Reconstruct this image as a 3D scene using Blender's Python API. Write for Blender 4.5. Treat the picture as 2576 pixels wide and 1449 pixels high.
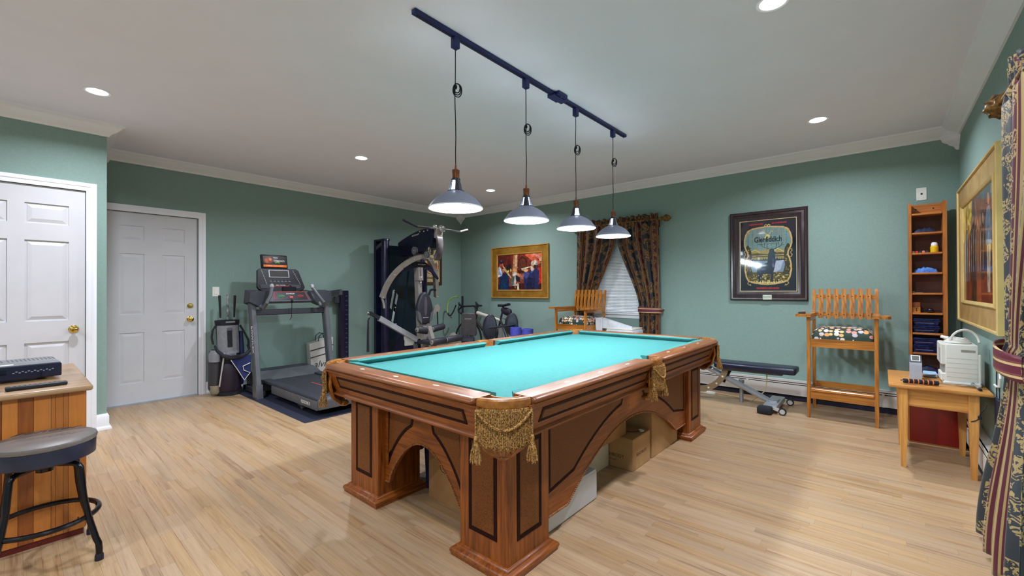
import bpy, bmesh, math, random
import numpy as np
from mathutils import Matrix, Vector, Euler
random.seed(7); rng = np.random.default_rng(7)
for o in list(bpy.data.objects): bpy.data.objects.remove(o, do_unlink=True)
SC = bpy.context.scene; COL = SC.collection
PI = math.pi; R = math.radians
# ---------------------------------------------------------------- camera, world, exposure
F_PX, YAW, PIT, ROL, EYE = 1083.24, .710487, .0051832, -.0037043, 1.245
fw = Vector((-math.sin(YAW)*math.cos(PIT), math.cos(YAW)*math.cos(PIT), math.sin(PIT)))
r0 = Vector((math.cos(YAW), math.sin(YAW), 0)); u0 = r0.cross(fw)
rt = r0*math.cos(ROL) + u0*math.sin(ROL); up = -r0*math.sin(ROL) + u0*math.cos(ROL)
cd = bpy.data.cameras.new('camera'); cam = bpy.data.objects.new('camera', cd); COL.objects.link(cam)
cd.sensor_fit = 'HORIZONTAL'; cd.sensor_width = 36; cd.lens = F_PX/2576*36; cd.clip_start = .02; cd.clip_end = 60
cam.matrix_world = Matrix((( rt.x, up.x, -fw.x, 0), (rt.y, up.y, -fw.y, 0), (rt.z, up.z, -fw.z, EYE), (0, 0, 0, 1)))
SC.camera = cam
w = bpy.data.worlds.new('world'); SC.world = w; w.use_nodes = True
w.node_tree.nodes['Background'].inputs[0].default_value = (.05, .07, .11, 1); w.node_tree.nodes['Background'].inputs[1].default_value = .6
SC.view_settings.view_transform = 'Standard'; SC.view_settings.look = 'None'
SC.view_settings.gamma = 1; SC.view_settings.use_curve_mapping = False
SC.view_settings.exposure = 0.3
# room
XL, XC, XR, YB, YC, YF, H = -6.264, -5.354, .546, 5.745, .565, -2.3, 2.755
REC_W, PEN_W = 24.0, 25.0          # watts of one ceiling downlight / one pendant bulb

# ---------------------------------------------------------------- helpers
def lin(c): return tuple(((x/255)/12.92 if x/255 <= .04045 else ((x/255+.055)/1.055)**2.4) for x in c)
MATS = {}
def nn(nt, t, **k):
    n = nt.nodes.new(t)
    for a, v in k.items(): setattr(n, a, v)
    return n
def mat(name, c, rough=.5, metal=0., c2=None, scale=8., stretch=(1, 1, 1), bump=0., bscale=60., spec=.5, coat=0., emit=None, es=1., detail=4, lo=.35, hi=.65, trans=0., alpha=1., sub=0.):
    if name in MATS: return MATS[name]
    m = bpy.data.materials.new(name); m.use_nodes = True; nt = m.node_tree; b = nt.nodes['Principled BSDF']; L = nt.links
    b.inputs['Base Color'].default_value = (*lin(c), 1); b.inputs['Roughness'].default_value = rough; b.inputs['Metallic'].default_value = metal
    b.inputs['Specular IOR Level'].default_value = spec; b.inputs['Coat Weight'].default_value = coat; b.inputs['Coat Roughness'].default_value = .12
    if trans: b.inputs['Transmission Weight'].default_value = trans
    if alpha < 1: b.inputs['Alpha'].default_value = alpha
    if emit: b.inputs['Emission Color'].default_value = (*lin(emit), 1); b.inputs['Emission Strength'].default_value = es
    tc = nn(nt, 'ShaderNodeTexCoord'); mp = nn(nt, 'ShaderNodeMapping'); L.new(tc.outputs['Object'], mp.inputs[0]); mp.inputs['Scale'].default_value = stretch
    if c2 is None: c2 = tuple(min(255, x*1.06+2) for x in c)
    nz = nn(nt, 'ShaderNodeTexNoise'); nz.inputs['Scale'].default_value = scale; nz.inputs['Detail'].default_value = detail; L.new(mp.outputs[0], nz.inputs['Vector'])
    cr = nn(nt, 'ShaderNodeValToRGB'); cr.color_ramp.elements[0].position = lo; cr.color_ramp.elements[1].position = hi
    cr.color_ramp.elements[0].color = (*lin(c), 1); cr.color_ramp.elements[1].color = (*lin(c2), 1)
    L.new(nz.outputs['Fac'], cr.inputs[0]); L.new(cr.outputs[0], b.inputs['Base Color'])
    if bump:
        n2 = nn(nt, 'ShaderNodeTexNoise'); n2.inputs['Scale'].default_value = bscale; n2.inputs['Detail'].default_value = 3; L.new(tc.outputs['Object'], n2.inputs['Vector'])
        bp = nn(nt, 'ShaderNodeBump'); bp.inputs['Strength'].default_value = bump; bp.inputs['Distance'].default_value = .004
        L.new(n2.outputs['Fac'], bp.inputs['Height']); L.new(bp.outputs[0], b.inputs['Normal'])
    MATS[name] = m; return m
def wood(name, c, c2, axis='x', rough=.35, coat=.15, fine=40., ring=2.5, c3=None):
    """streaky grain running along one axis"""
    if name in MATS: return MATS[name]
    m = bpy.data.materials.new(name); m.use_nodes = True; nt = m.node_tree; b = nt.nodes['Principled BSDF']; L = nt.links
    b.inputs['Roughness'].default_value = rough; b.inputs['Coat Weight'].default_value = coat; b.inputs['Coat Roughness'].default_value = .15
    tc = nn(nt, 'ShaderNodeTexCoord'); s = {'x': (.06, 1, 1), 'y': (1, .06, 1), 'z': (1, 1, .06)}[axis]
    mp = nn(nt, 'ShaderNodeMapping'); mp.inputs['Scale'].default_value = s; L.new(tc.outputs['Object'], mp.inputs[0])
    n1 = nn(nt, 'ShaderNodeTexNoise'); n1.inputs['Scale'].default_value = fine; n1.inputs['Detail'].default_value = 6; n1.inputs['Distortion'].default_value = .6; L.new(mp.outputs[0], n1.inputs['Vector'])
    n2 = nn(nt, 'ShaderNodeTexNoise'); n2.inputs['Scale'].default_value = fine/6; n2.inputs['Detail'].default_value = 2; n2.inputs['Distortion'].default_value = ring; L.new(mp.outputs[0], n2.inputs['Vector'])
    ad = nn(nt, 'ShaderNodeMath', operation='ADD'); L.new(n1.outputs['Fac'], ad.inputs[0]); L.new(n2.outputs['Fac'], ad.inputs[1])
    ml = nn(nt, 'ShaderNodeMath', operation='MULTIPLY'); ml.inputs[1].default_value = .5; L.new(ad.outputs[0], ml.inputs[0])
    cr = nn(nt, 'ShaderNodeValToRGB'); e = cr.color_ramp.elements; e[0].position = .36; e[1].position = .62
    e[0].color = (*lin(c), 1); e[1].color = (*lin(c2), 1)
    if c3: q = cr.color_ramp.elements.new(.47); q.color = (*lin(c3), 1)
    L.new(ml.outputs[0], cr.inputs[0]); L.new(cr.outputs[0], b.inputs['Base Color'])
    bp = nn(nt, 'ShaderNodeBump'); bp.inputs['Strength'].default_value = .08; bp.inputs['Distance'].default_value = .002; L.new(n1.outputs['Fac'], bp.inputs['Height']); L.new(bp.outputs[0], b.inputs['Normal'])
    MATS[name] = m; return m
def emis(name, c, s):
    if name in MATS: return MATS[name]
    m = bpy.data.materials.new(name); m.use_nodes = True; nt = m.node_tree; nt.nodes.clear()
    e = nn(nt, 'ShaderNodeEmission'); e.inputs[0].default_value = (*lin(c), 1); e.inputs[1].default_value = s
    o = nn(nt, 'ShaderNodeOutputMaterial'); nt.links.new(e.outputs[0], o.inputs[0]); MATS[name] = m; return m
def vcol(name, rough=.6, coat=0., spec=.5):
    """flat print: colour comes from the mesh's own paint layer"""
    if name in MATS: return MATS[name]
    m = bpy.data.materials.new(name); m.use_nodes = True; nt = m.node_tree; b = nt.nodes['Principled BSDF']
    a = nn(nt, 'ShaderNodeAttribute', attribute_name='paint'); nt.links.new(a.outputs['Color'], b.inputs['Base Color'])
    b.inputs['Roughness'].default_value = rough; b.inputs['Coat Weight'].default_value = coat; b.inputs['Coat Roughness'].default_value = .03; b.inputs['Specular IOR Level'].default_value = spec
    MATS[name] = m; return m

class MB:
    """collects shapes of ONE part"""
    def __init__(s): s.v = []; s.f = []; s.M = None
    def at(s, M): s.M = M; return s
    def add(s, vs, fs):
        n = len(s.v)
        s.v += [tuple(s.M @ Vector(p)) if s.M is not None else tuple(p) for p in vs]
        s.f += [tuple(i+n for i in f) for f in fs]; return s
    def bx(s, x0, x1, y0, y1, z0, z1):
        return s.add([(x0,y0,z0),(x1,y0,z0),(x1,y1,z0),(x0,y1,z0),(x0,y0,z1),(x1,y0,z1),(x1,y1,z1),(x0,y1,z1)],
                     [(3,2,1,0),(4,5,6,7),(0,1,5,4),(1,2,6,5),(2,3,7,6),(3,0,4,7)])
    def rb(s, x0, x1, y0, y1, z0, z1, r=.01, seg=2):
        bm = bmesh.new(); bmesh.ops.create_cube(bm, size=1)
        for v in bm.verts: v.co = ((x0+x1)/2+v.co.x*(x1-x0), (y0+y1)/2+v.co.y*(y1-y0), (z0+z1)/2+v.co.z*(z1-z0))
        r = min(r, abs(x1-x0)*.49, abs(y1-y0)*.49, abs(z1-z0)*.49)
        bmesh.ops.bevel(bm, geom=bm.edges[:], offset=r, segments=seg, profile=.5, affect='EDGES')
        bm.verts.index_update(); s.add([v.co[:] for v in bm.verts], [[v.index for v in f.verts] for f in bm.faces]); bm.free(); return s
    def obox(s, c, ax, ay, az, hx, hy, hz):
        c = Vector(c); ax = Vector(ax).normalized(); ay = Vector(ay).normalized(); az = Vector(az).normalized()
        vs = [c+ax*hx*i+ay*hy*j+az*hz*k for k in (-1,1) for i,j in ((-1,-1),(1,-1),(1,1),(-1,1))]
        return s.add(vs, [(3,2,1,0),(4,5,6,7),(0,1,5,4),(1,2,6,5),(2,3,7,6),(3,0,4,7)])
    def bar(s, p0, p1, w, t, upv=(0,0,1)):
        """rectangular bar between two points, w across, t along upv"""
        p0 = Vector(p0); p1 = Vector(p1); d = (p1-p0).normalized(); u = Vector(upv); a = d.cross(u)
        if a.length < 1e-4: a = d.cross(Vector((1,0,0)))
        a.normalize(); b = a.cross(d).normalized()
        return s.obox((p0+p1)/2, d, a, b, (p1-p0).length/2, w/2, t/2)
    def ring(s, pts): n = len(s.v); s.v += [tuple(s.M @ Vector(p)) if s.M is not None else tuple(p) for p in pts]; return list(range(n, n+len(pts)))
    def loft(s, rings, closed=True, cap=True, loop=False):
        ids = [s.ring(r) for r in rings]; m = len(ids[0]); k = len(ids)
        for i in range(k if loop else k-1):
            a, b = ids[i], ids[(i+1) % k]
            for j in range(m if closed else m-1):
                j2 = (j+1) % m; s.f.append((a[j], a[j2], b[j2], b[j]))
        if cap and not loop and closed: s.f.append(tuple(reversed(ids[0]))); s.f.append(tuple(ids[-1]))
        return s
    def tube(s, pts, r, n=8, loop=False, cap=True):
        pts = [Vector(p) for p in pts]; k = len(pts); rs = r if isinstance(r, (list, tuple)) else [r]*k
        tang = []
        for i in range(k):
            a = pts[(i-1) % k] if (i or loop) else pts[0]; b = pts[(i+1) % k] if (i < k-1 or loop) else pts[-1]
            tang.append((b-a).normalized())
        nrm = tang[0].orthogonal().normalized(); rings = []
        for i in range(k):
            t = tang[i]; nrm = (nrm - t*nrm.dot(t))
            if nrm.length < 1e-6: nrm = t.orthogonal()
            nrm.normalize(); bn = t.cross(nrm)
            rings.append([pts[i]+(nrm*math.cos(2*PI*j/n)+bn*math.sin(2*PI*j/n))*rs[i] for j in range(n)])
        return s.loft(rings, True, cap, loop)
    def cyl(s, p0, p1, r, r2=None, n=16): return s.tube([p0, p1], [r, r if r2 is None else r2], n)
    def lathe(s, prof, n=24, c=(0,0,0), axis='z', cap=True):
        c = Vector(c); rings = []
        for r, h in prof:
            ring = []
            for j in range(n):
                a = 2*PI*j/n; x, y = r*math.cos(a), r*math.sin(a)
                ring.append(c+Vector({'z': (x,y,h), 'y': (y,h,x), 'x': (h,x,y)}[axis]))
            rings.append(ring)
        return s.loft(rings, True, cap)
    def prism(s, poly, a0, a1, plane='xz'):
        """extrude polygon; plane names the axes of poly, extrusion along the third"""
        def q(p, a): return {'xz': (p[0], a, p[1]), 'yz': (a, p[0], p[1]), 'xy': (p[0], p[1], a)}[plane]
        return s.loft([[q(p, a0) for p in poly], [q(p, a1) for p in poly]])
    def ball(s, c, rx, ry=None, rz=None, n=14, m=8):
        ry = ry or rx; rz = rz or rx
        rings = []
        for i in range(m+1):
            t = -PI/2+PI*i/m; cr = max(math.cos(t), .001)
            rings.append([(c[0]+rx*cr*math.cos(2*PI*j/n), c[1]+ry*cr*math.sin(2*PI*j/n), c[2]+rz*math.sin(t)) for j in range(n)])
        return s.loft(rings)
def world_of(o): return o.get('_w')
WM = {}
def setm(o, parent, local=False):
    """meshes are written in world coordinates unless local=True"""
    if parent is None: WM[o.name] = Matrix.Identity(4); return
    o.parent = parent
    pw = WM[parent.name]
    if local: WM[o.name] = pw
    else: o.matrix_parent_inverse = pw.inverted(); WM[o.name] = Matrix.Identity(4)
def link(name, me, m, parent=None, local=False, smooth=35):
    if m is not None: me.materials.append(m)
    if smooth:
        me.polygons.foreach_set('use_smooth', [True]*len(me.polygons))
        try: me.set_sharp_from_angle(angle=R(smooth))
        except Exception: pass
    o = bpy.data.objects.new(name, me); COL.objects.link(o); setm(o, parent, local); return o
def obj(name, mb, m, parent=None, local=False, smooth=35, fix=True):
    me = bpy.data.meshes.new(name); me.from_pydata(mb.v, [], mb.f); me.validate()
    if fix:
        bm = bmesh.new(); bm.from_mesh(me); bmesh.ops.recalc_face_normals(bm, faces=bm.faces[:]); bm.to_mesh(me); bm.free()
    return link(name, me, m, parent, local, smooth)
def thing(name, label, cat, loc=(0,0,0), rz=0, group=None):
    o = bpy.data.objects.new(name, None); COL.objects.link(o); o.empty_display_size = .1
    o.location = loc; o.rotation_euler = (0, 0, rz); WM[o.name] = Matrix.Translation(loc) @ Matrix.Rotation(rz, 4, 'Z')
    return tag(o, label, cat, group)
def tag(o, label, cat, group=None):
    o['label'] = label; o['category'] = cat
    if group: o['group'] = group
    return o
def struct(name, mb, m, parent=None, smooth=35):
    o = obj(name, mb, m, parent, smooth=smooth)
    if parent is None: o['kind'] = 'structure'
    return o
def dup(root, loc, rz=0, label=None, group=None, scale=None):
    r = root.copy(); COL.objects.link(r); r.location = loc; r.rotation_euler = (0, 0, rz); WM[r.name] = Matrix.Translation(loc) @ Matrix.Rotation(rz, 4, 'Z')
    if scale: r.scale = scale
    if label: r['label'] = label
    if group: r['group'] = group
    for ch in list(root.children):
        c = ch.copy(); COL.objects.link(c); c.parent = r
        for g in ch.children:
            d = g.copy(); COL.objects.link(d); d.parent = c
    return r
def text(name, s, size, M, m, parent=None, sx=1., ext=.0004, bold=0., align='CENTER', shear=0.):
    c = bpy.data.curves.new('tmp', 'FONT'); c.body = s; c.size = size; c.extrude = ext; c.offset = bold; c.align_x = align; c.align_y = 'CENTER'; c.shear = shear; c.resolution_u = 3
    o = bpy.data.objects.new('tmp', c); COL.objects.link(o); bpy.context.view_layer.update()
    me = bpy.data.meshes.new_from_object(o.evaluated_get(bpy.context.evaluated_depsgraph_get())); bpy.data.objects.remove(o); bpy.data.curves.remove(c)
    me.name = name; me.transform(M @ Matrix.Diagonal((sx, 1, 1, 1))); me.materials.clear()
    return link(name, me, m, parent, False, 0)
def frame_M(o, ex, ey):
    """matrix placing the x/y plane with origin o, axes ex, ey"""
    o = Vector(o); ex = Vector(ex).normalized(); ey = Vector(ey).normalized(); ez = ex.cross(ey)
    return Matrix(((ex.x, ey.x, ez.x, o.x), (ex.y, ey.y, ez.y, o.y), (ex.z, ey.z, ez.z, o.z), (0,0,0,1)))
class Canvas:
    """flat print painted on a fine mesh; u right 0..1, v up 0..1"""
    def __init__(s, w, h, n, base):
        s.nx = n; s.ny = max(2, int(n*h/w)); s.w = w; s.h = h
        u, v = np.meshgrid((np.arange(s.nx)+.5)/s.nx, (np.arange(s.ny)+.5)/s.ny); s.u = u; s.v = v
        s.c = np.zeros((s.ny, s.nx, 3)); s.c[:] = base
    def put(s, m, col, a=1.): s.c[m] = s.c[m]*(1-a)+np.array(col)*a
    def ell(s, x, y, rx, ry, col, ang=0., a=1.):
        dx = s.u-x; dy = s.v-y; ca, sa = math.cos(ang), math.sin(ang)
        s.put(((dx*ca+dy*sa)/rx)**2+((-dx*sa+dy*ca)/ry)**2 < 1, col, a)
    def poly(s, pts, col, a=1.):
        m = np.zeros(s.u.shape, bool); n = len(pts)
        for i in range(n):
            x0, y0 = pts[i]; x1, y1 = pts[(i+1) % n]
            if y0 == y1: continue
            m ^= ((s.v < y0) != (s.v < y1)) & (s.u < (x1-x0)*(s.v-y0)/(y1-y0)+x0)
        s.put(m, col, a)
    def line(s, pts, w, col, a=1., closed=False):
        m = np.zeros(s.u.shape, bool); asp = s.h/s.w
        q = list(pts)+([pts[0]] if closed else [])
        for (x0, y0), (x1, y1) in zip(q[:-1], q[1:]):
            dx, dy = x1-x0, (y1-y0)*asp; l2 = dx*dx+dy*dy+1e-12
            t = np.clip(((s.u-x0)*dx+(s.v-y0)*asp*dy)/l2, 0, 1)
            m |= (s.u-x0-t*dx)**2+((s.v-y0)*asp-t*dy)**2 < (w/2)**2
        s.put(m, col, a)
    def grain(s, amp, cell=3):
        k = cell*2; g = rng.normal(0, 1, (s.ny//k+3, s.nx//k+3)); yy = np.arange(s.ny)/k; xx = np.arange(s.nx)/k
        iy, ix = yy.astype(int), xx.astype(int); fy, fx = (yy-iy)[:, None], (xx-ix)[None]
        n = (g[iy][:, ix]*(1-fy)*(1-fx)+g[iy+1][:, ix]*fy*(1-fx)+g[iy][:, ix+1]*(1-fy)*fx+g[iy+1][:, ix+1]*fy*fx)[..., None]*1.4
        s.c = np.clip(s.c*(1+amp*n)+rng.normal(0, amp*9, s.c.shape), 0, 255)
    def build(s, name, M, m, parent=None):
        nx, ny = s.nx, s.ny
        X, Y = np.meshgrid(np.linspace(-s.w/2, s.w/2, nx+1), np.linspace(-s.h/2, s.h/2, ny+1))
        co = np.stack([X.ravel(), Y.ravel(), np.zeros(X.size), np.ones(X.size)], 1) @ np.array(M).T
        i = np.arange(nx*ny); r = i//nx; c = i % nx; a = r*(nx+1)+c
        fs = np.stack([a, a+1, a+nx+2, a+nx+1], 1)
        me = bpy.data.meshes.new(name); me.vertices.add(len(co)); me.vertices.foreach_set('co', co[:, :3].ravel())
        me.loops.add(fs.size); me.loops.foreach_set('vertex_index', fs.ravel()); me.polygons.add(len(fs)); me.polygons.foreach_set('loop_start', np.arange(len(fs))*4)
        me.update(calc_edges=True); me.validate()
        x = np.clip(s.c.reshape(-1, 3)/255, 0, 1); x = np.where(x <= .04045, x/12.92, ((x+.055)/1.055)**2.4)
        at = me.attributes.new('paint', 'FLOAT_COLOR', 'CORNER'); at.data.foreach_set('color', np.repeat(np.concatenate([x, np.ones((len(x), 1))], 1), 4, 0).ravel())
        return link(name, me, m, parent, False, 0)
def cat(pts, k=4):
    P = [Vector(p) for p in pts]; out = []
    for i in range(len(P)-1):
        a, b, c, d = P[max(i-1, 0)], P[i], P[i+1], P[min(i+2, len(P)-1)]
        for j in range(k):
            t = j/k; out.append(.5*((2*b)+(c-a)*t+(2*a-5*b+4*c-d)*t*t+(3*b-a-3*c+d)*t**3))
    return out+[P[-1]]
def arc(c, r, a0, a1, n, f): return [f(c, r, R(a0+(a1-a0)*i/n)) for i in range(n+1)]
# ================================================================ THE ROOM
M_wall = mat('wall_green_paint', (135,160,152), .75, c2=(139,164,156), scale=60, bump=.05, bscale=500, spec=.25)
M_ceil = mat('ceiling_paint', (238,238,250), .85, c2=(240,240,252), scale=4, spec=.2)
M_trim = mat('white_trim_paint', (238,240,246), .4, c2=(240,242,248), scale=5)
M_door = mat('white_door_paint', (208,208,212), .42, c2=(212,212,216), scale=5)
M_brass = mat('polished_brass', (205,170,80), .18, 1., c2=(225,195,110))
M_black = mat('black_slot', (14,14,22), .6)
def plank_mat():
    m = bpy.data.materials.new('pale_oak_planks'); m.use_nodes = True; nt = m.node_tree; b = nt.nodes['Principled BSDF']; L = nt.links
    at = nn(nt, 'ShaderNodeAttribute', attribute_name='rnd'); geo = nn(nt, 'ShaderNodeNewGeometry')
    of = nn(nt, 'ShaderNodeVectorMath', operation='MULTIPLY'); L.new(at.outputs['Vector'], of.inputs[0]); of.inputs[1].default_value = (61, 37, 23)
    ad = nn(nt, 'ShaderNodeVectorMath', operation='ADD'); L.new(geo.outputs['Position'], ad.inputs[0]); L.new(of.outputs[0], ad.inputs[1])
    mp = nn(nt, 'ShaderNodeMapping'); mp.inputs['Scale'].default_value = (.03, 1, 1); L.new(ad.outputs[0], mp.inputs[0])
    n1 = nn(nt, 'ShaderNodeTexNoise'); n1.inputs['Scale'].default_value = 110; n1.inputs['Detail'].default_value = 6; n1.inputs['Distortion'].default_value = 1.2; L.new(mp.outputs[0], n1.inputs['Vector'])
    n2 = nn(nt, 'ShaderNodeTexNoise'); n2.inputs['Scale'].default_value = 14; n2.inputs['Detail'].default_value = 2; n2.inputs['Distortion'].default_value = 2.; L.new(mp.outputs[0], n2.inputs['Vector'])
    cr = nn(nt, 'ShaderNodeValToRGB'); e = cr.color_ramp.elements; e[0].position = .34; e[0].color = (*lin((151,116,84)), 1); e[1].position = .6; e[1].color = (*lin((190,159,123)), 1)
    q = e.new(.45); q.color = (*lin((178,146,110)), 1)
    s = nn(nt, 'ShaderNodeMath', operation='ADD'); L.new(n1.outputs['Fac'], s.inputs[0]); L.new(n2.outputs['Fac'], s.inputs[1])
    h = nn(nt, 'ShaderNodeMath', operation='MULTIPLY'); h.inputs[1].default_value = .5; L.new(s.outputs[0], h.inputs[0]); L.new(h.outputs[0], cr.inputs[0])
    hs = nn(nt, 'ShaderNodeHueSaturation'); sp = nn(nt, 'ShaderNodeSeparateXYZ'); L.new(at.outputs['Vector'], sp.inputs[0])
    mr = nn(nt, 'ShaderNodeMapRange'); mr.inputs[3].default_value = .92; mr.inputs[4].default_value = 1.05; L.new(sp.outputs[0], mr.inputs[0]); L.new(mr.outputs[0], hs.inputs['Value'])
    mr2 = nn(nt, 'ShaderNodeMapRange'); mr2.inputs[3].default_value = .9; mr2.inputs[4].default_value = 1.06; L.new(sp.outputs[1], mr2.inputs[0]); L.new(mr2.outputs[0], hs.inputs['Saturation'])
    L.new(cr.outputs[0], hs.inputs['Color']); L.new(hs.outputs[0], b.inputs['Base Color'])
    b.inputs['Roughness'].default_value = .36; b.inputs['Specular IOR Level'].default_value = .45
    bp = nn(nt, 'ShaderNodeBump'); bp.inputs['Strength'].default_value = .05; bp.inputs['Distance'].default_value = .001; L.new(n1.outputs['Fac'], bp.inputs['Height']); L.new(bp.outputs[0], b.inputs['Normal'])
    return m
M_plank = plank_mat()
floor = struct('floor', MB().bx(XL-.1, XR+.1, YF-.1, YB+.1, -.12, -.004), mat('subfloor_joint', (140,112,78), .8), smooth=0)
PW = .057; planks = []
camp = Vector((0, 0, EYE))
def topx(p):
    d = Vector(p)-camp; D = d.dot(fw)
    return None if D < .15 else (1288+F_PX*d.dot(rt)/D, 724.5-F_PX*d.dot(up)/D)
row = 0; y = YF
while y < YB:
    x = XL - random.random()*.9
    while x < XR:
        l = random.choice((.35, .45, .55, .65, .8, .95, 1.15)); x1 = min(x+l, XR); x0 = max(x, XL)
        if x1-x0 > .03 and not (x1 < XC and y < YC-.06): planks.append((x0, x1, y, min(y+PW, YB)))
        x += l
    y += PW
def score(p):
    x0, x1, y0, y1 = p; q = [topx(c) for c in ((x0,y0,0),(x1,y0,0),(x1,y1,0),(x0,y1,0))]
    if any(a is None for a in q): return 0
    cx = sum(a[0] for a in q)/4; cy = sum(a[1] for a in q)/4
    if not (-60 < cx < 2640 and 700 < cy < 1490): return 0
    xm, ym = (x0+x1)/2, (y0+y1)/2
    if -2.5 < xm < -1.25 and 1.8 < ym < 3.7: return 0
    return abs(sum(q[i][0]*q[(i+1) % 4][1]-q[(i+1) % 4][0]*q[i][1] for i in range(4)))/2
planks.sort(key=score, reverse=True)
def plank_mesh(mb, p): g = .00022; mb.bx(p[0]+g, p[1]-g, p[2]+g, p[3]-g, -.012, 0)
def add_rnd(me, vals):
    a = me.attributes.new('rnd', 'FLOAT_VECTOR', 'POINT'); a.data.foreach_set('vector', np.repeat(np.array(vals), 8, 0).ravel())
for p in planks[:300]:
    mb = MB(); plank_mesh(mb, p); o = obj('plank', mb, M_plank, floor, smooth=0, fix=False); add_rnd(o.data, [[random.random() for _ in range(3)]])
mb = MB()
for p in planks[300:]: plank_mesh(mb, p)
o = obj('plank_field', mb, M_plank, floor, smooth=0, fix=False); o['kind'] = 'stuff'; add_rnd(o.data, [[random.random() for _ in range(3)] for _ in planks[300:]])
struct('ceiling', MB().bx(XL-.1, XR+.1, YF-.1, YB+.1, H, H+.1), M_ceil, smooth=0)
# walls with their openings
DW = (.632, 1.472, 2.125)     # entry door opening y0 y1 z1
DC = (-.385, .43, 2.14)       # closet door opening
WB = (-3.40, -2.46, .90, 2.12) # back window x0 x1 z0 z1
WR = (1.30, 2.62, .90, 2.10)  # right window y0 y1 z0 z1
struct('wall_left', MB().bx(XL-.1, XL, YC, DW[0], 0, H).bx(XL-.1, XL, DW[0], DW[1], DW[2], H).bx(XL-.1, XL, DW[1], YB, 0, H), M_wall, smooth=0)
struct('wall_back', MB().bx(XL-.1, WB[0], YB, YB+.1, 0, H).bx(WB[1], XR+.1, YB, YB+.1, 0, H).bx(WB[0], WB[1], YB, YB+.1, 0, WB[2]).bx(WB[0], WB[1], YB, YB+.1, WB[3], H), M_wall, smooth=0)
struct('wall_right', MB().bx(XR, XR+.1, YF, WR[0], 0, H).bx(XR, XR+.1, WR[1], YB, 0, H).bx(XR, XR+.1, WR[0], WR[1], 0, WR[2]).bx(XR, XR+.1, WR[0], WR[1], WR[3], H), M_wall, smooth=0)
struct('wall_front', MB().bx(XC, XR+.1, YF-.1, YF, 0, H), M_wall, smooth=0)
struct('wall_closet', MB().bx(XC-.1, XC, YF, DC[0], 0, H).bx(XC-.1, XC, DC[1], YC, 0, H).bx(XC-.1, XC, DC[0], DC[1], DC[2], H).bx(XL-.1, XC-.1, YC-.1, YC, 0, H), M_wall, smooth=0)
# crown moulding mitred round the room
prof = [(0, .100), (.014, .100), (.02, .086), (.03, .078), (.062, .058), (.088, .034), (.098, .022), (.112, .018), (.118, 0), (0, 0)]
loop = [(XR, YF), (XR, YB), (XL, YB), (XL, YC), (XC, YC), (XC, YF)]
def mitred(prof, i, zt, sign=-1):
    n = len(loop); a = Vector(loop[i-1]); b = Vector(loop[i]); c = Vector(loop[(i+1) % n]); d = Vector(loop[(i+2) % n])
    def nrm(p, q): t = (q-p).normalized(); return Vector((-t.y, t.x))
    n0, n1, n2 = nrm(a, b), nrm(b, c), nrm(c, d)
    m0 = (n0+n1)/(1+n0.dot(n1)); m1 = (n1+n2)/(1+n1.dot(n2))
    r1 = [(b.x+m0.x*o, b.y+m0.y*o, zt+sign*h) for o, h in prof]; r2 = [(c.x+m1.x*o, c.y+m1.y*o, zt+sign*h) for o, h in prof]
    return MB().loft([r1, r2])
for k in range(6): struct('trim_%d' % (k+1), mitred(prof, k, H), M_trim)
# carved corner drops under the crown
def drop(name, cx, cy, sx, sy):
    mb = MB(); pr = [(.135, 2.755), (.135, 2.668), (.128, 2.66), (.118, 2.652), (.112, 2.632), (.1, 2.618), (.078, 2.608), (.07, 2.598), (.062, 2.588), (.045, 2.578), (.03, 2.568), (.024, 2.55), (.012, 2.538)]
    mb.loft([[(cx, cy, z), (cx+sx*r, cy, z), (cx+sx*r*.62, cy+sy*r*.62, z), (cx, cy+sy*r, z)] for r, z in pr]); struct(name, mb, M_trim)
drop('trim_7', XL, YB, 1, -1); drop('trim_8', XR, YB, -1, -1); drop('trim_9', XL, YC, 1, 1)
# baseboards
bprof = [(0, .14), (.008, .14), (.012, .128), (.016, .122), (.016, .03), (.03, .022), (.034, .012), (.034, 0), (0, 0)]
def base_run(name, pts):
    mb = MB(); n = len(pts); rings = []
    for i, p in enumerate(pts):
        p = Vector(p); ns = []
        if i: t = (p-Vector(pts[i-1])).normalized(); ns.append(Vector((-t.y, t.x)))
        if i < n-1: t = (Vector(pts[i+1])-p).normalized(); ns.append(Vector((-t.y, t.x)))
        m = ns[0] if len(ns) == 1 else (ns[0]+ns[1])/(1+ns[0].dot(ns[1]))
        rings.append([(p.x+m.x*o, p.y+m.y*o, h) for o, h in bprof])
    struct(name, mb.loft(rings), M_trim)
base_run('baseboard_closet', [(XL+.02, YC), (XC, YC), (XC, DC[1]+.068)])
base_run('baseboard_left', [(XL, YB), (XL, DW[1]+.075)])
base_run('baseboard_closet_far', [(XC, DC[0]-.068), (XC, YF)])
base_run('baseboard_front', [(XC, YF), (XR, YF)])
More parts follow.
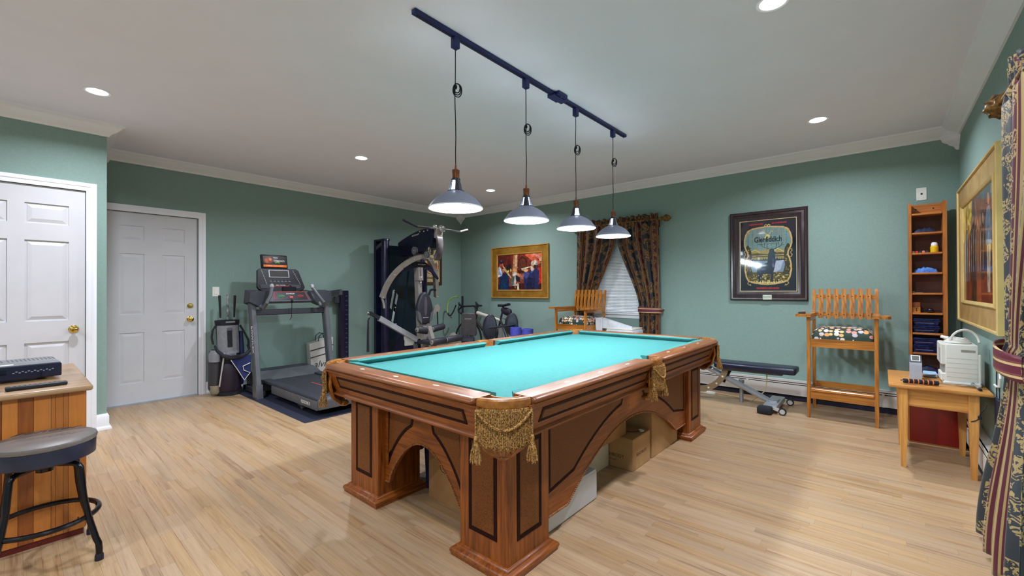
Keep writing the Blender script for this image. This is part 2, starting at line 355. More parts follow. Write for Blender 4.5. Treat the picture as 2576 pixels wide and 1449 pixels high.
# ---- doors: face towards +x at plane xf
def six_panel_door(name, xf, y0, y1, z1, rows, th=.035, st=None, mu=None, dp=.011):
    w = y1-y0; st = st or w*.125; mu = mu or w*.115; cw = (w-2*st-mu)/2
    cols = [(y0+st, y0+st+cw), (y1-st-cw, y1-st)]
    zs = [.012]+[a for r in rows for a in r]+[z1]
    mb = MB(); mb.bx(xf-th, xf, y0, cols[0][0], .012, z1).bx(xf-th, xf, cols[0][1], cols[1][0], .012, z1).bx(xf-th, xf, cols[1][1], y1, .012, z1)
    for c in cols:
        for i in range(0, len(zs), 2): mb.bx(xf-th, xf, c[0], c[1], zs[i], zs[i+1])
    d = struct(name, mb, M_door, smooth=0)
    for c in cols:
        for a, b in rows:
            p = MB(); o = .004; rg = []
            for ins, x in ((0, xf-th+.002), (0, xf-dp), (.012, xf-dp-.001), (.04, xf-.002), (.046, xf-.002)):
                rg.append([(x, c[0]+ins, a+ins), (x, c[1]-ins, a+ins), (x, c[1]-ins, b-ins), (x, c[0]+ins, b-ins)])
            obj('panel', p.loft(rg), M_door, d, smooth=0)
    return d
def casing(name, xw, y0, y1, z1, wd, only=None):
    """moulded frame round a door opening on a wall facing +x"""
    pr = [(0, 0), (0, .010), (.012, .014), (wd*.45, .012), (wd*.55, .018), (wd-.012, .020), (wd, .016), (wd, 0)]
    path = [(y0, 0, -1, 0), (y0, z1, -1, 1), (y1, z1, 1, 1), (y1, 0, 1, 0)]
    mb = MB(); mb.loft([[(xw+h, py+o*dy, pz+o*dz) for o, h in pr] for py, pz, dy, dz in path]); return struct(name, mb, M_trim)
def knob(d, xf, y, z, name='door_knob', r=.027):
    k = obj(name, MB().lathe([(.001, 0), (.034, 0), (.034, .004), (.028, .008), (.012, .01), (.011, .03), (r*.8, .036), (r, .048), (r*.9, .06), (r*.5, .067), (.002, .068)], 20, (xf, y, z), 'x'), M_brass, d); k['label'] = 'polished brass round knob'; return k
rows = [(.23, .79), (.99, 1.665), (1.81, 1.975)]
d1 = six_panel_door('door_1', XL-.02, DW[0]+.003, DW[1]-.004, DW[2]-.004, rows, st=.127, mu=.16, dp=.006)
knob(d1, XL-.02, 1.395, .915)
db = obj('deadbolt', MB().lathe([(.001, 0), (.03, 0), (.03, .008), (.024, .014), (.002, .015)], 18, (XL-.02, 1.395, 1.075), 'x').bx(XL-.006, XL+.012, 1.377, 1.413, 1.07, 1.08), M_brass, d1); db['label'] = 'brass thumb-turn deadbolt'
struct('trim_10', MB().bx(XL-.1, XL+.035, DW[0], DW[1], 0, .012), mat('grey_sill', (170,172,176), .4, .6), smooth=0)
casing('trim_11', XL, DW[0], DW[1], DW[2], .072)
struct('trim_12', MB().bx(XL-.1, XL-.06, DW[0], DW[1], 0, DW[2]), M_black, smooth=0)
rows2 = [(.24, .82), (1.0, 1.68), (1.82, 1.99)]
d2 = six_panel_door('door_2', XC-.012, DC[0]+.004, DC[1]-.004, DC[2]-.004, rows2)
knob(d2, XC-.012, .355, .92, r=.03)
casing('trim_13', XC, DC[0], DC[1], DC[2], .068)
struct('trim_14', MB().bx(XC-.1, XC-.05, DC[0], DC[1], 0, DC[2]), M_black, smooth=0)
# ---- recessed ceiling lights
M_glow = emis('downlight_glow', (250,252,255), 16)
def downlight(x, y, label, ref=None, energy=None):
    t = thing('recessed_light', label, 'ceiling light', (x, y, H), 0, 'recessed ceiling lights')
    if ref is None:
        obj('trim_ring', MB().lathe([(.062, 0), (.062, -.003), (.078, -.004), (.08, -.001), (.08, 0)], 28, cap=False), M_trim, t, True)
        obj('lens', MB().lathe([(.0005, -.011), (.03, -.0098), (.05, -.0065), (.062, -.0015), (.062, -.0005), (.0005, -.0005)], 28), M_glow, t, True)
    else:
        for c in ref.children:
            if c.type == 'MESH': q = c.copy(); COL.objects.link(q); q.parent = t
    l = bpy.data.lights.new('downlight_lamp', 'AREA'); l.shape = 'DISK'; l.size = .12; l.energy = energy or REC_W; l.spread = R(155); l.color = (.875, .90, 1)
    lo = bpy.data.objects.new('downlight_lamp', l); COL.objects.link(lo); lo.parent = t; lo.location = (0, 0, -.014)
    return t
dl0 = downlight(-4.48, .42, 'recessed ceiling light nearest the white closet door')
for x, y, lb in ((-4.48, 2.59, 'recessed ceiling light between closet end and gym corner, middle of the left row'), (-4.48, 4.72, 'recessed ceiling light farthest away, before the back left corner'),
                 (-.428, 2.61, 'recessed ceiling light cut by the top edge of the picture'), (-.428, 4.69, 'recessed ceiling light near the back right corner above the framed mirror')):
    downlight(x, y, lb, dl0)
for x, y, lb in ((-.428, .45, 'recessed ceiling light above the camera, beside the right wall'), (-.428, -1.65, 'recessed ceiling light behind the camera, nearest the right wall'), (-4.48, -1.65, 'recessed ceiling light behind the camera, nearest the closet'), (-2.45, -1.65, 'added recessed ceiling light, unseen behind the camera, middle of the rear row')): downlight(x, y, lb, dl0)  # unseen lamps continuing the grid; the middle rear one is added as fill
# ================================================================ POOL TABLE
W_rail = wood('table_rail_wood', (106,56,24), (152,90,46), 'y', .36, .06, 110)
W_railx = wood('table_rail_wood_cross', (106,56,24), (152,90,46), 'x', .36, .06, 110)
W_tab = wood('table_frame_wood', (104,48,9), (160,87,27), 'y', .4, .06, 110)
W_tabx = wood('table_frame_wood_cross', (104,48,9), (160,87,27), 'x', .4, .06, 110)
W_tabz = wood('table_leg_wood', (104,48,9), (160,87,27), 'z', .4, .06, 110)
M_burl = mat('burl_veneer', (88,46,13), .45, 0, (124,71,25), 210, detail=8, coat=.08, spec=.3, lo=.34, hi=.56)
M_inlay = mat('dark_red_inlay', (34,6,4), .55, 0, (40,9,6), 10, spec=.15)
M_cloth = mat('turquoise_cloth', (66,129,127), .9, 0, (70,134,132), 40, bump=.1, bscale=900, spec=.15)
M_leath = mat('tan_leather', (134,78,24), .32, 0, (168,108,42), 40, bump=.2, bscale=120, coat=.2)
M_fringe = mat('gold_brown_fringe', (96,60,20), .7, 0, (194,148,82), 160, detail=2, lo=.35, hi=.6)
M_sight = mat('pearl_sight', (222,214,204), .25)
TX, TY = -1.87, 2.669; T0 = Matrix.Translation((TX, TY, 0))
table = thing('pool_table', 'carved wooden pool table with turquoise cloth and fringed leather pockets', 'pool table', (TX, TY, 0))
def tb(): return MB()
def tobj(n, mb, m, p=None, **k): return obj(n, mb, m, p or table, local=(p is None), **k)
def inset(poly, d):
    n = len(poly); A = sum(poly[i][0]*poly[(i+1) % n][1]-poly[(i+1) % n][0]*poly[i][1] for i in range(n)); s = 1 if A > 0 else -1; out = []
    for i in range(n):
        a, b, c = Vector(poly[i-1]), Vector(poly[i]), Vector(poly[(i+1) % n]); t0 = (b-a).normalized(); t1 = (c-b).normalized()
        n0 = Vector((-t0.y, t0.x))*s; n1 = Vector((-t1.y, t1.x))*s; q = (n0+n1)/max(.25, 1+n0.dot(n1)); out.append((b.x+q.x*d, b.y+q.y*d))
    return out
def inlay(parent, poly, M, border=.020, name='inlay_border'):
    """dark recessed border with a raised burl field; poly lies in M's x/y plane, z outward"""
    mb = MB().at(M); q = inset(poly, border)
    n = len(poly)
    for i in range(n):
        j = (i+1) % n
        mb.add([(*poly[i], -.004), (*poly[j], -.004), (*q[j], -.004), (*q[i], -.004), (*poly[i], .0025), (*poly[j], .0025), (*q[j], .0008), (*q[i], .0008)], [(3,2,1,0),(4,5,6,7),(0,1,5,4),(1,2,6,5),(2,3,7,6),(3,0,4,7)])
    b = obj(name, mb, M_inlay, parent, local=True, smooth=0)
    mb = MB().at(M); q2 = inset(poly, border+.004); mb.loft([[(x, y, -.004) for x, y in q], [(x, y, .0012) for x, y in q], [(x, y, .004) for x, y in q2]])
    obj('burl_panel', mb, M_burl, parent, local=True, smooth=0)
# legs with plinths and inlaid panels
for sx in (1, -1):
    for sy in (1, -1):
        mb = MB(); a, b = sorted((sx*.35, sx*.65)); c, d = sorted((sy*.985, sy*1.285)); mb.rb(a, b, c, d, .045, .64, .003, 1)
        lg = obj('leg', mb, W_tabz, table, local=True, smooth=0)
        mb = MB(); rg = []
        for o, z in ((.030, 0), (.030, .010), (.033, .014), (.036, .022), (.035, .030), (.030, .037), (.022, .041), (.014, .044), (.012, .050), (.002, .056)):
            rg.append([(a-o, c-o, z), (b+o, c-o, z), (b+o, d+o, z), (a-o, d+o, z)])
        pl = obj('leg_plinth', mb.loft(rg), W_tab, table, local=True, smooth=50)
        pr = [(-.088, .145), (.088, .145), (.088, .578), (-.088, .578)]
        xo = sx*.65; yo = sy*1.285; xm = sx*.5; ym = sy*1.135
        inlay(lg, pr, frame_M((xo, ym, 0), (0, sx, 0), (0, 0, 1))); inlay(lg, pr, frame_M((xm, yo, 0), (-sy, 0, 0), (0, 0, 1)))
# arched panels between the legs
def arch_poly(hw, foot, pk, n=28, zt=.64, z0=.13):
    p = [(-hw, zt), (-hw, z0)]; 
    cv = [(-foot+2*foot*i/n, z0+(pk-z0)*math.sin(PI*i/n)**.78 if foot < .5 else z0+(pk-z0)*(1-((2*i/n-1)**2))) for i in range(n+1)]
    return p+cv+[(hw, z0), (hw, zt)], cv
M_rope = mat('rope_carving', (164,108,60), .45, 0, (120,70,34), 60)
def arch(hw, foot, pk, M, wd, off, ctop, side):
    poly, cv = arch_poly(hw, foot, pk)
    mb = MB().at(M); n = len(cv); th = .028
    # solid board: strips above the arch curve plus the two feet
    cols = [(-hw, .13)]+cv+[(hw, .13)]
    for (x0, z0), (x1, z1) in zip(cols[:-1], cols[1:]):
        if x1-x0 < 1e-6: continue
        mb.add([(x0, z0, -th), (x1, z1, -th), (x1, .64, -th), (x0, .64, -th), (x0, z0, 0), (x1, z1, 0), (x1, .64, 0), (x0, .64, 0)], [(3,2,1,0),(4,5,6,7),(0,1,5,4),(1,2,6,5),(2,3,7,6),(3,0,4,7)])
    ar = obj('arched_panel', mb, wd, table, local=True, smooth=0)
    # beaded rope round the arch
    pts = [Vector((x, z, 0)) for x, z in [(-hw+.005, .13)]+cv+[(hw-.005, .13)]]; mb = MB().at(M); step = .0118; acc = 0; L = 0
    for p, q in zip(pts[:-1], pts[1:]):
        seg = (q-p).length
        while acc <= L+seg:
            c = p+(q-p)*((acc-L)/max(seg, 1e-9)); mb.ball((c.x, c.y, -.001), .0066, n=7, m=5); acc += step
        L += seg
    rp = obj('rope_carving', mb, M_rope, ar, local=True)
    # burl fields either side of the crown
    for s in (-1, 1):
        inner = ctop
        cur = [(x, z) for x, z in cv if (-foot*.97 < x < -inner)]
        k = [(-hw+.035, .63), (-hw+.035, .13+off)]
        k += [(x, z+off) for x, z in cur if z+off < .62 and z+off > .13+off+.004] + [(-inner, min(.615, cur[-1][1]+off+.05)), (-inner, .63)]
        inlay(ar, [(s*x, z) for x, z in k], M, .017)
for sx in (1, -1): arch(.985, .775, .42, frame_M((sx*.62, 0, 0), (0, sx, 0), (0, 0, 1)), W_tab, .115, .14, 'long')
for sy in (1, -1): arch(.35, .315, .42, frame_M((0, sy*1.235, 0), (-sy, 0, 0), (0, 0, 1)), W_tabx, .10, .075, 'short')
# apron: sloping boards with inlaid strips and a bottom bead
def apron(hl, depth0, depth1, M0, wd, spans):
    z0, z1 = .64, .779
    mb = MB(); A = [M0 @ Vector(p) for p in ((-(hl-.0), 0, 0),)]
    slope = Vector((0, depth1-depth0, z1-z0)).normalized()
    def P(x, y, z): return M0 @ Vector((x, y, z))
    hl0, hl1 = hl-(depth1-depth0), hl
    mb.add([P(-hl0, depth0-.03, z0), P(hl0, depth0-.03, z0), P(hl0, depth0, z0), P(-hl0, depth0, z0), P(-hl1, depth1-.05, z1), P(hl1, depth1-.05, z1), P(hl1, depth1, z1), P(-hl1, depth1, z1)], [(3,2,1,0),(4,5,6,7),(0,1,5,4),(1,2,6,5),(2,3,7,6),(3,0,4,7)])
    ap = obj('apron', mb, wd, table, local=True, smooth=0)
    mb = MB(); rg = []
    for x in (-1, 1):
        rg.append([P(x*(hl0+.008+o), depth0+o, z) for o, z in ((-.04, .622), (.004, .622), (.011, .628), (.012, .636), (.006, .643), (.001, .648), (-.04, .648))])
    obj('apron_bead', mb.loft(rg), wd, ap, local=True)
    mb = MB(); rg = []
    for x in (-1, 1):
        rg.append([P(x*(hl1+o-.01), depth1+o, z) for o, z in ((-.05, .764), (-.004, .764), (.004, .769), (.006, .779), (-.05, .779))])
    obj('apron_lip', mb.loft(rg), wd, ap, local=True)
    ez = Vector((0, (depth1-depth0), (z1-z0))).normalized(); c = Vector((0, (depth0+depth1)/2, (z0+z1)/2))
    M = M0 @ frame_M(c, (-1, 0, 0), ez)
    for x0, x1 in spans: inlay(ap, [(x0, -.032), (x1, -.032), (x1, .040), (x0, .040)], M, .014)
HX, HY = .803, 1.467
for k, s in ((0, 1), (1, -1)):
    apron(HY-.15, .732, .785, Matrix.Rotation(-s*PI/2, 4, 'Z'), W_tab, [(-1.195, -.1), (.1, 1.195)])
    apron(HX-.15, 1.398, 1.449, Matrix.Rotation(0 if s > 0 else PI, 4, 'Z'), W_tabx, [(-.54, .54)])
# angled blocks that close the apron behind each corner pocket
for sx in (1, -1):
    for sy in (1, -1):
        a0, a1, b0, b1 = HX-.15-.051, HX-.15, HY-.15-.053, HY-.15
        mb = MB(); mb.loft([[(sx*a0, sy*1.398, .64), (sx*.732, sy*b0, .64), (sx*.70, sy*b0, .64), (sx*a0, sy*1.36, .64)], [(sx*a1, sy*1.449, .772), (sx*.785, sy*b1, .772), (sx*.73, sy*b1, .772), (sx*a1, sy*1.39, .772)]])
        obj('corner_block', mb, W_tab, table, local=True, smooth=0)
# rails
RP = [(.682, .765), (.682, .808), (.69, .811), (.692, .811), (.776, .811), (.779, .8109), (.790, .808), (.799, .802), (.803, .796), (.803, .794), (.799, .788), (.791, .785), (.786, .765)]
def rail(a0, a1, f, wd, cap0=True, cap1=True):
    rg = []
    for a, s in ((a0, -1), (a0+.012, 0), (a1-.012, 0), (a1, 1)):
        rg.append([f(p-(.0 if s == 0 else .006*(p > .78)), a, z-(0 if s == 0 else .003*(z > .8))) for p, z in RP])
    return obj('rail', MB().loft(rg), wd, table, local=True, smooth=70)
def cushion(a0, a1, f, m0, m1, hw):
    pr = [(.684, .770), (.684, .8085), (.655, .8075), (.640, .806), (.635, .802), (.636, .797), (.662, .774), (.662, .770)]
    def lim(a, m, p): t = (.684-p)/.049; return a+m*t
    rg = [[f(p, lim(a0, m0, p), z) for p, z in pr], [f(p, lim(a1, m1, p), z) for p, z in pr]]
    obj('cushion', MB().loft(rg), M_cloth, table, local=True, smooth=40)
SIDE = .083
for s in (1, -1):
    for a, b in ((-(HY-.185), -SIDE), (SIDE, HY-.185)):
        rail(a, b, lambda p, q, z: (s*p, q, z), W_rail)
        e0 = (.045 if a < -1 else .012); e1 = (-.045 if b > 1 else -.012)
        cushion(a+(.0 if a < -1 else -.01), b+(0 if b > 1 else .01), lambda p, q, z: (s*p, q, z), e0, e1, 0)
        for k in (1, 2, 3):
            y = (a/abs(a) if b <= 0 else 1)*k*.3175 if False else (-1 if b < 0 else 1)*k*.3175
            obj('sight', MB().add([(s*.735, y-.026, .8114), (s*.746, y, .8114), (s*.735, y+.026, .8114), (s*.724, y, .8114)], [(0,1,2,3)] if s > 0 else [(0,1,2,3)]), M_sight, table, local=True, smooth=0)
    rail(-(HX-.185), HX-.185, lambda p, q, z: (q, s*(p+.664), z), W_railx)
    cushion(-(HX-.185), HX-.185, lambda p, q, z: (q, s*(p+.636), z), .045, -.045, 0)
    for k in (-1, 0, 1):
        x = k*.3175; obj('sight', MB().add([(x-.026, s*1.4, .8114), (x, s*1.389, .8114), (x+.026, s*1.4, .8114), (x, s*1.411, .8114)], [(0,1,2,3)]), M_sight, table, local=True, smooth=0)
# slate with cloth, notched at the pockets
def bed_poly():
    pts = []
    for sx, sy, a0 in ((1, 1, 0), (-1, 1, 90), (-1, -1, 180), (1, -1, 270)):
        c = Vector((sx*.672, sy*1.307)); seg = []
        for i in range(9):
            t = R(a0+45-100+180+20+160*i/8-80+80) if False else None
        # concave quarter bite
        arcp = []
        for i in range(9):
            ang = math.atan2(-sy, -sx)+R(-75+150*i/8); arcp.append((c.x+.062*math.cos(ang), c.y+.062*math.sin(ang)))
        if a0 in (0, 90, 180, 270): arcp = arcp[::-1]
        pts.append(arcp)
    def mid(sx): return [(sx*.69, -sx*.062), (sx*.66, -sx*.045), (sx*.652, 0), (sx*.66, sx*.045), (sx*.69, sx*.062)]
    out = []
    out += pts[0]+pts[1]+[(-x, y) for x, y in reversed(mid(1))]+pts[2]+pts[3]+mid(1)
    return out
obj('cloth_bed', MB().prism(bed_poly(), .735, .772, 'xy'), M_cloth, table, local=True, smooth=0)
obj('slate_frame', MB().bx(-.60, .60, -1.22, 1.22, .655, .734), W_tab, table, local=True, smooth=0)
# pockets: leather band + fringe + rope swag + tassels + carved leather basket
def strand(mb, p, l, r, ph, tw=.011, n=None):
    n = n or max(4, int(l/.0028))
    for k in (0, 1):
        mb.tube([(p[0]+r*.62*math.cos(ph+k*PI+2*PI*i*l/n/tw), p[1]+r*.62*math.sin(ph+k*PI+2*PI*i*l/n/tw), p[2]-l*i/n) for i in range(n+1)], r*.62, 4)
pr_ = random.Random(3)
def pocket_meshes(rad, half, full=True):
    """arc about origin facing +x"""
    d = {}
    prof = [(rad-.030, .745), (rad-.030, .806), (rad-.020, .812), (rad-.006, .811), (rad, .804), (rad+.001, .786), (rad-.002, .768), (rad-.012, .760), (rad-.022, .745)]
    n = 14; mb = MB(); mb.loft([[(r*math.cos(R(-half+2*half*i/n)), r*math.sin(R(-half+2*half*i/n)), z) for r, z in prof] for i in range(n+1)]); d['pocket'] = mb
    mb = MB(); L = 2*R(half)*rad; k = int(L/.0068)
    for lay in (0, 1):
        for i in range(k):
            t = (i+.5*lay)/max(1, k-1)
            if t > 1: continue
            a = R(-half*.97+2*half*.97*t); rr = rad+.004+.005*lay
            strand(mb, (rr*math.cos(a), rr*math.sin(a), .772-.006*lay), .142+.018*math.sin(PI*t)+pr_.uniform(-.006, .006)-.012*lay, .0036, pr_.random()*6)
    d['fringe'] = mb
    mb = MB(); q = []
    for i in range(25):
        t = i/24; a = R(-half*.92+2*half*.92*t); rr = rad+.016; q.append((rr*math.cos(a), rr*math.sin(a), .762-.068*math.sin(PI*t)))
    for ph in (0, 1, 2):
        pts = []
        for i in range(97):
            f = i/4; j = min(int(f), 23); u = f-j; c = [q[j][m]*(1-u)+q[j+1][m]*u for m in range(3)]
            an = ph*2*PI/3+i*.55; pts.append((c[0]+.0032*math.cos(an), c[1], c[2]+.0032*math.sin(an)))
        mb.tube(pts, .0034, 5)
    d['swag_rope'] = mb
    for nm, s in (('tassel', -1), ('tassel', 1)):
        mb = MB(); a = R(s*half*.93); rr = rad+.018; cx, cy = rr*math.cos(a), rr*math.sin(a)
        strand(mb, (cx, cy, .768), .115, .004, 0)
        mb.lathe([(.001, .668), (.006, .664), (.009, .655), (.0085, .645), (.006, .640)], 8, (cx, cy, 0))
        for i in range(34):
            t = i/34*2*PI*3.2; r1 = .006*math.sqrt((i+1)/34); r2 = .026*math.sqrt((i+1)/34); l = pr_.uniform(.072, .086)
            mb.tube([(cx+r1*math.cos(t), cy+r1*math.sin(t), .642), (cx+r2*.75*math.cos(t), cy+r2*.75*math.sin(t), .642-l*.45), (cx+r2*math.cos(t), cy+r2*math.sin(t), .642-l)], .0021, 4)
        d[nm+('_' if s > 0 else '')] = mb
    mb = MB()                                           # openwork leather basket
    for i in range(9):
        a = R(-half*1.1+2.2*half*i/8); w = .012
        mb.tube([((rad-.02)*math.cos(a), (rad-.02)*math.sin(a), .75), ((rad-.015)*math.cos(a), (rad-.015)*math.sin(a), .68), ((rad-.04)*math.cos(a*.8), (rad-.04)*math.sin(a*.8), .60), ((rad-.085)*math.cos(a*.45), (rad-.085)*math.sin(a*.45), .555)], [.008, .009, .010, .009], 6)
    for zz, rr, hh in ((.69, rad-.014, 1.1), (.625, rad-.03, .9), (.585, rad-.055, .7)):
        mb.tube([(rr*math.cos(R(half*hh*j)), rr*math.sin(R(half*hh*j)), zz-(.012 if abs(abs(j)-.5) < .1 else 0)) for j in (-1, -.75, -.5, -.25, 0, .25, .5, .75, 1)], .008, 6)
    mb.ball((rad-.10, 0, .553), .03, .034, .02, 10, 6)
    d['leather_basket'] = mb
    return d
PM = {'pocket': M_leath, 'fringe': M_fringe, 'swag_rope': M_fringe, 'tassel': M_fringe, 'tassel_': M_fringe, 'leather_basket': M_leath}
def make_pocket(d, loc, ang, ref=None):
    root = None
    for k, mb in d.items():
        if ref: o = bpy.data.objects.new(k.strip('_'), ref[k].data); COL.objects.link(o)
        else: o = obj(k.strip('_'), mb, PM[k])
        o.parent = table if root is None else root[ 'pocket' ]
        if root is None: root = {}; o.location = loc; o.rotation_euler = (0, 0, ang); o['label'] = 'tan leather pocket band with gold fringe'
        if k == 'fringe': o['kind'] = 'stuff'
        root[k] = o
    return root
dC = pocket_meshes(.187, 36); dS = pocket_meshes(.11, 44)
c0 = make_pocket(dC, (.60, -1.264, 0), -PI/4)
for x, y, a in ((.60, 1.264, PI/4), (-.60, 1.264, 3*PI/4), (-.60, -1.264, -3*PI/4)): make_pocket(dC, (x, y, 0), a, c0)
s0 = make_pocket(dS, (.70, 0, 0), 0); make_pocket(dS, (-.70, 0, 0), PI, s0)
M_shield = mat('pocket_leather_shield', (150,92,44), .5, 0, (176,116,62), 30)
for s in (1, -1):
    mb = MB(); n = 12
    mb.loft([[(s*(.71+r*math.cos(R(-95+190*i/n))), r*math.sin(R(-95+190*i/n)), z) for r, z in ((.058, .66), (.062, .806), (.070, .806), (.070, .66))] for i in range(n+1)])
    obj('pocket_shield', mb, M_shield, table, local=True)
for x, y, a, r_, hf in ((.60, -1.264, -45, .15, 70), (.60, 1.264, 45, .15, 70), (-.60, 1.264, 135, .15, 70), (-.60, -1.264, -135, .15, 70)):
    cxx, cyy = (abs(x)+.055)*(1 if x > 0 else -1), (abs(y)+.03)*(1 if y > 0 else -1)
    mb = MB(); n = 14
    mb.loft([[(cxx+r*math.cos(R(a-hf+2*hf*i/n)), cyy+r*math.sin(R(a-hf+2*hf*i/n)), z) for r, z in ((.062, .66), (.066, .806), (.074, .806), (.074, .66))] for i in range(n+1)])
    obj('pocket_shield', mb, M_shield, table, local=True)

# a ball left in the far left pocket
t = thing('billiard_ball', 'orange-red ball resting in the leather pocket nearest the treadmill', 'ball', (-2.575, 1.345, .62))
obj('ball', MB().ball((-2.575, 1.345, .622), .0286, n=20, m=12), mat('orange_red_ball', (222,84,34), .12), t)
# ================================================================ TRACK AND PENDANTS
M_track = mat('blue_black_metal', (20,32,88), .4, .2, (26,40,100), 6)
TRX = -1.895
trk = thing('track_rail', 'dark blue-black ceiling track rail above the pool table', 'track light', (TRX, 2.65, H))
obj('rail_body', MB().rb(TRX-.018, TRX+.018, 1.40, 3.90, H-.026, H, .003, 1), M_track, trk)
obj('rail_slot', MB().bx(TRX-.006, TRX+.006, 1.42, 3.88, H-.0275, H-.0255), mat('track_slot', (10,12,26), .6), trk)
obj('feed_box', MB().rb(TRX-.055, TRX+.055, 2.69, 2.81, H-.030, H-.0005, .004, 1).bx(TRX-.03, TRX+.03, 2.66, 2.84, H-.036, H-.026), M_track, trk)
obj('screw', MB().lathe([(.001, -.002), (.005, -.002), (.005, 0), (.001, 0)], 8, (TRX+.035, 2.75, H-.030)), mat('bright_screw', (210,214,220), .3, 1.), trk)
M_shade = mat('grey_enamel_shade', (120,126,144), .45, .15, (128,134,152), 4)
M_enam = mat('white_enamel', (235,238,240), .35)
M_cord = mat('black_cord', (16,22,30), .6)
M_copper = mat('aged_copper', (98,58,38), .4, .8, (126,78,52), 30)
M_bulb = emis('cool_bulb', (222,240,255), 9)
def pendant(y, rim, label, ref=None, ph=0, coil=2.41):
    top = H-.026; t = thing('pendant_lamp', label, 'pendant lamp', (TRX, y, rim), ph, 'pendant lamps over the pool table')
    l = bpy.data.lights.new('pendant_bulb_light', 'POINT'); l.energy = PEN_W; l.shadow_soft_size = .04; l.color = (.78, .92, 1)
    lo = bpy.data.objects.new('pendant_bulb_light', l); COL.objects.link(lo); lo.parent = t; lo.location = (0, 0, .022)
    hgt = top-rim; ck = coil-rim
    Mr = Matrix.Rotation(-ph, 4, 'Z')
    obj('track_adapter', MB().at(Mr).rb(-.018, .018, -.022, .022, hgt-.062, hgt, .003, 1).lathe([(.016, hgt-.062), (.003, hgt-.072)], 8), M_track, t, True)
    r_ = random.Random(int(y*100)); pts = [(0, 0, .245)]
    for i in range(1, 8): pts.append((r_.uniform(-.003, .003), r_.uniform(-.003, .003), .245+(hgt-.07-.245)*i/8))
    pts.append((0, 0, hgt-.07)); obj('cord', MB().tube(pts, .0032, 6), M_cord, t, True)
    mb = MB(); rr = .021 if coil > 0 else .02
    for q in range(3):
        mb.at(Mr @ Matrix.Translation((.012, .002*q, ck)) @ Matrix.Rotation(R(48+(14*q-14)*.6), 4, 'Z') @ Matrix.Rotation(R(90), 4, 'X'))
        mb.tube([((.018+.004*q)*math.cos(a*PI/10), (.028+.006*q)*math.sin(a*PI/10)-.006*q, .003*math.sin(a)) for a in range(20)], .0032, 6, loop=True)
    mb.at(Mr @ Matrix.Translation((.002, 0, ck+.01))); mb.ball((0, 0, 0), .009, .009, .014, 8, 6)
    obj('cord_coil', mb, M_cord, t, True)
    if ref:
        for c in ref.children:
            if c.name.split('.')[0] in ('shade', 'cage', 'socket', 'bulb'):
                q = c.copy(); COL.objects.link(q); q.parent = t
                for g in c.children: g2 = g.copy(); COL.objects.link(g2); g2.parent = q
        return t
    outer = [(.157, -.002), (.1585, .0), (.157, .004), (.152, .012), (.142, .026), (.128, .044), (.108, .062), (.084, .078), (.062, .089), (.050, .095), (.049, .099)]
    sh = obj('shade', MB().lathe(outer, 40, cap=False), M_shade, t, True)
    obj('shade_lining', MB().lathe([(r-.002, z-(.002 if i > 1 else -.0003)) for i, (r, z) in enumerate(outer)], 40, cap=False), M_enam, sh, True)
    obj('rim_edge', MB().lathe([(.154, -.001), (.157, -.004), (.1598, -.001), (.1595, .002), (.157, .003)], 40, cap=False), M_enam, sh, True)
    mb = MB()
    mb.lathe([(.050, .094), (.050, .100), (.047, .100), (.047, .094)], 24, cap=False); mb.lathe([(.022, .160), (.027, .160), (.026, .172), (.022, .175)], 20)
    for k in range(3):
        for j in range(5):
            a0 = R(120*k-28+j*11.2); a1 = R(120*k-28+(j+1)*11.2)
            mb.add([(.047*math.cos(a0), .047*math.sin(a0), .098), (.047*math.cos(a1), .047*math.sin(a1), .098), (.027*math.cos(a1), .027*math.sin(a1), .164), (.027*math.cos(a0), .027*math.sin(a0), .164),
                    (.044*math.cos(a0), .044*math.sin(a0), .098), (.044*math.cos(a1), .044*math.sin(a1), .098), (.024*math.cos(a1), .024*math.sin(a1), .164), (.024*math.cos(a0), .024*math.sin(a0), .164)], [(0,1,2,3),(7,6,5,4),(0,4,5,1),(1,5,6,2),(2,6,7,3),(3,7,4,0)])
    obj('cage', mb, mat('dark_grey_metal', (44,46,54), .45, .4), t, True)
    obj('socket', MB().lathe([(.021, .172), (.021, .205), (.022, .21), (.0225, .222), (.020, .224), (.007, .225), (.006, .235), (.0055, .25), (.003, .252)], 20), M_copper, t, True)
    obj('bulb', MB().lathe([(.001, .045), (.016, .049), (.027, .062), (.031, .080), (.028, .104), (.022, .130), (.018, .165), (.002, .166)], 18), M_bulb, t, True)
    return t
p1 = pendant(1.70, 1.728, 'grey dome pendant lamp nearest the camera over the pool table', None, R(100), 2.43)
pendant(2.36, 1.735, 'grey dome pendant lamp second along the track, large cord coil above it', p1, R(70), 2.385)
pendant(3.01, 1.750, 'grey dome pendant lamp third along the track, left of the curtain', p1, R(20), 2.40)
pendant(3.65, 1.745, 'grey dome pendant lamp farthest along the track, in front of the curtain', p1, R(80), 2.44)

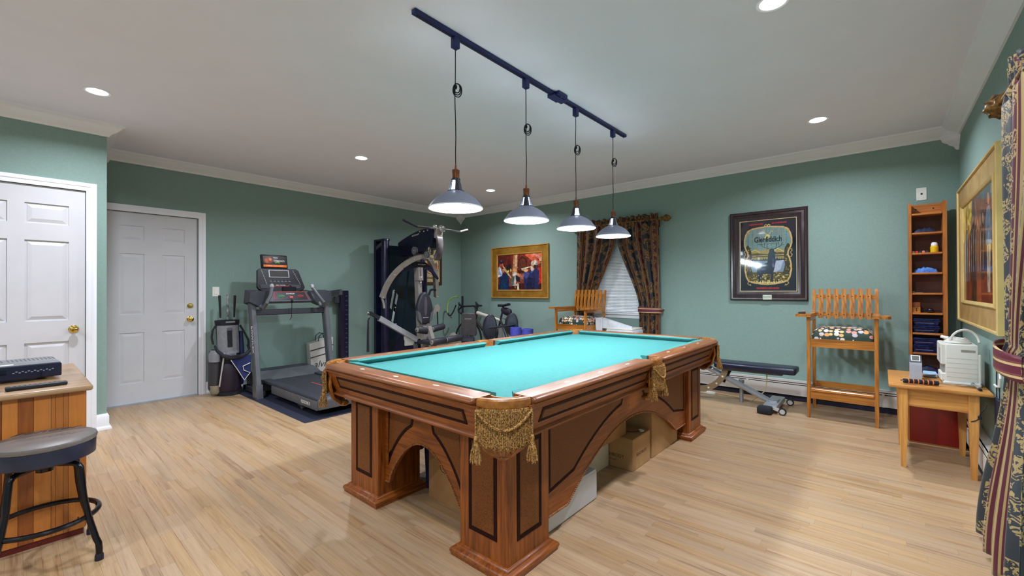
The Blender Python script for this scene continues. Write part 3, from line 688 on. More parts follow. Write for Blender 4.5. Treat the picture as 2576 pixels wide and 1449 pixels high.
# ================================================================ BACK WINDOW, BLIND, CURTAINS
def window(name, parts):
    pass
M_glass = mat('window_glass', (20,26,38), .05, 0, spec=.8)
x0, x1, z0, z1 = WB
win = struct('window_1', MB().bx(x0, x0+.05, YB+.03, YB+.07, z0, z1).bx(x1-.05, x1, YB+.03, YB+.07, z0, z1).bx(x0, x1, YB+.03, YB+.07, z0, z0+.05).bx(x0, x1, YB+.03, YB+.07, z1-.05, z1).bx(x0, x1, YB+.03, YB+.07, 1.49, 1.53), M_trim, smooth=0)
obj('pane', MB().bx(x0+.04, x1-.04, YB+.048, YB+.052, z0+.04, 1.5), M_glass, win, smooth=0); obj('pane', MB().bx(x0+.04, x1-.04, YB+.048, YB+.052, 1.52, z1-.04), M_glass, win, smooth=0)
tr = struct('trim_15', MB().bx(x0-.06, x0, YB-.016, YB, z0-.02, z1+.06).bx(x1, x1+.06, YB-.016, YB, z0-.02, z1+.06).bx(x0, x1, YB-.016, YB, z1, z1+.06), M_trim, smooth=0)
struct('trim_16', MB().rb(x0-.08, x1+.08, YB-.045, YB+.03, z0-.012, z0+.014, .006, 1).bx(x0-.06, x1+.06, YB-.014, YB, z0-.06, z0-.012), M_trim, smooth=0)
M_slat = mat('white_blind_slat', (232,236,242), .5)
bl = thing('window_blind', 'white horizontal slat blind in the back window between patterned curtains', 'blind', ((x0+x1)/2, YB-.005, z0+.02))
obj('head_rail', MB().bx(x0+.004, x1-.004, YB-.018, YB+.024, z1-.045, z1-.002), M_slat, bl, smooth=0)
obj('bottom_rail', MB().rb(x0+.006, x1-.006, YB-.014, YB+.018, z0+.018, z0+.036, .004, 1), M_slat, bl, smooth=0)
sm = None; z = z0+.052
while z < z1-.05:
    if sm is None:
        mb = MB(); n = 4; rg = []
        for xx in (x0+.006, x1-.006): rg.append([(xx, YB+.002+.0125*math.cos(R(58))*(2*i/n-1), .0125*math.sin(R(58))*(2*i/n-1)+.0016*(1-(2*i/n-1)**2)) for i in range(n+1)])
        mb.loft(rg, closed=False); o = obj('slat', mb, M_slat, bl); sm = o.data
    else: o = bpy.data.objects.new('slat', sm); COL.objects.link(o); setm(o, bl)
    o.location.z = z; z += .0215
obj('lift_cord', MB().tube([(x1-.16, YB-.012, z1-.03), (x1-.16, YB-.012, z0+.1)], .002, 5), M_slat, bl)
# patterned curtain cloth: broad damask stripes, gold bands
def curtain_mat(name, navy, maroon, gold, scale, metal=0):
    m = bpy.data.materials.new(name); m.use_nodes = True; nt = m.node_tree; b = nt.nodes['Principled BSDF']; L = nt.links
    at = nn(nt, 'ShaderNodeAttribute', attribute_name='weave'); sp = nn(nt, 'ShaderNodeSeparateXYZ'); L.new(at.outputs['Vector'], sp.inputs[0])
    fr = nn(nt, 'ShaderNodeMath', operation='FRACT'); L.new(sp.outputs[0], fr.inputs[0])
    cr = nn(nt, 'ShaderNodeValToRGB'); cr.color_ramp.interpolation = 'CONSTANT'; e = cr.color_ramp.elements
    e[0].position = 0; e[0].color = (*lin(navy), 1); e[1].position = .44; e[1].color = (*lin(gold), 1)
    for p, c in ((.49, maroon), (.53, gold), (.55, maroon), (.72, gold), (.74, maroon), (.78, gold), (.83, navy)): q = e.new(p); q.color = (*lin(c), 1)
    L.new(fr.outputs[0], cr.inputs[0])
    band = nn(nt, 'ShaderNodeValToRGB'); band.color_ramp.interpolation = 'CONSTANT'; e = band.color_ramp.elements; e[0].color = (1,1,1,1); e[1].position = .44; e[1].color = (0,0,0,1)
    for p, v in ((.55, 1), (.72, 0), (.83, 1)): q = e.new(p); q.color = (v, v, v, 1)
    L.new(fr.outputs[0], band.inputs[0])
    n1 = nn(nt, 'ShaderNodeTexNoise'); n1.inputs['Scale'].default_value = scale; n1.inputs['Detail'].default_value = 2.2; n1.inputs['Distortion'].default_value = 2.4; L.new(at.outputs['Vector'], n1.inputs['Vector'])
    n2 = nn(nt, 'ShaderNodeTexNoise'); n2.inputs['Scale'].default_value = scale*.3; n2.inputs['Detail'].default_value = 0; L.new(at.outputs['Vector'], n2.inputs['Vector'])
    a = nn(nt, 'ShaderNodeMath', operation='GREATER_THAN'); a.inputs[1].default_value = .5; L.new(n1.outputs['Fac'], a.inputs[0])
    c_ = nn(nt, 'ShaderNodeMath', operation='GREATER_THAN'); c_.inputs[1].default_value = .47; L.new(n2.outputs['Fac'], c_.inputs[0])
    m1 = nn(nt, 'ShaderNodeMath', operation='MULTIPLY'); L.new(a.outputs[0], m1.inputs[0]); L.new(c_.outputs[0], m1.inputs[1])
    m2 = nn(nt, 'ShaderNodeMath', operation='MULTIPLY'); L.new(m1.outputs[0], m2.inputs[0]); L.new(band.outputs[0], m2.inputs[1])
    mx = nn(nt, 'ShaderNodeMix', data_type='RGBA'); L.new(m2.outputs[0], mx.inputs['Factor']); L.new(cr.outputs[0], mx.inputs['A']); mx.inputs['B'].default_value = (*lin(gold), 1)
    L.new(mx.outputs['Result'], b.inputs['Base Color']); b.inputs['Roughness'].default_value = .5; b.inputs['Sheen Weight'].default_value = .2; b.inputs['Specular IOR Level'].default_value = .35
    return m
M_cur = curtain_mat('striped_damask_far', (22,26,34), (66,14,22), (132,92,40), 10)
M_curR = curtain_mat('striped_damask_near', (34,40,46), (80,16,36), (156,134,86), 10)
def sheet(name, fn, nu, nv, cloth_w, m, parent, th=.002, per=.30, s0=0.):
    """fn(u,v)->point, v 0 at the bottom; weave coordinate follows the cloth"""
    us = np.linspace(0, 1, nu+1); vs = np.linspace(0, 1, nv+1)
    P = [[fn(u, v) for u in us] for v in vs]
    co = [tuple(p) for r_ in P for p in r_]; W = [((s0+u*cloth_w)/per, v0[2]/per, 0) for r_ in P for u, v0 in zip(us, r_)]
    fs = [(j*(nu+1)+i, j*(nu+1)+i+1, (j+1)*(nu+1)+i+1, (j+1)*(nu+1)+i) for j in range(nv) for i in range(nu)]
    me = bpy.data.meshes.new(name); me.from_pydata(co, [], fs)
    a = me.attributes.new('weave', 'FLOAT_VECTOR', 'POINT'); a.data.foreach_set('vector', np.array(W).ravel())
    o = link(name, me, m, parent, False, 180); md = o.modifiers.new('cloth', 'SOLIDIFY'); md.thickness = th; return o
def lerp(a, b, t): return a+(b-a)*t
def smooth(t): t = max(0, min(1, t)); return t*t*(3-2*t)
M_gold = mat('antique_gold', (150,112,52), .45, .5, (80,52,22), 60)
def finial(mb, prof, lobes, amp, tw, n=48):
    mb.loft([[(r*(1+amp*(max(0, math.cos(lobes*(2*PI*j/n)+tw*h)))*(1 if i > 4 else 0))*math.cos(2*PI*j/n), r*(1+amp*(max(0, math.cos(lobes*(2*PI*j/n)+tw*h)))*(1 if i > 4 else 0))*math.sin(2*PI*j/n), h) for j in range(n)] for i, (r, h) in enumerate(prof)]); return mb
YR = YB-.085; RZ = 2.195
rod = thing('curtain_rod', 'antique gold rod with leaf finials above the back window', 'curtain rod', (-2.92, YR, RZ))
obj('pole', MB().cyl((-3.58, YR, RZ), (-2.24, YR, RZ), .016, n=14), M_gold, rod)
for s, xx in ((-1, -3.58), (1, -2.24)):
    mb = MB().at(Matrix.Translation((xx, YR, RZ)) @ Matrix.Rotation(s*PI/2, 4, 'Y'))
    finial(mb, [(.016, 0), (.028, .004), (.03, .012), (.02, .02), (.022, .03), (.030, .042), (.038, .055), (.042, .07), (.040, .085), (.033, .102), (.020, .122), (.006, .138), (.001, .14)], 7, .16, 26, 42)
    obj('finial', mb, M_gold, rod)
for xx in (-3.50, -2.30): obj('bracket', MB().bx(xx-.012, xx+.012, YR-.006, YB, RZ-.05, RZ-.02).bx(xx-.014, xx+.014, YB-.012, YB, RZ-.10, RZ+.02).lathe([(.02, -.012), (.022, 0), (.02, .012)], 12, (xx, YR, RZ), 'x'), M_gold, rod)
def far_curtain(sgn, label, s0):
    """sgn=+1 right panel (outer edge right)"""
    xo = -2.275 if sgn > 0 else -3.555; xi_top = -2.90; zt, zb, ztie = 2.275, .03, .965
    xi_tie = -2.555 if sgn > 0 else -3.27
    t = thing('curtain', label, 'curtain', (xo, YR, zb), 0, 'curtains of the back window')
    def fn(u, v):
        z = lerp(zb, zt, v)
        if z > ztie: k = (z-ztie)/(2.10-ztie); xi = lerp(xi_tie, xi_top, smooth(min(1, k))**.9); amp = lerp(.02, .03, min(1, k))
        else: k = (ztie-z)/(ztie-zb); xi = lerp(xi_tie, xi_tie-sgn*.02, k); amp = .02+.012*k
        xx = lerp(xo+sgn*.012*math.sin(PI*v), xi, u)
        f = math.sin(2*PI*(5.0*u)+.6)+.35*math.sin(2*PI*9*u+1.3+2*v)
        yy = YR+amp*f*.8
        if z > 2.16: yy = YR+.026*math.sin(2*PI*11*u)*(1 if z > 2.215 else -.8)-.004; z += .012*math.sin(2*PI*7*u+1)*(z > 2.24)
        if abs(z-ztie) < .05: yy = YR-.012+amp*f*.55
        return (xx, yy, z)
    sheet('panel_cloth', fn, 110, 60, .85, M_cur, t, s0=s0)
    def tie(u, v):
        a = 2*PI*u; xc = (xo+xi_tie)/2; hw = abs(xo-xi_tie)/2+.012
        return (xc+hw*math.cos(a)+(sgn*.03 if math.cos(a)*sgn > .3 else 0), YR-.005+.052*math.sin(a), ztie-.035+.075*v+.02*sgn*math.cos(a)*-.3)
    sheet('tie_back', tie, 40, 6, .045, M_cur, t, .004, per=.3, s0=.46*.3+.02)
    obj('tie_hook', MB().tube([(xo+sgn*.04, YB-.002, ztie+.01), (xo+sgn*.045, YR-.01, ztie+.01), (xo+sgn*.02, YR-.01, ztie+.005)], .006, 6), M_gold, t)
far_curtain(-1, 'dark green, gold and maroon striped curtain behind the left spectator chair', .0)
far_curtain(1, 'dark green, gold and maroon striped curtain tied back right of the window blind', .11)
# ---- right wall: near window and the big curtain
y0, y1, z0, z1 = WR
win2 = struct('window_2', MB().bx(XR+.03, XR+.07, y0, y0+.05, z0, z1).bx(XR+.03, XR+.07, y1-.05, y1, z0, z1).bx(XR+.03, XR+.07, y0, y1, z0, z0+.05).bx(XR+.03, XR+.07, y0, y1, z1-.05, z1).bx(XR+.03, XR+.07, y0, y1, 1.48, 1.52), M_trim, smooth=0)
obj('pane', MB().bx(XR+.048, XR+.052, y0+.04, y1-.04, z0+.04, 1.49), M_glass, win2, smooth=0); obj('pane', MB().bx(XR+.048, XR+.052, y0+.04, y1-.04, 1.51, z1-.04), M_glass, win2, smooth=0)
struct('trim_17', MB().bx(XR-.016, XR, y0-.06, y0, z0-.05, z1+.06).bx(XR-.016, XR, y1, y1+.06, z0-.05, z1+.06).bx(XR-.016, XR, y0, y1, z1, z1+.06).bx(XR-.04, XR, y0-.06, y1+.06, z0-.02, z0), M_trim, smooth=0)
XQ = .452; RZ2 = 2.147
rod2 = thing('curtain_rod', 'thick gold rod end with carved leaf finial beside the near curtain', 'curtain rod', (XQ, 2.4, RZ2))
obj('pole', MB().cyl((XQ, 1.0, RZ2), (XQ, 3.10, RZ2), .018, n=14), M_gold, rod2)
mb = MB().at(Matrix.Translation((XQ, 3.10, RZ2)) @ Matrix.Rotation(-PI/2, 4, 'X'))
finial(mb, [(.018, 0), (.034, .004), (.036, .016), (.026, .024), (.030, .036), (.042, .048), (.053, .064), (.058, .082), (.057, .098), (.050, .116), (.036, .138), (.018, .154), (.002, .162)], 10, .15, 22, 60)
M_goldk = mat('dark_antique_gold', (150,108,50), .4, .5, (36,24,12), 40)
obj('finial', mb, M_goldk, rod2)
obj('bracket', MB().bx(XQ, XR, 2.99, 3.02, RZ2-.05, RZ2-.02).bx(XR-.012, XR, 2.985, 3.025, RZ2-.10, RZ2+.02), M_gold, rod2)
cr_ = thing('curtain', 'large damask curtain with gold stripes and maroon tie-back at the right edge', 'curtain', (XQ, 2.7, .03))
def near_curtain(u, v):
    zb, zt, ztie = .035, 2.242, .93
    z = lerp(zb, zt, v)
    if z > ztie:
        k = smooth((z-ztie)/(2.0-ztie)); yo = lerp(3.00, 3.03, k); yi = lerp(2.62, 2.0, k); amp = lerp(.026, .034, k); xb = XQ-.004
    else:
        k = smooth((ztie-z)/(ztie-zb)); yo = lerp(3.00, 3.17, k); yi = lerp(2.62, 2.30, k); amp = lerp(.026, .052, k); xb = XQ-.004-.055*k
    yy = lerp(yo, yi, u); f = math.sin(2*PI*4.2*u+.3)+.3*math.sin(2*PI*8*u+1.7*v)
    xx = xb-amp*f*.75
    if z > 2.112:
        k = (z-2.112)/.13; xx = XQ-.002+(.024*math.sin(2*PI*11*u+.7*math.sin(2*PI*3*u))+.012*math.sin(2*PI*19*u+1))*(1 if z > 2.147 else -.9)*(.55+.6*abs(k-.35)); z += (.016*math.sin(2*PI*8*u)+.012*math.sin(2*PI*13*u+2))*smooth((z-2.167)/.07)
    if abs(z-ztie) < .06: xx = XQ-.02-amp*f*.5
    return (min(xx, XR-.022), yy, z)
sheet('panel_cloth', near_curtain, 150, 90, .95, M_curR, cr_, s0=.236)
def near_tie(u, v):
    a = 2*PI*u; return (XQ-.012+.066*math.cos(a), 2.815+.205*math.sin(a)+(.02 if math.sin(a) > .3 else 0), .885+.105*v+.02*math.sin(a))
sheet('tie_back', near_tie, 48, 8, .0, M_curR, cr_, .005, per=.3, s0=.52*.3)
def tie_mat():
    m = bpy.data.materials.new('striped_tie_band'); m.use_nodes = True; nt = m.node_tree; b = nt.nodes['Principled BSDF']; L = nt.links
    g = nn(nt, 'ShaderNodeNewGeometry'); sp = nn(nt, 'ShaderNodeSeparateXYZ'); at = nn(nt, 'ShaderNodeAttribute', attribute_name='weave'); L.new(at.outputs['Vector'], sp.inputs[0])
    ml = nn(nt, 'ShaderNodeMath', operation='MULTIPLY'); ml.inputs[1].default_value = .3/.05; L.new(sp.outputs[1], ml.inputs[0]); fr = nn(nt, 'ShaderNodeMath', operation='FRACT'); L.new(ml.outputs[0], fr.inputs[0])
    cr = nn(nt, 'ShaderNodeValToRGB'); cr.color_ramp.interpolation = 'CONSTANT'; e = cr.color_ramp.elements; e[0].color = (*lin((96,26,46)), 1); e[1].position = .62; e[1].color = (*lin((196,172,120)), 1); q = e.new(.82); q.color = (*lin((120,60,60)), 1)
    L.new(fr.outputs[0], cr.inputs[0]); L.new(cr.outputs[0], b.inputs['Base Color']); b.inputs['Roughness'].default_value = .45; return m
MT = tie_mat()
for o in COL.objects:
    if o.name.startswith('tie_back'): o.data.materials.clear(); o.data.materials.append(MT)
# ================================================================ WALL THINGS
M_plate = mat('white_plastic_plate', (232,230,224), .35)
t = thing('light_switch', 'white rocker light switch plate right of the entry door', 'light switch', (XL, 1.652, 1.24))
obj('plate', MB().rb(XL, XL+.006, 1.652-.037, 1.652+.037, 1.24-.06, 1.24+.06, .003, 1), M_plate, t); obj('rocker', MB().rb(XL+.005, XL+.010, 1.652-.017, 1.652+.017, 1.24-.034, 1.24+.034, .002, 1), M_plate, t)
t = thing('wall_plate', 'blank white wall plate with a small centre jack above the shelf tower', 'wall plate', (.292, YB, 2.16))
obj('plate', MB().rb(.292-.037, .292+.037, YB-.006, YB, 2.10, 2.222, .003, 1), M_plate, t); obj('jack', MB().cyl((.292, YB-.009, 2.162), (.292, YB-.005, 2.162), .008, n=10), M_black, t)
# ---- framed pictures
def frame_ring(M, w, h, prof):
    """mitred frame; prof = [(inset from outer edge, height)] in M's plane"""
    mb = MB().at(M); k = [(-w/2, -h/2), (w/2, -h/2), (w/2, h/2), (-w/2, h/2)]
    rg = []
    for cx, cy in k: rg.append([(cx-math.copysign(o, cx), cy-math.copysign(o, cy), z) for o, z in prof])
    return mb.loft(rg, closed=True, cap=False, loop=True)
M_gframe = mat('gilded_frame', (150,104,30), .45, .35, (176,130,48), 9, bump=.1)
M_gedge = mat('gilded_edge', (196,142,66), .4, .3, (206,156,80), 8)
# jazz painting on the back wall
cx, cz, w_, h_ = -4.772, 1.56, 1.275, .905
MJ = frame_M((cx, YB-.001, cz), (1, 0, 0), (0, 0, 1))
t = thing('framed_painting', 'painting of jazz musicians in a wide gold frame on the back wall', 'painting', (cx, YB, cz-h_/2))
obj('frame', frame_ring(MJ, w_, h_, [(.012, 0), (.012, .030), (.02, .026), (.14, .018), (.142, .0), ]), M_gframe, t, smooth=0)
obj('outer_edge', frame_ring(MJ, w_, h_, [(0, 0), (0, .034), (.006, .040), (.014, .038), (.018, .028), (.014, 0)]), M_gedge, t)
obj('inner_edge', frame_ring(MJ, w_-.25, h_-.25, [(0, .01), (0, .026), (.006, .030), (.018, .024), (.022, .012)]), M_gedge, t)
cw, ch = w_-.285, h_-.285; c = Canvas(cw, ch, 190, (118,40,24))
c.poly([(0,0),(1,0),(1,.2),(0,.16)], (70,22,22)); c.poly([(.3,.16),(.75,.2),(.8,.5),(.3,.5)], (128,60,34)); c.poly([(.0,.6),(.32,.62),(.32,1),(0,1)], (92,28,24))
c.poly([(.34,.4),(.38,1),(.48,1),(.45,.4)], (178,122,78)); c.poly([(.40,.55),(.42,1),(.46,1),(.44,.55)], (206,168,128)); c.poly([(.62,.98),(.75,1),(1,.72),(.9,.68)], (206,92,62)); c.poly([(.7,1),(1,1),(1,.78)], (222,108,74)); c.poly([(.78,1),(.86,1),(1,.86),(1,.8)], (238,148,118))
c.ell(.585,.72,.105,.21,(70,30,20)); c.ell(.585,.70,.085,.17,(96,44,26)); c.poly([(.48,.46),(.7,.46),(.7,.55),(.48,.55)], (64,26,20)); c.poly([(.52,.3),(.64,.3),(.62,.45),(.5,.45)], (156,92,76))
c.poly([(.92,.16),(1,.18),(1,.62),(.93,.6)], (196,42,30)); c.poly([(.25,.1),(.3,.1),(.3,.36),(.24,.38)], (178,66,42))
for k in range(90):
    x, y = random.random(), random.random(); r = random.uniform(.008, .03); q = c.c[int(y*(c.ny-1)), int(x*(c.nx-1))]; f = random.uniform(.75, 1.3); c.ell(x, y, r, r*random.uniform(.5, 1.6), np.clip(q*f, 0, 255), random.random()*3, .8)
# trombonist at left
c.poly([(.02,0),(.28,0),(.27,.3),(.24,.46),(.14,.48),(.04,.36)], (24,40,78)); c.poly([(.06,0),(.2,0),(.2,.32),(.1,.3)], (18,56,92)); c.poly([(0,.36),(.1,.4),(.12,.5),(.08,.64),(.03,.68),(0,.6)], (146,162,196)); c.poly([(0,.36),(.09,.42),(.1,.46),(0,.42)], (210,216,230)); c.poly([(.02,.66),(.05,.68),(.11,.45),(.09,.44)], (222,228,240))
c.ell(.085,.72,.05,.085,(150,60,40)); c.ell(.11,.73,.025,.04,(196,104,66)); c.ell(.085,.81,.048,.055,(28,30,52)); c.ell(.08,.83,.02,.02,(92,104,150)); c.ell(.135,.56,.04,.05,(206,128,82))
c.line([(.13,.68),(.36,.28)], .022, (208,178,128)); c.line([(.14,.60),(.34,.30)], .008, (238,220,180)); c.ell(.27,.62,.055,.12,(30,22,26)); c.ell(.31,.55,.02,.04,(214,178,92)); c.ell(.25,.52,.02,.05,(210,170,60))
# pianist in the middle
c.ell(.41,.57,.035,.06,(216,160,100)); c.poly([(.36,.5),(.44,.5),(.5,.34),(.5,.12),(.36,.12)], (206,196,180)); c.poly([(.42,.42),(.52,.36),(.54,.1),(.44,.16)], (28,30,40)); c.poly([(.3,.1),(.38,.14),(.4,.4),(.32,.34)], (90,98,92)); c.poly([(.44,.44),(.48,.48),(.53,.38),(.5,.35)], (212,142,84)); c.poly([(.46,0),(.5,0),(.5,.18),(.46,.2)], (214,190,160)); c.poly([(.44,.24),(.52,.22),(.52,.18),(.44,.2)], (190,66,40)); c.line([(.4,.2),(.42,.03)], .018, (198,150,96)); c.ell(.41,.02,.04,.03,(50,28,30))
# trumpeter at right
c.poly([(.63,.02),(.92,0),(.94,.3),(.95,.52),(.86,.6),(.72,.5),(.62,.42),(.6,.34)], (38,40,84)); c.poly([(.66,.02),(.84,0),(.86,.3),(.7,.36)], (26,28,60)); c.poly([(.6,.46),(.66,.52),(.74,.44),(.68,.3),(.62,.34)], (64,66,118)); c.poly([(.77,.46),(.84,.52),(.82,.56),(.76,.5)], (70,104,190)); c.ell(.845,.72,.075,.085,(216,196,168)); c.ell(.80,.60,.045,.085,(196,152,118)); c.ell(.785,.58,.025,.06,(230,206,178)); c.ell(.87,.63,.05,.06,(60,26,30)); c.ell(.89,.70,.03,.04,(140,130,120))
c.line([(.56,.585),(.78,.635)], .016, (226,214,184)); c.line([(.6,.55),(.7,.62)], .01, (240,236,220)); c.ell(.655,.54,.05,.045,(206,150,104)); c.ell(.585,.57,.02,.035,(224,196,140)); c.ell(.97,.82,.025,.05,(226,170,140))
for k in range(420):
    x, y = random.random(), random.random(); q = c.c[int(y*(c.ny-1)), int(x*(c.nx-1))].copy(); f = random.choice((.55, .75, 1.25, 1.5)); c.ell(x, y, random.uniform(.004, .014), random.uniform(.006, .03), np.clip(q*f, 0, 255), random.uniform(-.8, .8), .55)
c.grain(.08, 3); c.build('canvas', MJ @ Matrix.Translation((0, 0, .013)), vcol('oil_paint', .45, .15), t)
# whisky mirror
cx, cz, w_, h_ = -1.012, 1.638, .788, 1.045
MG = frame_M((cx, YB-.001, cz), (1, 0, 0), (0, 0, 1)); W_dk = wood('dark_walnut_frame', (34,19,25), (58,35,39), 'z', .3, .4, 40)
t = thing('bar_mirror', 'dark framed Scotch whisky bar mirror with stag and gold scroll border', 'mirror sign', (cx, YB, cz-h_/2))
obj('frame', frame_ring(MG, w_, h_, [(0, 0), (0, .028), (.012, .036), (.03, .034), (.036, .026), (.06, .03), (.075, .022), (.1, .02), (.106, .0)]), W_dk, t)
obj('gilt_slip', frame_ring(MG, w_-.208, h_-.208, [(0, .01), (0, .02), (.006, .02), (.008, .012)]), mat('cream_gilt', (214,190,150), .4, .2), t, smooth=0)
cw, ch = w_-.21, h_-.21; c = Canvas(cw, ch, 260, (20,18,40))
def mir(pts): return pts+[(1-x, y) for x, y in reversed(pts)]
brd = mir([(.5,.905),(.36,.895),(.24,.885),(.16,.86),(.11,.80),(.085,.72),(.085,.66),(.11,.60),(.145,.55),(.15,.5),(.12,.45),(.1,.38),(.095,.3),(.12,.2),(.16,.145),(.26,.12),(.38,.105),(.5,.1)])
c.poly(brd, (112,140,138))
cl = c.c.copy(); inside = np.all(np.abs(c.c-np.array((112,140,138))) < 1, axis=2)
c.poly([(.0,.9),(1,.9),(1,.62),(0,.62)], (118,146,144)); 
for k in range(9): x = .15+.085*k; c.line([(x,.62),(x,.9)], .004, (78,104,104))
c.poly([(.0,.535),(.1,.55),(.2,.57),(.3,.6),(.38,.57),(.5,.59),(.6,.57),(.68,.6),(.78,.57),(.9,.6),(1,.56),(1,.44),(0,.44)], (160,138,72)); c.poly([(.12,.52),(.3,.54),(.5,.52),(.7,.54),(.88,.52),(.88,.48),(.12,.48)], (84,70,36)); c.line([(.14,.54),(.28,.585),(.36,.55)], .012, (214,196,116)); c.line([(.6,.55),(.68,.59),(.8,.54)], .012, (214,196,116)); c.line([(.2,.5),(.8,.505)], .01, (196,176,98))
c.poly([(.1,.445),(.9,.445),(.9,.43),(.1,.43)], (30,34,50)); 
for k in range(30): x = .15+.7*random.random(); c.poly([(x-.012,.432),(x+.012,.432),(x,.432+random.uniform(.02,.05))], (26,32,46))
c.poly([(.1,.43),(.9,.43),(.9,.26),(.1,.26)], (122,142,166)); c.poly([(.55,.40),(.78,.43),(.72,.3),(.58,.24)], (176,184,202))
c.poly([(.08,.27),(.92,.27),(.92,.08),(.08,.08)], (92,76,36))
for k in range(260): x, y = random.uniform(.1,.9), random.uniform(.1,.26); c.ell(x, y, random.uniform(.006,.02), random.uniform(.003,.009), random.choice(((190,166,84),(28,24,18),(150,122,56),(28,24,18),(216,200,128))))
for k in range(26): x = .16+.68*k/25; c.poly([(x-.012,.115),(x+.012,.115),(x+random.uniform(-.012,.012),.155)], (226,212,140))
for s in (0, 1):
    f = (lambda p: p) if s == 0 else (lambda p: (1-p[0], p[1]))
    c.poly([f(p) for p in ((.1,.62),(.15,.66),(.2,.6),(.22,.5),(.2,.36),(.24,.24),(.1,.22),(.08,.45))], (62,50,24)); 
    for k in range(40): x, y = random.uniform(.1,.2), random.uniform(.24,.62); c.ell(*f((x, y)), .012, .007, random.choice(((164,142,66),(30,26,18),(120,98,44))), random.random())
# stag
st = (24,28,58); c.poly([(.31,.29),(.33,.36),(.42,.38),(.5,.40),(.51,.52),(.54,.56),(.6,.57),(.63,.52),(.645,.42),(.62,.32),(.6,.26),(.595,.13),(.565,.13),(.56,.24),(.47,.25),(.38,.24),(.37,.14),(.34,.13),(.345,.23),(.315,.24)], st); c.ell(.575,.56,.045,.035,st); c.poly([(.6,.56),(.66,.535),(.655,.52),(.6,.53)], st)
for s in (-1, 1):
    b0 = .575+.02*s; c.line([(b0,.585),(b0+s*.06,.60),(b0+s*.13,.62),(b0+s*.17,.67)], .009, (30,32,46)); c.line([(b0+s*.06,.60),(b0+s*.06,.66)], .007, (30,32,46)); c.line([(b0+s*.11,.615),(b0+s*.1,.68)], .007, (30,32,46)); c.line([(b0+s*.145,.635),(b0+s*.2,.64)], .007, (30,32,46)); c.line([(b0+s*.03,.595),(b0+s*.08,.575)], .006, (30,32,46))
c.ell(.43,.31,.05,.02,(50,60,110)); c.ell(.6,.4,.02,.06,(52,54,100)); c.ell(.6,.36,.02,.03,(92,92,140))
# upper emblem: pale stag head
c.poly([(.44,.735),(.47,.78),(.5,.80),(.53,.79),(.55,.77),(.53,.75),(.5,.73)], (206,200,130)); c.line([(.49,.79),(.45,.82),(.44,.86)], .008, (206,200,130)); c.line([(.52,.79),(.56,.82),(.57,.855)], .008, (206,200,130)); c.line([(.455,.82),(.41,.845)], .006, (206,200,130)); c.line([(.555,.82),(.6,.84)], .006, (206,200,130))
c.line([(.24,.74),(.28,.79),(.36,.84),(.42,.855)], .008, (196,110,110), .8); c.line([(.6,.855),(.68,.83),(.75,.78)], .008, (196,110,110), .8)
keep = inside; bg = np.zeros_like(c.c); bg[:] = (20,18,40); c.c = np.where(keep[..., None], c.c, bg)
c.line(brd, .026, (214,184,110), closed=True); c.line(brd, .013, (150,36,30), closed=True); c.line(brd, .006, (236,214,150), closed=True)
for s in (0, 1):
    f = (lambda p: p) if s == 0 else (lambda p: (1-p[0], p[1]))
    for q in ([(.16,.865),(.13,.845),(.14,.82),(.18,.835),(.22,.885)], [(.16,.145),(.14,.11),(.17,.09),(.2,.085),(.19,.1)], [(.12,.58),(.085,.575),(.08,.55),(.105,.54),(.1,.52),(.08,.5),(.09,.475),(.12,.47)]): c.line([f(p) for p in q], .014, (206,180,110)); c.line([f(p) for p in q], .005, (60,40,30))
for q in ([(.46,.905),(.45,.925),(.48,.935),(.5,.915),(.52,.935),(.55,.925),(.54,.905)],): c.line(q, .012, (214,190,120))
for x0_, x1_, y_ in ((.17,.42,.945), (.58,.83,.945), (.3,.7,.045)):
    x = x0_
    while x < x1_:
        w2 = random.uniform(.008, .018); c.poly([(x,y_-.01),(x+w2,y_-.01),(x+w2,y_+.01),(x,y_+.01)], (196,28,36)); x += w2+.006
c.grain(.03, 2); c.build('mirror_print', MG @ Matrix.Translation((0, 0, .011)), vcol('printed_mirror', .06, .9, .8), t)
M_ink = mat('black_ink', (16,16,18), .5)
text('lettering', 'Glenfiddich', .088, MG @ Matrix.Translation((.005, .186, .0118)), M_ink, t, sx=.70, bold=.0016)
text('small_lettering', 'SINGLE MALT SCOTCH WHISKY', .018, MG @ Matrix.Translation((.005, .135, .0118)), mat('grey_ink', (60,76,78), .5), t, sx=.8)
pq = obj('plaque', MB().rb(cx-.046, cx+.046, YB-.045, YB-.032, 1.125, 1.18, .003, 1), mat('cream_plaque', (196,206,190), .4), t)
text('plaque_lettering', 'Glenfiddich', .018, frame_M((cx, YB-.0453, 1.157), (1, 0, 0), (0, 0, 1)), M_ink, pq)
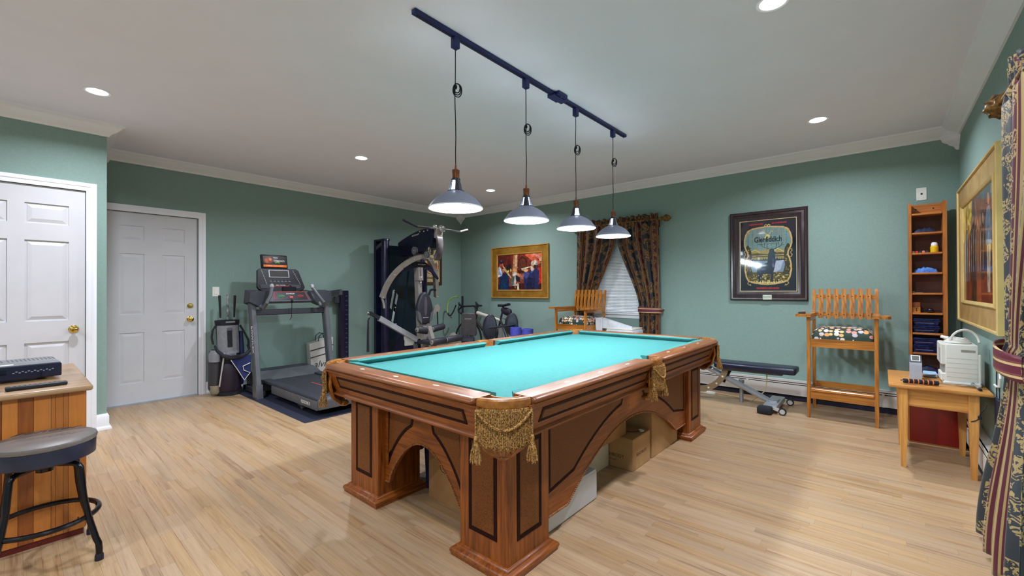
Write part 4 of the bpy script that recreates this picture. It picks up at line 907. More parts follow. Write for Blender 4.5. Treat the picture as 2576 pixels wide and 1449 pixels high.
# print behind the gym on the left wall
cy, cz, w_, h_ = 5.02, 1.71, .46, .72
ML = frame_M((XL+.001, cy, cz), (0, 1, 0), (0, 0, 1)); W_br = wood('brown_wood_frame', (66,40,20), (92,60,34), 'z', .4, .2)
t = thing('framed_print', 'brown framed round vintage label print hung behind the home gym', 'picture', (XL, cy, cz-h_/2))
obj('frame', frame_ring(ML, w_, h_, [(0, 0), (0, .02), (.01, .026), (.04, .022), (.05, .012), (.05, 0)]), W_br, t)
c = Canvas(w_-.1, h_-.1, 110, (206,186,142)); c.ell(.5,.52,.46,.3,(40,36,30)); c.ell(.5,.52,.43,.28,(226,210,166)); c.ell(.5,.47,.36,.2,(196,92,36)); c.ell(.4,.5,.16,.1,(160,60,24)); c.ell(.62,.56,.16,.1,(120,140,160)); c.ell(.5,.62,.3,.08,(226,206,160)); c.line([(.3,.66),(.66,.7)], .03, (60,56,50)); c.line([(.4,.36),(.7,.38)], .03, (150,60,30)); c.poly([(.2,.1),(.8,.1),(.8,.14),(.2,.14)], (96,80,56)); c.ell(.5,.88,.12,.06,(70,60,44)); c.grain(.06, 2)
c.build('print', ML @ Matrix.Translation((0, 0, .011)), vcol('oil_paint'), t)
# large painting on the right wall
y_a, y_b, z_a, z_b = 3.80, 5.56, .963, 2.118
w_, h_ = y_b-y_a, z_b-z_a
MR = frame_M((XR-.001, (y_a+y_b)/2, (z_a+z_b)/2), (0, -1, 0), (0, 0, 1))
M_pf = mat('pale_gold_frame', (176,140,84), .45, .25, (196,162,104), 9); M_pe = mat('pale_gold_edge', (214,186,120), .4, .3)
t = thing('framed_painting', 'large painting of standing figures in a wide pale gold frame on the right wall', 'painting', (XR, (y_a+y_b)/2, z_a))
obj('frame', frame_ring(MR, w_, h_, [(.012, 0), (.012, .026), (.02, .022), (.16, .016), (.17, .0)]), M_pf, t, smooth=0)
obj('outer_edge', frame_ring(MR, w_, h_, [(0, 0), (0, .030), (.006, .036), (.016, .034), (.02, .024), (.014, 0)]), M_pe, t)
obj('inner_edge', frame_ring(MR, w_-.31, h_-.31, [(0, .008), (0, .022), (.008, .028), (.024, .02), (.03, .01)]), M_pe, t)
c = Canvas(w_-.36, h_-.36, 200, (74,52,40)); c.poly([(0,.6),(1,.55),(1,1),(0,1)], (96,92,88)); c.poly([(0,.62),(.3,.66),(.34,1),(0,1)], (214,180,84)); c.poly([(.5,.8),(1,.7),(1,1),(.45,1)], (64,68,76)); c.poly([(0,0),(1,0),(1,.22),(0,.26)], (130,44,22)); c.poly([(.3,0),(.5,0),(.48,.2),(.34,.2)], (48,26,22)); c.poly([(.2,.3),(.8,.3),(.8,.38),(.2,.36)], (40,42,84))
for k in range(220): x, y = random.random(), random.random(); q = c.c[int(y*(c.ny-1)), int(x*(c.nx-1))]; c.ell(x, y, random.uniform(.01,.03), random.uniform(.01,.05), np.clip(q*random.uniform(.6,1.5), 0, 255), 0, .7)
for k in range(9):
    x = .08+.075*k; hh = random.uniform(.7,.82); cl = random.choice(((40,30,28),(70,44,34),(110,110,124),(156,84,48),(46,40,50)))
    c.poly([(x-.028,.2),(x+.03,.2),(x+.034,hh-.12),(x+.02,hh-.05),(x-.02,hh-.05),(x-.032,hh-.12)], cl); c.ell(x, hh, .02, .04, (190,130,90)); c.line([(x,.3),(x+.01,hh-.1)], .012, (200,190,176), .8)
c.poly([(.80,.1),(.86,.1),(.88,.5),(.78,.5)], (206,190,160)); c.poly([(.76,.5),(.9,.5),(.91,.72),(.86,.82),(.8,.82),(.75,.72)], (120,140,156)); c.ell(.83,.88,.03,.05,(206,140,104)); c.line([(.83,.1),(.83,.48)], .006, (120,104,84)); c.grain(.09, 3)
c.build('canvas', MR @ Matrix.Translation((0, 0, .011)), vcol('glazed_paint', .25, .5), t)
# ---- baseboard heaters
M_heat = mat('white_heater_enamel', (226,222,216), .4, 0, (230,226,220), 4)
def heater(name, label, along, a0, a1, wall, sgn):
    def B(mb, d0, d1, z0, z1, e0=a0, e1=a1):
        lo_, hi_ = sorted((wall+sgn*d0, wall+sgn*d1))
        return mb.bx(e0, e1, lo_, hi_, z0, z1) if along == 'x' else mb.bx(lo_, hi_, e0, e1, z0, z1)
    loc = ((a0+a1)/2, wall, 0) if along == 'x' else (wall, (a0+a1)/2, 0); t = thing(name, label, 'heater', loc)
    obj('back_plate', B(MB(), 0, .012, .0, .225), M_heat, t, smooth=0); obj('top_cap', B(B(MB(), 0, .058, .216, .226), .05, .060, .207, .226), M_heat, t, smooth=0)
    obj('front_cover', B(MB(), .056, .062, .062, .178), M_heat, t, smooth=0); obj('damper', B(MB(), .046, .056, .186, .199), M_heat, t, smooth=0)
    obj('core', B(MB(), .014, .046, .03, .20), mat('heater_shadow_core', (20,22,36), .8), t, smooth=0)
    obj('gap_shade_strip', B(MB(), .012, .052, .0, .04), mat('heater_gap_shade', (18,20,44), .6), t, smooth=0)  # dark strip paints the shade in the open gap below the cover
    e = MB()
    k = a0
    while k < a1-.2: k += 1.22; B(e, .0575, .0635, .06, .20, min(k, a1)-.01, min(k, a1)+.01)
    obj('joint_cover', e, M_heat, t, smooth=0)
heater('baseboard_heater', 'white baseboard heater running along the back wall', 'x', -6.1, .17, YB, -1)
heater('baseboard_heater', 'white baseboard heater along the right wall behind the small table', 'y', 1.4, 5.35, XR, -1)
# ================================================================ SPECTATOR CHAIRS
W_oak = wood('honey_oak', (138,78,18), (200,130,48), 'z', .3, .35, 80)
W_oakx = wood('honey_oak_cross', (138,78,18), (200,130,48), 'x', .3, .35, 80)
W_oaky = wood('honey_oak_deep', (138,78,18), (200,130,48), 'y', .3, .35, 80)
def ball_fabric():
    m = bpy.data.materials.new('billiard_ball_print'); m.use_nodes = True; nt = m.node_tree; b = nt.nodes['Principled BSDF']; L = nt.links
    tc = nn(nt, 'ShaderNodeTexCoord'); mp = nn(nt, 'ShaderNodeMapping'); mp.inputs['Scale'].default_value = (1, 1, 1.25); L.new(tc.outputs['Object'], mp.inputs[0])
    v = nn(nt, 'ShaderNodeTexVoronoi'); v.inputs['Scale'].default_value = 24; v.inputs['Randomness'].default_value = .6; L.new(mp.outputs[0], v.inputs['Vector'])
    lt = nn(nt, 'ShaderNodeMath', operation='LESS_THAN'); lt.inputs[1].default_value = .49; L.new(v.outputs['Distance'], lt.inputs[0])
    sp = nn(nt, 'ShaderNodeSeparateColor'); L.new(v.outputs['Color'], sp.inputs[0])
    cr = nn(nt, 'ShaderNodeValToRGB'); cr.color_ramp.interpolation = 'CONSTANT'; e = cr.color_ramp.elements; e[0].color = (*lin((226,186,120)), 1); e[1].position = .2; e[1].color = (*lin((224,214,206)), 1)
    for p, c in ((.4, (210,150,140)), (.52, (226,160,96)), (.64, (196,190,200)), (.76, (222,180,176)), (.88, (36,56,48))): q = e.new(p); q.color = (*lin(c), 1)
    L.new(sp.outputs[0], cr.inputs[0]); mx = nn(nt, 'ShaderNodeMix', data_type='RGBA'); L.new(lt.outputs[0], mx.inputs['Factor']); mx.inputs['A'].default_value = (*lin((38,58,48)), 1); L.new(cr.outputs[0], mx.inputs['B'])
    L.new(mx.outputs['Result'], b.inputs['Base Color']); b.inputs['Roughness'].default_value = .7; return m
M_balls = ball_fabric()
def make_chair(loc, rz, label):
    t = thing('spectator_chair', label, 'chair', loc, rz, 'wooden spectator chairs')
    for s in (-1, 1):
        mb = MB(); x = s*.252
        def sq(z, hx, y, hy): return [(x-hx, y-hy, z), (x+hx, y-hy, z), (x+hx, y+hy, z), (x-hx, y+hy, z)]
        obj('leg', mb.loft([sq(0, .011, .02, .011), sq(.20, .0145, .02, .0145), (sq(.978, .0145, .02, .0145))]), W_oak, t, True, 0)
        mb = MB(); obj('leg', mb.loft([sq(0, .013, .475, .013), sq(.2, .014, .47, .015), sq(.72, .014, .46, .016), sq(1.0, .013, .475, .015), sq(1.22, .014, .505, .014), sq(1.245, .011, .508, .011)]), W_oak, t, True, 0)
        # arm paddle with cue notches
        pts = [(.225, -.05), (.33, -.055), (.352, -.03), (.35, .0), (.335, .012), (.335, .028), (.352, .04), (.354, .07), (.34, .085), (.34, .10), (.35, .115), (.345, .16), (.30, .20), (.275, .30), (.272, .45), (.228, .45)]
        if s < 0: pts = [(-a, b) for a, b in pts]
        obj('armrest', MB().prism(pts, .978, 1.004, 'xy').bx(*sorted((s*.236, s*.268)), .03, .46, .935, .978), W_oaky, t, True, 0)
        obj('side_rail', MB().bx(*sorted((s*.244, s*.262)), .036, .455, .690, .762), W_oaky, t, True, 0)
        obj('side_stretcher', MB().bx(*sorted((s*.244, s*.262)), .036, .455, .21, .255), W_oaky, t, True, 0)
    obj('front_rail', MB().bx(-.236, .236, .010, .030, .688, .766), W_oakx, t, True, 0); obj('back_rail', MB().bx(-.236, .236, .450, .470, .690, .760), W_oakx, t, True, 0)
    obj('foot_rail', MB().bx(-.236, .236, .008, .028, .190, .262), W_oakx, t, True, 0); obj('foot_rest', MB().rb(-.236, .236, -.012, .075, .262, .290, .006, 1), W_oakx, t, True, 0); obj('rear_stretcher', MB().bx(-.236, .236, .455, .472, .23, .29), W_oakx, t, True, 0)
    for z, y in ((1.165, .495), (.985, .474)): obj('slat_rail', MB().bx(-.238, .238, y-.008, y+.008, z-.022, z+.022), W_oakx, t, True, 0)
    ms = None
    for k in range(7):
        if ms is None:
            q = MB().obox((0, .470, 1.095), (1, 0, 0), Vector((0, 1, -.12)), Vector((0, .12, 1)), .0205, .008, .152); o = obj('back_slat', q, W_oak, t, True, 0); ms = o.data
            pg = MB()
            for z, y in ((1.17, .4705), (.985, .4485)): pg.lathe([(.001, -.0012), (.005, -.0012), (.005, 0)], 8, (0, y, z), 'y')
            pm = obj('peg', pg, M_black, o, True).data
        else:
            o = bpy.data.objects.new('back_slat', ms); COL.objects.link(o); setm(o, t, True); g = bpy.data.objects.new('peg', pm); COL.objects.link(g); setm(g, o, True)
        o.location.x = -.192+.064*k
    mb = MB(); rg = []
    for ins, z in ((.0, .762), (.002, .79), (.006, .815), (.02, .842), (.05, .862), (.10, .872), (.16, .874)):
        n = 6; r = []; hx, y0_, y1_ = .234-ins, .034+ins*.9, .45-ins*.9; rc = .03
        for cx_, cy_, a0 in ((hx-rc, y1_-rc, 0), (-hx+rc, y1_-rc, 90), (-hx+rc, y0_+rc, 180), (hx-rc, y0_+rc, 270)):
            for i in range(n+1): a = R(a0+90*i/n); r.append((cx_+rc*math.cos(a), cy_+rc*math.sin(a), z))
        rg.append(r)
    obj('seat_cushion', mb.loft(rg), M_balls, t, True, 60)
    return t
ch = make_chair((-.296, 5.035, 0), 0, 'tall oak spectator chair with ball-print cushion beside the shelf tower')
dup(ch, (-3.30, 5.06, 0), R(-4), 'tall oak spectator chair with ball-print cushion in front of the window')
t = thing('gadget', 'small dark gadget resting on the left armrest of the right chair', 'gadget', (-.60, 5.10, 1.0045))
obj('body', MB().rb(-.635, -.575, 5.075, 5.12, 1.0045, 1.02, .005, 2), mat('black_plastic', (24,26,34), .4), t); obj('cap', MB().rb(-.600, -.580, 5.085, 5.112, 1.02, 1.036, .004, 2), mat('pinkish_cap', (170,120,112), .4), t)

# ================================================================ FLAT EXERCISE BENCH
M_vinyl = mat('navy_black_vinyl', (20,22,46), .32, 0, (26,28,54), 12, bump=.12, bscale=200)
M_silver = mat('silver_paint_metal', (168,172,180), .35, .6, (180,184,192), 6)
M_rub = mat('black_rubber', (22,24,36), .7)
t = thing('weight_bench', 'flat navy padded weight bench on a silver frame before the back wall', 'exercise bench', (-1.25, 5.18, 0))
obj('back_pad', MB().at(Matrix.Rotation(0, 4, 'Z')).rb(-1.42, -.655, 5.05, 5.31, .385, .452, .022, 3), M_vinyl, t)
obj('seat_pad', MB().rb(-1.86, -1.44, 5.03, 5.33, .405, .475, .022, 3), mat('grey_vinyl', (74,80,98), .35), t)
obj('pad_board', MB().bx(-1.38, -.78, 5.10, 5.26, .362, .386), mat('grey_ply', (96,98,104), .5), t, smooth=0)
obj('main_tube', MB().tube([(-1.72, 5.18, .40), (-1.55, 5.18, .375), (-.86, 5.18, .055)], .030, 10), M_silver, t)
obj('front_leg', MB().tube([(-1.60, 5.18, .37), (-1.95, 5.18, .05)], .028, 10).bx(-2.02, -1.93, 4.98, 5.38, 0, .05), M_silver, t)
ap = MB(); n = 16
ap.loft([[(-1.62+.34*math.cos(R(200+150*i/n))*k, y_, .44+.36*math.sin(R(200+150*i/n))*k) for y_, k in ((5.13, 1), (5.145, 1), (5.145, .82), (5.13, .82))] for i in range(n+1)])
ad = obj('adjust_plate', ap, mat('tan_steel_plate', (150,130,104), .45, .5), t)
for i in range(2, 15, 2): a = R(200+150*i/n); obj('peg_hole', MB().lathe([(.001, 0), (.011, 0), (.011, .001)], 10, (-1.62+.31*math.cos(a), 5.129, .44+.328*math.sin(a)), 'y'), mat('pale_hole', (222,214,200), .6), ad)
obj('pad_bracket', MB().bar((-1.28, 5.18, .38), (-1.36, 5.18, .22), .05, .03, (0, 1, 0)), M_rub, t)
rf = obj('rear_foot', MB().rb(-.925, -.80, 4.96, 5.44, .035, .085, .01, 2).rb(-.90, -.82, 5.10, 5.26, .05, .10, .01, 2), M_silver, t)
for y_ in (4.87, 5.40): obj('foot_cap', MB().rb(-.965, -.835, y_-.0, y_+.10, 0, .075, .018, 2), M_rub, rf)
for y_ in (4.96, 5.43):
    w_ = obj('caster_wheel', MB().lathe([(.001, -.012), (.022, -.012), (.034, -.009), (.036, 0), (.034, .009), (.022, .012), (.001, .012)], 18, (-.755, y_, .036), 'y'), M_rub, t)
    obj('wheel_hub', MB().lathe([(.001, -.014), (.024, -.014), (.024, .014), (.001, .014)], 14, (-.755, y_, .036), 'y').bar((-.84, y_, .06), (-.755, y_, .036), .012, .03), mat('white_plastic', (206,206,206), .4), w_)
obj('stand_post', MB().cyl((-1.19, 5.27, .0), (-1.19, 5.27, .225), .020, n=12).lathe([(.026, .21), (.030, .225), (.028, .245), (.001, .248)], 12, (-1.19, 5.27, 0)), M_silver, t)
t = obj('hanging_cord', MB().tube([(-.93, 5.20, .375), (-.932, 5.2, .27), (-.95, 5.205, .17), (-1.0, 5.21, .11), (-1.06, 5.215, .06), (-1.10, 5.33, .01), (-1.3, 5.45, .008), (-1.6, 5.5, .008), (-2.0, 5.48, .008)], .006, 6), mat('beige_cord', (196,178,140), .5), t)
t = thing('power_plug', 'white extension cord plug lying on the floor behind the pool table leg', 'power cord', (-1.56, 5.42, 0))
obj('plug', MB().rb(-1.60, -1.50, 5.40, 5.44, .002, .034, .006, 2), M_plate, t); obj('lead', MB().tube([(-1.595, 5.42, .014), (-1.75, 5.41, .007), (-2.1, 5.36, .007), (-2.4, 5.40, .007)], .006, 6), M_plate, t)

# ================================================================ SHELF TOWER AND WHAT IS ON IT
W_pine = wood('pine_shelf_wood', (146,82,30), (192,120,56), 'z', .4, .2, 80); W_pinex = wood('pine_shelf_wood_cross', (156,90,36), (204,130,64), 'x', .4, .2, 80)
sx0, sx1, sy0, sy1 = .188, .445, 5.50, 5.665
t = thing('shelf_tower', 'tall narrow wooden shelf tower standing in the back right corner', 'shelf', ((sx0+sx1)/2, 5.58, 0))
for a, b in ((sx0, sx0+.021), (sx1-.028, sx1)): obj('side_board', MB().bx(a, b, sy0, sy1, 0, 2.045), W_pine, t, smooth=0)
obj('back_board', MB().bx(sx0+.02, sx1-.02, sy1-.012, sy1, .04, 1.95), mat('dark_back_panel', (88,54,44), .6, 0, (100,62,50), 12), t, smooth=0)
hb = obj('hanging_board', MB().bx(sx0+.021, sx1-.028, sy1-.03, sy1-.012, 1.95, 2.045), W_pinex, t, smooth=0)
for xx in (.245, .365): obj('bolt', MB().lathe([(.001, -.003), (.006, -.003), (.006, 0)], 8, (xx, sy1-.03, 2.0), 'y'), M_black, hb)
SZ = [1.946, 1.767, 1.58, 1.395, 1.206, 1.022, .836, .652, .465, .28, .06]
for z in SZ: obj('shelf_board', MB().rb(sx0+.021, sx1-.028, sy0+.004, sy1-.012, z-.018, z, .004, 1), W_pinex, t, smooth=0)
M_dkitem = mat('dark_blue_cloth', (16,22,52), .7, 0, (28,40,80), 30); M_blue = mat('blue_cloth', (44,96,186), .7, 0, (96,150,220), 20)
def blob(name, label, cat, pts, m, group=None):
    mb = MB()
    for p, r_ in pts: mb.ball(p, *r_, n=12, m=7)
    return tag(obj(name, mb, m), label, cat, group)
def lumpy(name, label, cat, cx_, cy_, z, L_, D_, Hh, m, seed=1):
    rr = random.Random(seed); mb = MB(); rg = []; n = 14
    for i in range(n+1):
        u = i/n; x = cx_-L_/2+L_*u; e = math.sin(PI*min(1, max(0, u)))**.35 if 0 < u < 1 else .12; h = Hh*(e*rr.uniform(.75, 1.05)+.02); d = D_*(.55+.45*e)
        rg.append([(x, cy_+d/2*math.cos(R(a)), z+h*max(0, math.sin(R(a)))) for a in range(0, 181, 20)]+[(x, cy_-d/2*.6, z), (x, cy_+d/2*.6, z)])
    return tag(obj(name, mb.loft(rg), m, smooth=60), label, cat)
lumpy('cap', 'crumpled dark blue cap on the top compartment of the shelf tower', 'cap', .30, 5.57, 1.767, .165, .11, .05, M_dkitem, 3)
t = thing('bottle', 'yellow bottle with a white cap on the second tower shelf', 'bottle', (.365, 5.555, 1.58)); obj('body', MB().lathe([(.001, 0), (.026, 0), (.028, .006), (.028, .052), (.022, .060), (.001, .061)], 16, (.365, 5.555, 1.58)), mat('yellow_label', (226,190,24), .4), t); obj('cap', MB().lathe([(.001, .06), (.023, .06), (.024, .078), (.016, .092), (.001, .094)], 16, (.365, 5.555, 1.58)), mat('white_cap', (226,226,222), .4), t)
rr = random.Random(5)
for k, (cc, nm) in enumerate((((206,150,146), 'pink'), ((186,40,50), 'red'), ((40,40,60), 'black'), ((206,120,110), 'salmon'), ((60,40,60), 'plum'))):
    x = .222+.023*k; tag(obj('small_tube', MB().cyl((x, 5.53, 1.5905), (x+.004, 5.60, 1.5905), .0105, n=10), mat('tube_'+nm, cc, .4)), 'small %s tube lying among others on the second tower shelf' % nm, 'tube', 'small tubes on the second shelf')
lumpy('folded_cloth', 'bright blue folded cloth on the third tower shelf', 'cloth', .305, 5.575, 1.395, .165, .10, .055, M_blue, 8)
t = thing('keys', 'small bunch of pale keys lying on the fourth tower shelf', 'keys', (.24, 5.54, 1.206)); obj('key', MB().bx(.225, .285, 5.535, 5.545, 1.206, 1.210), mat('nickel', (206,206,200), .3, .9), t); obj('fob', MB().rb(.212, .232, 5.53, 5.55, 1.206, 1.222, .004, 2), mat('grey_fob', (120,116,116), .5), t); obj('key', MB().bx(.235, .27, 5.555, 5.562, 1.206, 1.210), mat('nickel', (206,206,200), .3, .9), t)
t = thing('wooden_box', 'small wooden block box marked with a letter T on the fifth tower shelf', 'box', (.237, 5.55, 1.022)); obj('body', MB().rb(.211, .268, 5.52, 5.58, 1.022, 1.075, .003, 1), W_oakx, t); obj('lid', MB().rb(.209, .268, 5.525, 5.58, 1.075, 1.118, .003, 1), mat('dark_box_wood', (120,60,20), .4), t); text('letter', 'T', .05, frame_M((.2395, 5.5195, 1.049), (1, 0, 0), (0, 0, 1)), mat('dark_print', (52,26,10), .5), t, bold=.0015)
blob('computer_mouse', 'dark rounded mouse with a pale stripe on the fifth tower shelf', 'mouse', [((.335, 5.56, 1.036), (.034, .026, .0145)), ((.335, 5.56, 1.046), (.024, .02, .02))], mat('black_gloss', (20,22,30), .2))
def tray(label, cx_, z, h):
    t = thing('plastic_tray', label, 'storage tray', (cx_, 5.57, z)); m = mat('dark_blue_clear_plastic', (16,22,52), .2, 0, (34,46,96), 30)
    mb = MB(); o_, i_ = [], []
    rg = [[(cx_+sx*a, 5.572+sy*b, zz) for sx, sy in ((-1,-1),(1,-1),(1,1),(-1,1))] for a, b, zz in ((.075, .052, z), (.088, .060, z+h), (.093, .064, z+h), (.093, .064, z+h+.006), (.084, .056, z+h+.006), (.072, .049, z+.006))]
    obj('tub', mb.loft(rg), m, t, smooth=0); obj('lid', MB().rb(cx_-.088, cx_+.088, 5.512, 5.632, z+h+.007, z+h+.022, .004, 1), m, t); obj('rim_strip', MB().bx(cx_-.07, cx_+.05, 5.5065, 5.5085, z+h*.45, z+h*.6), mat('pale_blue_strip', (84,92,124), .3), t, smooth=0)  # strip across the tub front is a paler grey-blue
tray('dark blue plastic tray with lid on the sixth tower shelf', .305, .836, .045); tray('second dark tray stacked above a tray on the sixth tower shelf', .305, .906, .04)
tray('dark blue plastic tray behind the small device, seventh tower shelf', .30, .652, .05); tray('dark tray stacked on another on the seventh tower shelf', .30, .727, .04)
lumpy('dark_bundle', 'dark blue bundle on the tower shelf just above the small table', 'cloth', .305, 5.575, .465, .17, .11, .07, M_dkitem, 12)

# ================================================================ SMALL TABLE WITH MACHINE
W_map = wood('honey_maple', (176,112,46), (222,160,84), 'z', .35, .2, 60); W_mapx = wood('honey_maple_cross', (176,112,46), (222,160,84), 'x', .35, .2, 60)
t = thing('side_table', 'small honey wood table with tapered legs against the right wall', 'table', (.28, 4.36, 0))
obj('table_top', MB().rb(.028, .528, 4.03, 4.74, .555, .578, .006, 2), W_mapx, t)
for x in (.105, .445):
    for y_ in (4.09, 4.63):
        obj('leg', MB().loft([[(x+a*h, y_+b*h, z) for a, b in ((-1,-1),(1,-1),(1,1),(-1,1))] for h, z in ((.014, 0), (.025, .43), (.025, .555))]), W_map, t, smooth=0)
obj('apron', MB().bx(.13, .42, 4.08, 4.098, .43, .555), W_mapx, t, smooth=0); obj('apron', MB().bx(.13, .42, 4.622, 4.64, .43, .555), W_mapx, t, smooth=0)
for x in (.092, .440): obj('apron', MB().bx(x, x+.018, 4.115, 4.605, .43, .555), W_map, t, smooth=0)
M_ac = mat('ivory_machine_plastic', (212,212,206), .4, 0, (218,218,212), 6); M_acg = mat('grey_grille', (140,138,130), .6)
t = thing('machine_unit', 'ivory boxy machine with vents and handle slot on the small table', 'appliance', (.40, 4.38, .578))
a0, a1, b0, b1, zt = .318, .486, 4.235, 4.52, .86
obj('body', MB().rb(a0+.012, a1, b0, b1, .60, zt, .008, 2), M_ac, t); obj('base_tray', MB().rb(a0-.0, a1+.012, b0-.012, b1, .5785, .605, .006, 1), M_ac, t)
bs = obj('front_bezel', MB().rb(a0-.012, a0+.02, b0+.02, b1, .715, zt, .006, 1).rb(a0-.012, a0+.02, b0+.02, b1-.06, .602, .655, .006, 1), M_ac, t)
obj('front_grille', MB().bx(a0+.0, a0+.013, b0+.05, b1-.03, .655, .74), M_acg, t, smooth=0)
for k in range(9): obj('louvre', MB().bx(a0-.0145, a0-.0115, b0+.04, b0+.11, .735+.011*k, .740+.011*k), M_acg, bs, smooth=0)
obj('handle_slot', MB().rb(a0+.085, a1-.012, b0-.0015, b0+.01, .808, .828, .003, 1), M_acg, t)
for k in range(5): obj('side_groove', MB().bx(a0+.016, a1-.004, b0-.0012, b0+.004, .635+.032*k, .6365+.032*k), mat('groove_grey', (176,176,170), .6), t, smooth=0)
obj('side_step', MB().rb(a1-.01, a1+.014, b0+.004, b1-.02, .60, .80, .005, 1), M_ac, t)
mb = MB()
for k in range(5): mb.tube([(.40+(.062-.006*k)*math.cos(2*PI*i/22+.2*k), 4.37+(.085-.008*k)*math.sin(2*PI*i/22+.2*k), zt+.008+.006*k+.003*math.sin(i*.9+k)) for i in range(22)], .0065, 6, loop=True)
t = thing('coiled_cord', 'coil of ivory cord lying on top of the ivory machine', 'cord', (.40, 4.37, zt)); obj('coil', mb, M_ac, t)
obj('cord_loop', MB().tube([(.43+.07*math.cos(R(a)), 4.32+.02*math.sin(R(a*2)), zt+.012+.085*math.sin(R(a))) for a in range(0, 181, 12)], .0075, 8), M_ac, t); obj('plug', MB().cyl((.325, 4.44, zt+.035), (.36, 4.41, zt+.028), .011, n=10), M_ac, t)
t = thing('desk_device', 'small grey device with an angled display on the small table', 'device', (.178, 4.39, .578))
mb = MB().prism([(4.345, .5785), (4.43, .5785), (4.46, .73), (4.44, .742), (4.36, .70), (4.35, .68)], .150, .216, 'yz'); obj('body', mb, mat('silver_grey_plastic', (158,164,176), .4), t, smooth=25)
Md = frame_M((.183, 4.40, .7225), (1, 0, 0), Vector((0, .08, .042)).normalized()); obj('bezel', MB().at(Md).rb(-.034, .034, -.046, .046, -.004, .004, .003, 1), mat('dark_grey_plastic', (70,78,84), .4), t); obj('screen', MB().at(Md).bx(-.02, .02, -.03, .03, .003, .0052), mat('lcd_grey', (96,100,98), .15), t); obj('keypad_frame', MB().at(Md).bx(-.025, .025, -.036, -.030, .003, .006).bx(-.025, .025, .030, .036, .003, .006).bx(-.025, -.02, -.03, .03, .003, .006).bx(.02, .025, -.03, .03, .003, .006), M_plate, t, smooth=0)
M_chr = mat('chrome', (210,212,216), .12, 1.)
t = thing('pull_up_bar', 'chrome bar with black and orange striped foam grip on the small table', 'exercise bar', (.28, 4.16, .578))
p0, p1 = Vector((.108, 4.09, .600)), Vector((.462, 4.195, .592)); d = (p1-p0).normalized()
obj('chrome_tube', MB().cyl(p0-d*.014, p1, .0065, n=10), M_chr, t)
obj('foam_grip', MB().cyl(p0, p0+d*.185, .0155, n=16), mat('black_foam', (20,20,34), .8), t)
for k in range(6): q = p0+d*(.022+.026*k); obj('grip_ring', MB().tube([q, q+d*.006], .0162, 16), mat('orange_foam', (226,120,50), .7), t)
obj('tee_end', MB().cyl((.458, 4.215, .60), (.475, 4.115, .588), .0075, n=10).ball((.4565, 4.222, .603), .010), M_chr, t); obj('end_cap', MB().cyl((.474, 4.12, .588), (.479, 4.095, .586), .0085, n=10), M_rub, t)
t = tag(obj('blue_papers', MB().rb(.235, .31, 4.52, 4.66, .5785, .605, .004, 1).obox((.262, 4.50, .594), (1, .1, .1), (0, 1, -.3), (0, .3, 1), .035, .05, .0015), mat('pale_blue_paper', (146,190,226), .6, 0, (176,206,232), 20)), 'pale blue papers between the grey device and the ivory machine', 'papers')
t = thing('red_wood_box', 'dark red stained wooden box standing under the small table', 'box', (.30, 4.92, 0))
obj('body', MB().bx(.162, .440, 4.775, 5.06, .012, .44), wood('dark_red_stain', (112,8,4), (150,20,10), 'z', .3, .3, 14), t, smooth=0); obj('side_edge', MB().bx(.150, .162, 4.770, 5.06, .012, .44), W_pine, t, smooth=0); obj('base', MB().bx(.155, .44, 4.785, 5.05, 0, .012), W_mapx, t, smooth=0)
t = thing('hanging_pouch', 'dark pouch with a white looped cable hanging behind the small table', 'pouch', (.535, 4.02, .48))
M_pch = mat('navy_pouch', (14,16,44), .6); obj('pouch', MB().rb(.532, .5455, 3.93, 4.06, .38, .56, .006, 1), M_pch, t); obj('strap', MB().tube([(.541, 3.96, .56), (.541, 3.97, .68), (.541, 4.02, .80), (.541, 4.05, .70), (.541, 4.05, .56)], .003, 5), M_pch, t)
obj('white_cable', MB().tube([(.540, 4.10, .63), (.538, 4.02, .63), (.536, 3.93, .645), (.536, 3.90, .70), (.538, 3.93, .77), (.540, 4.02, .80), (.541, 4.06, .82)], .0065, 8), M_plate, t)
t = thing('wall_outlet', 'white outlet plate low on the right wall below the pouch', 'outlet', (XR, 3.95, .40)); obj('plate', MB().rb(XR-.006, XR-.0005, 3.915, 3.985, .27, .385, .002, 1), M_plate, t)
for z_ in (.30, .35): obj('socket', MB().rb(XR-.0085, XR-.005, 3.935, 3.965, z_-.014, z_+.014, .002, 1), mat('ivory_socket', (206,204,198), .4), t)
t = tag(obj('cord_plug', MB().rb(.46, .478, 4.058, 4.078, .40, .425, .004, 1).tube([(.469, 4.068, .42), (.475, 4.06, .45), (.49, 4.05, .475), (.5, 4.06, .50)], .003, 5).tube([(.469, 4.068, .405), (.45, 4.062, .39), (.43, 4.064, .38)], .003, 5), M_rub), 'small black plug hanging on a lead at the table leg', 'plug')
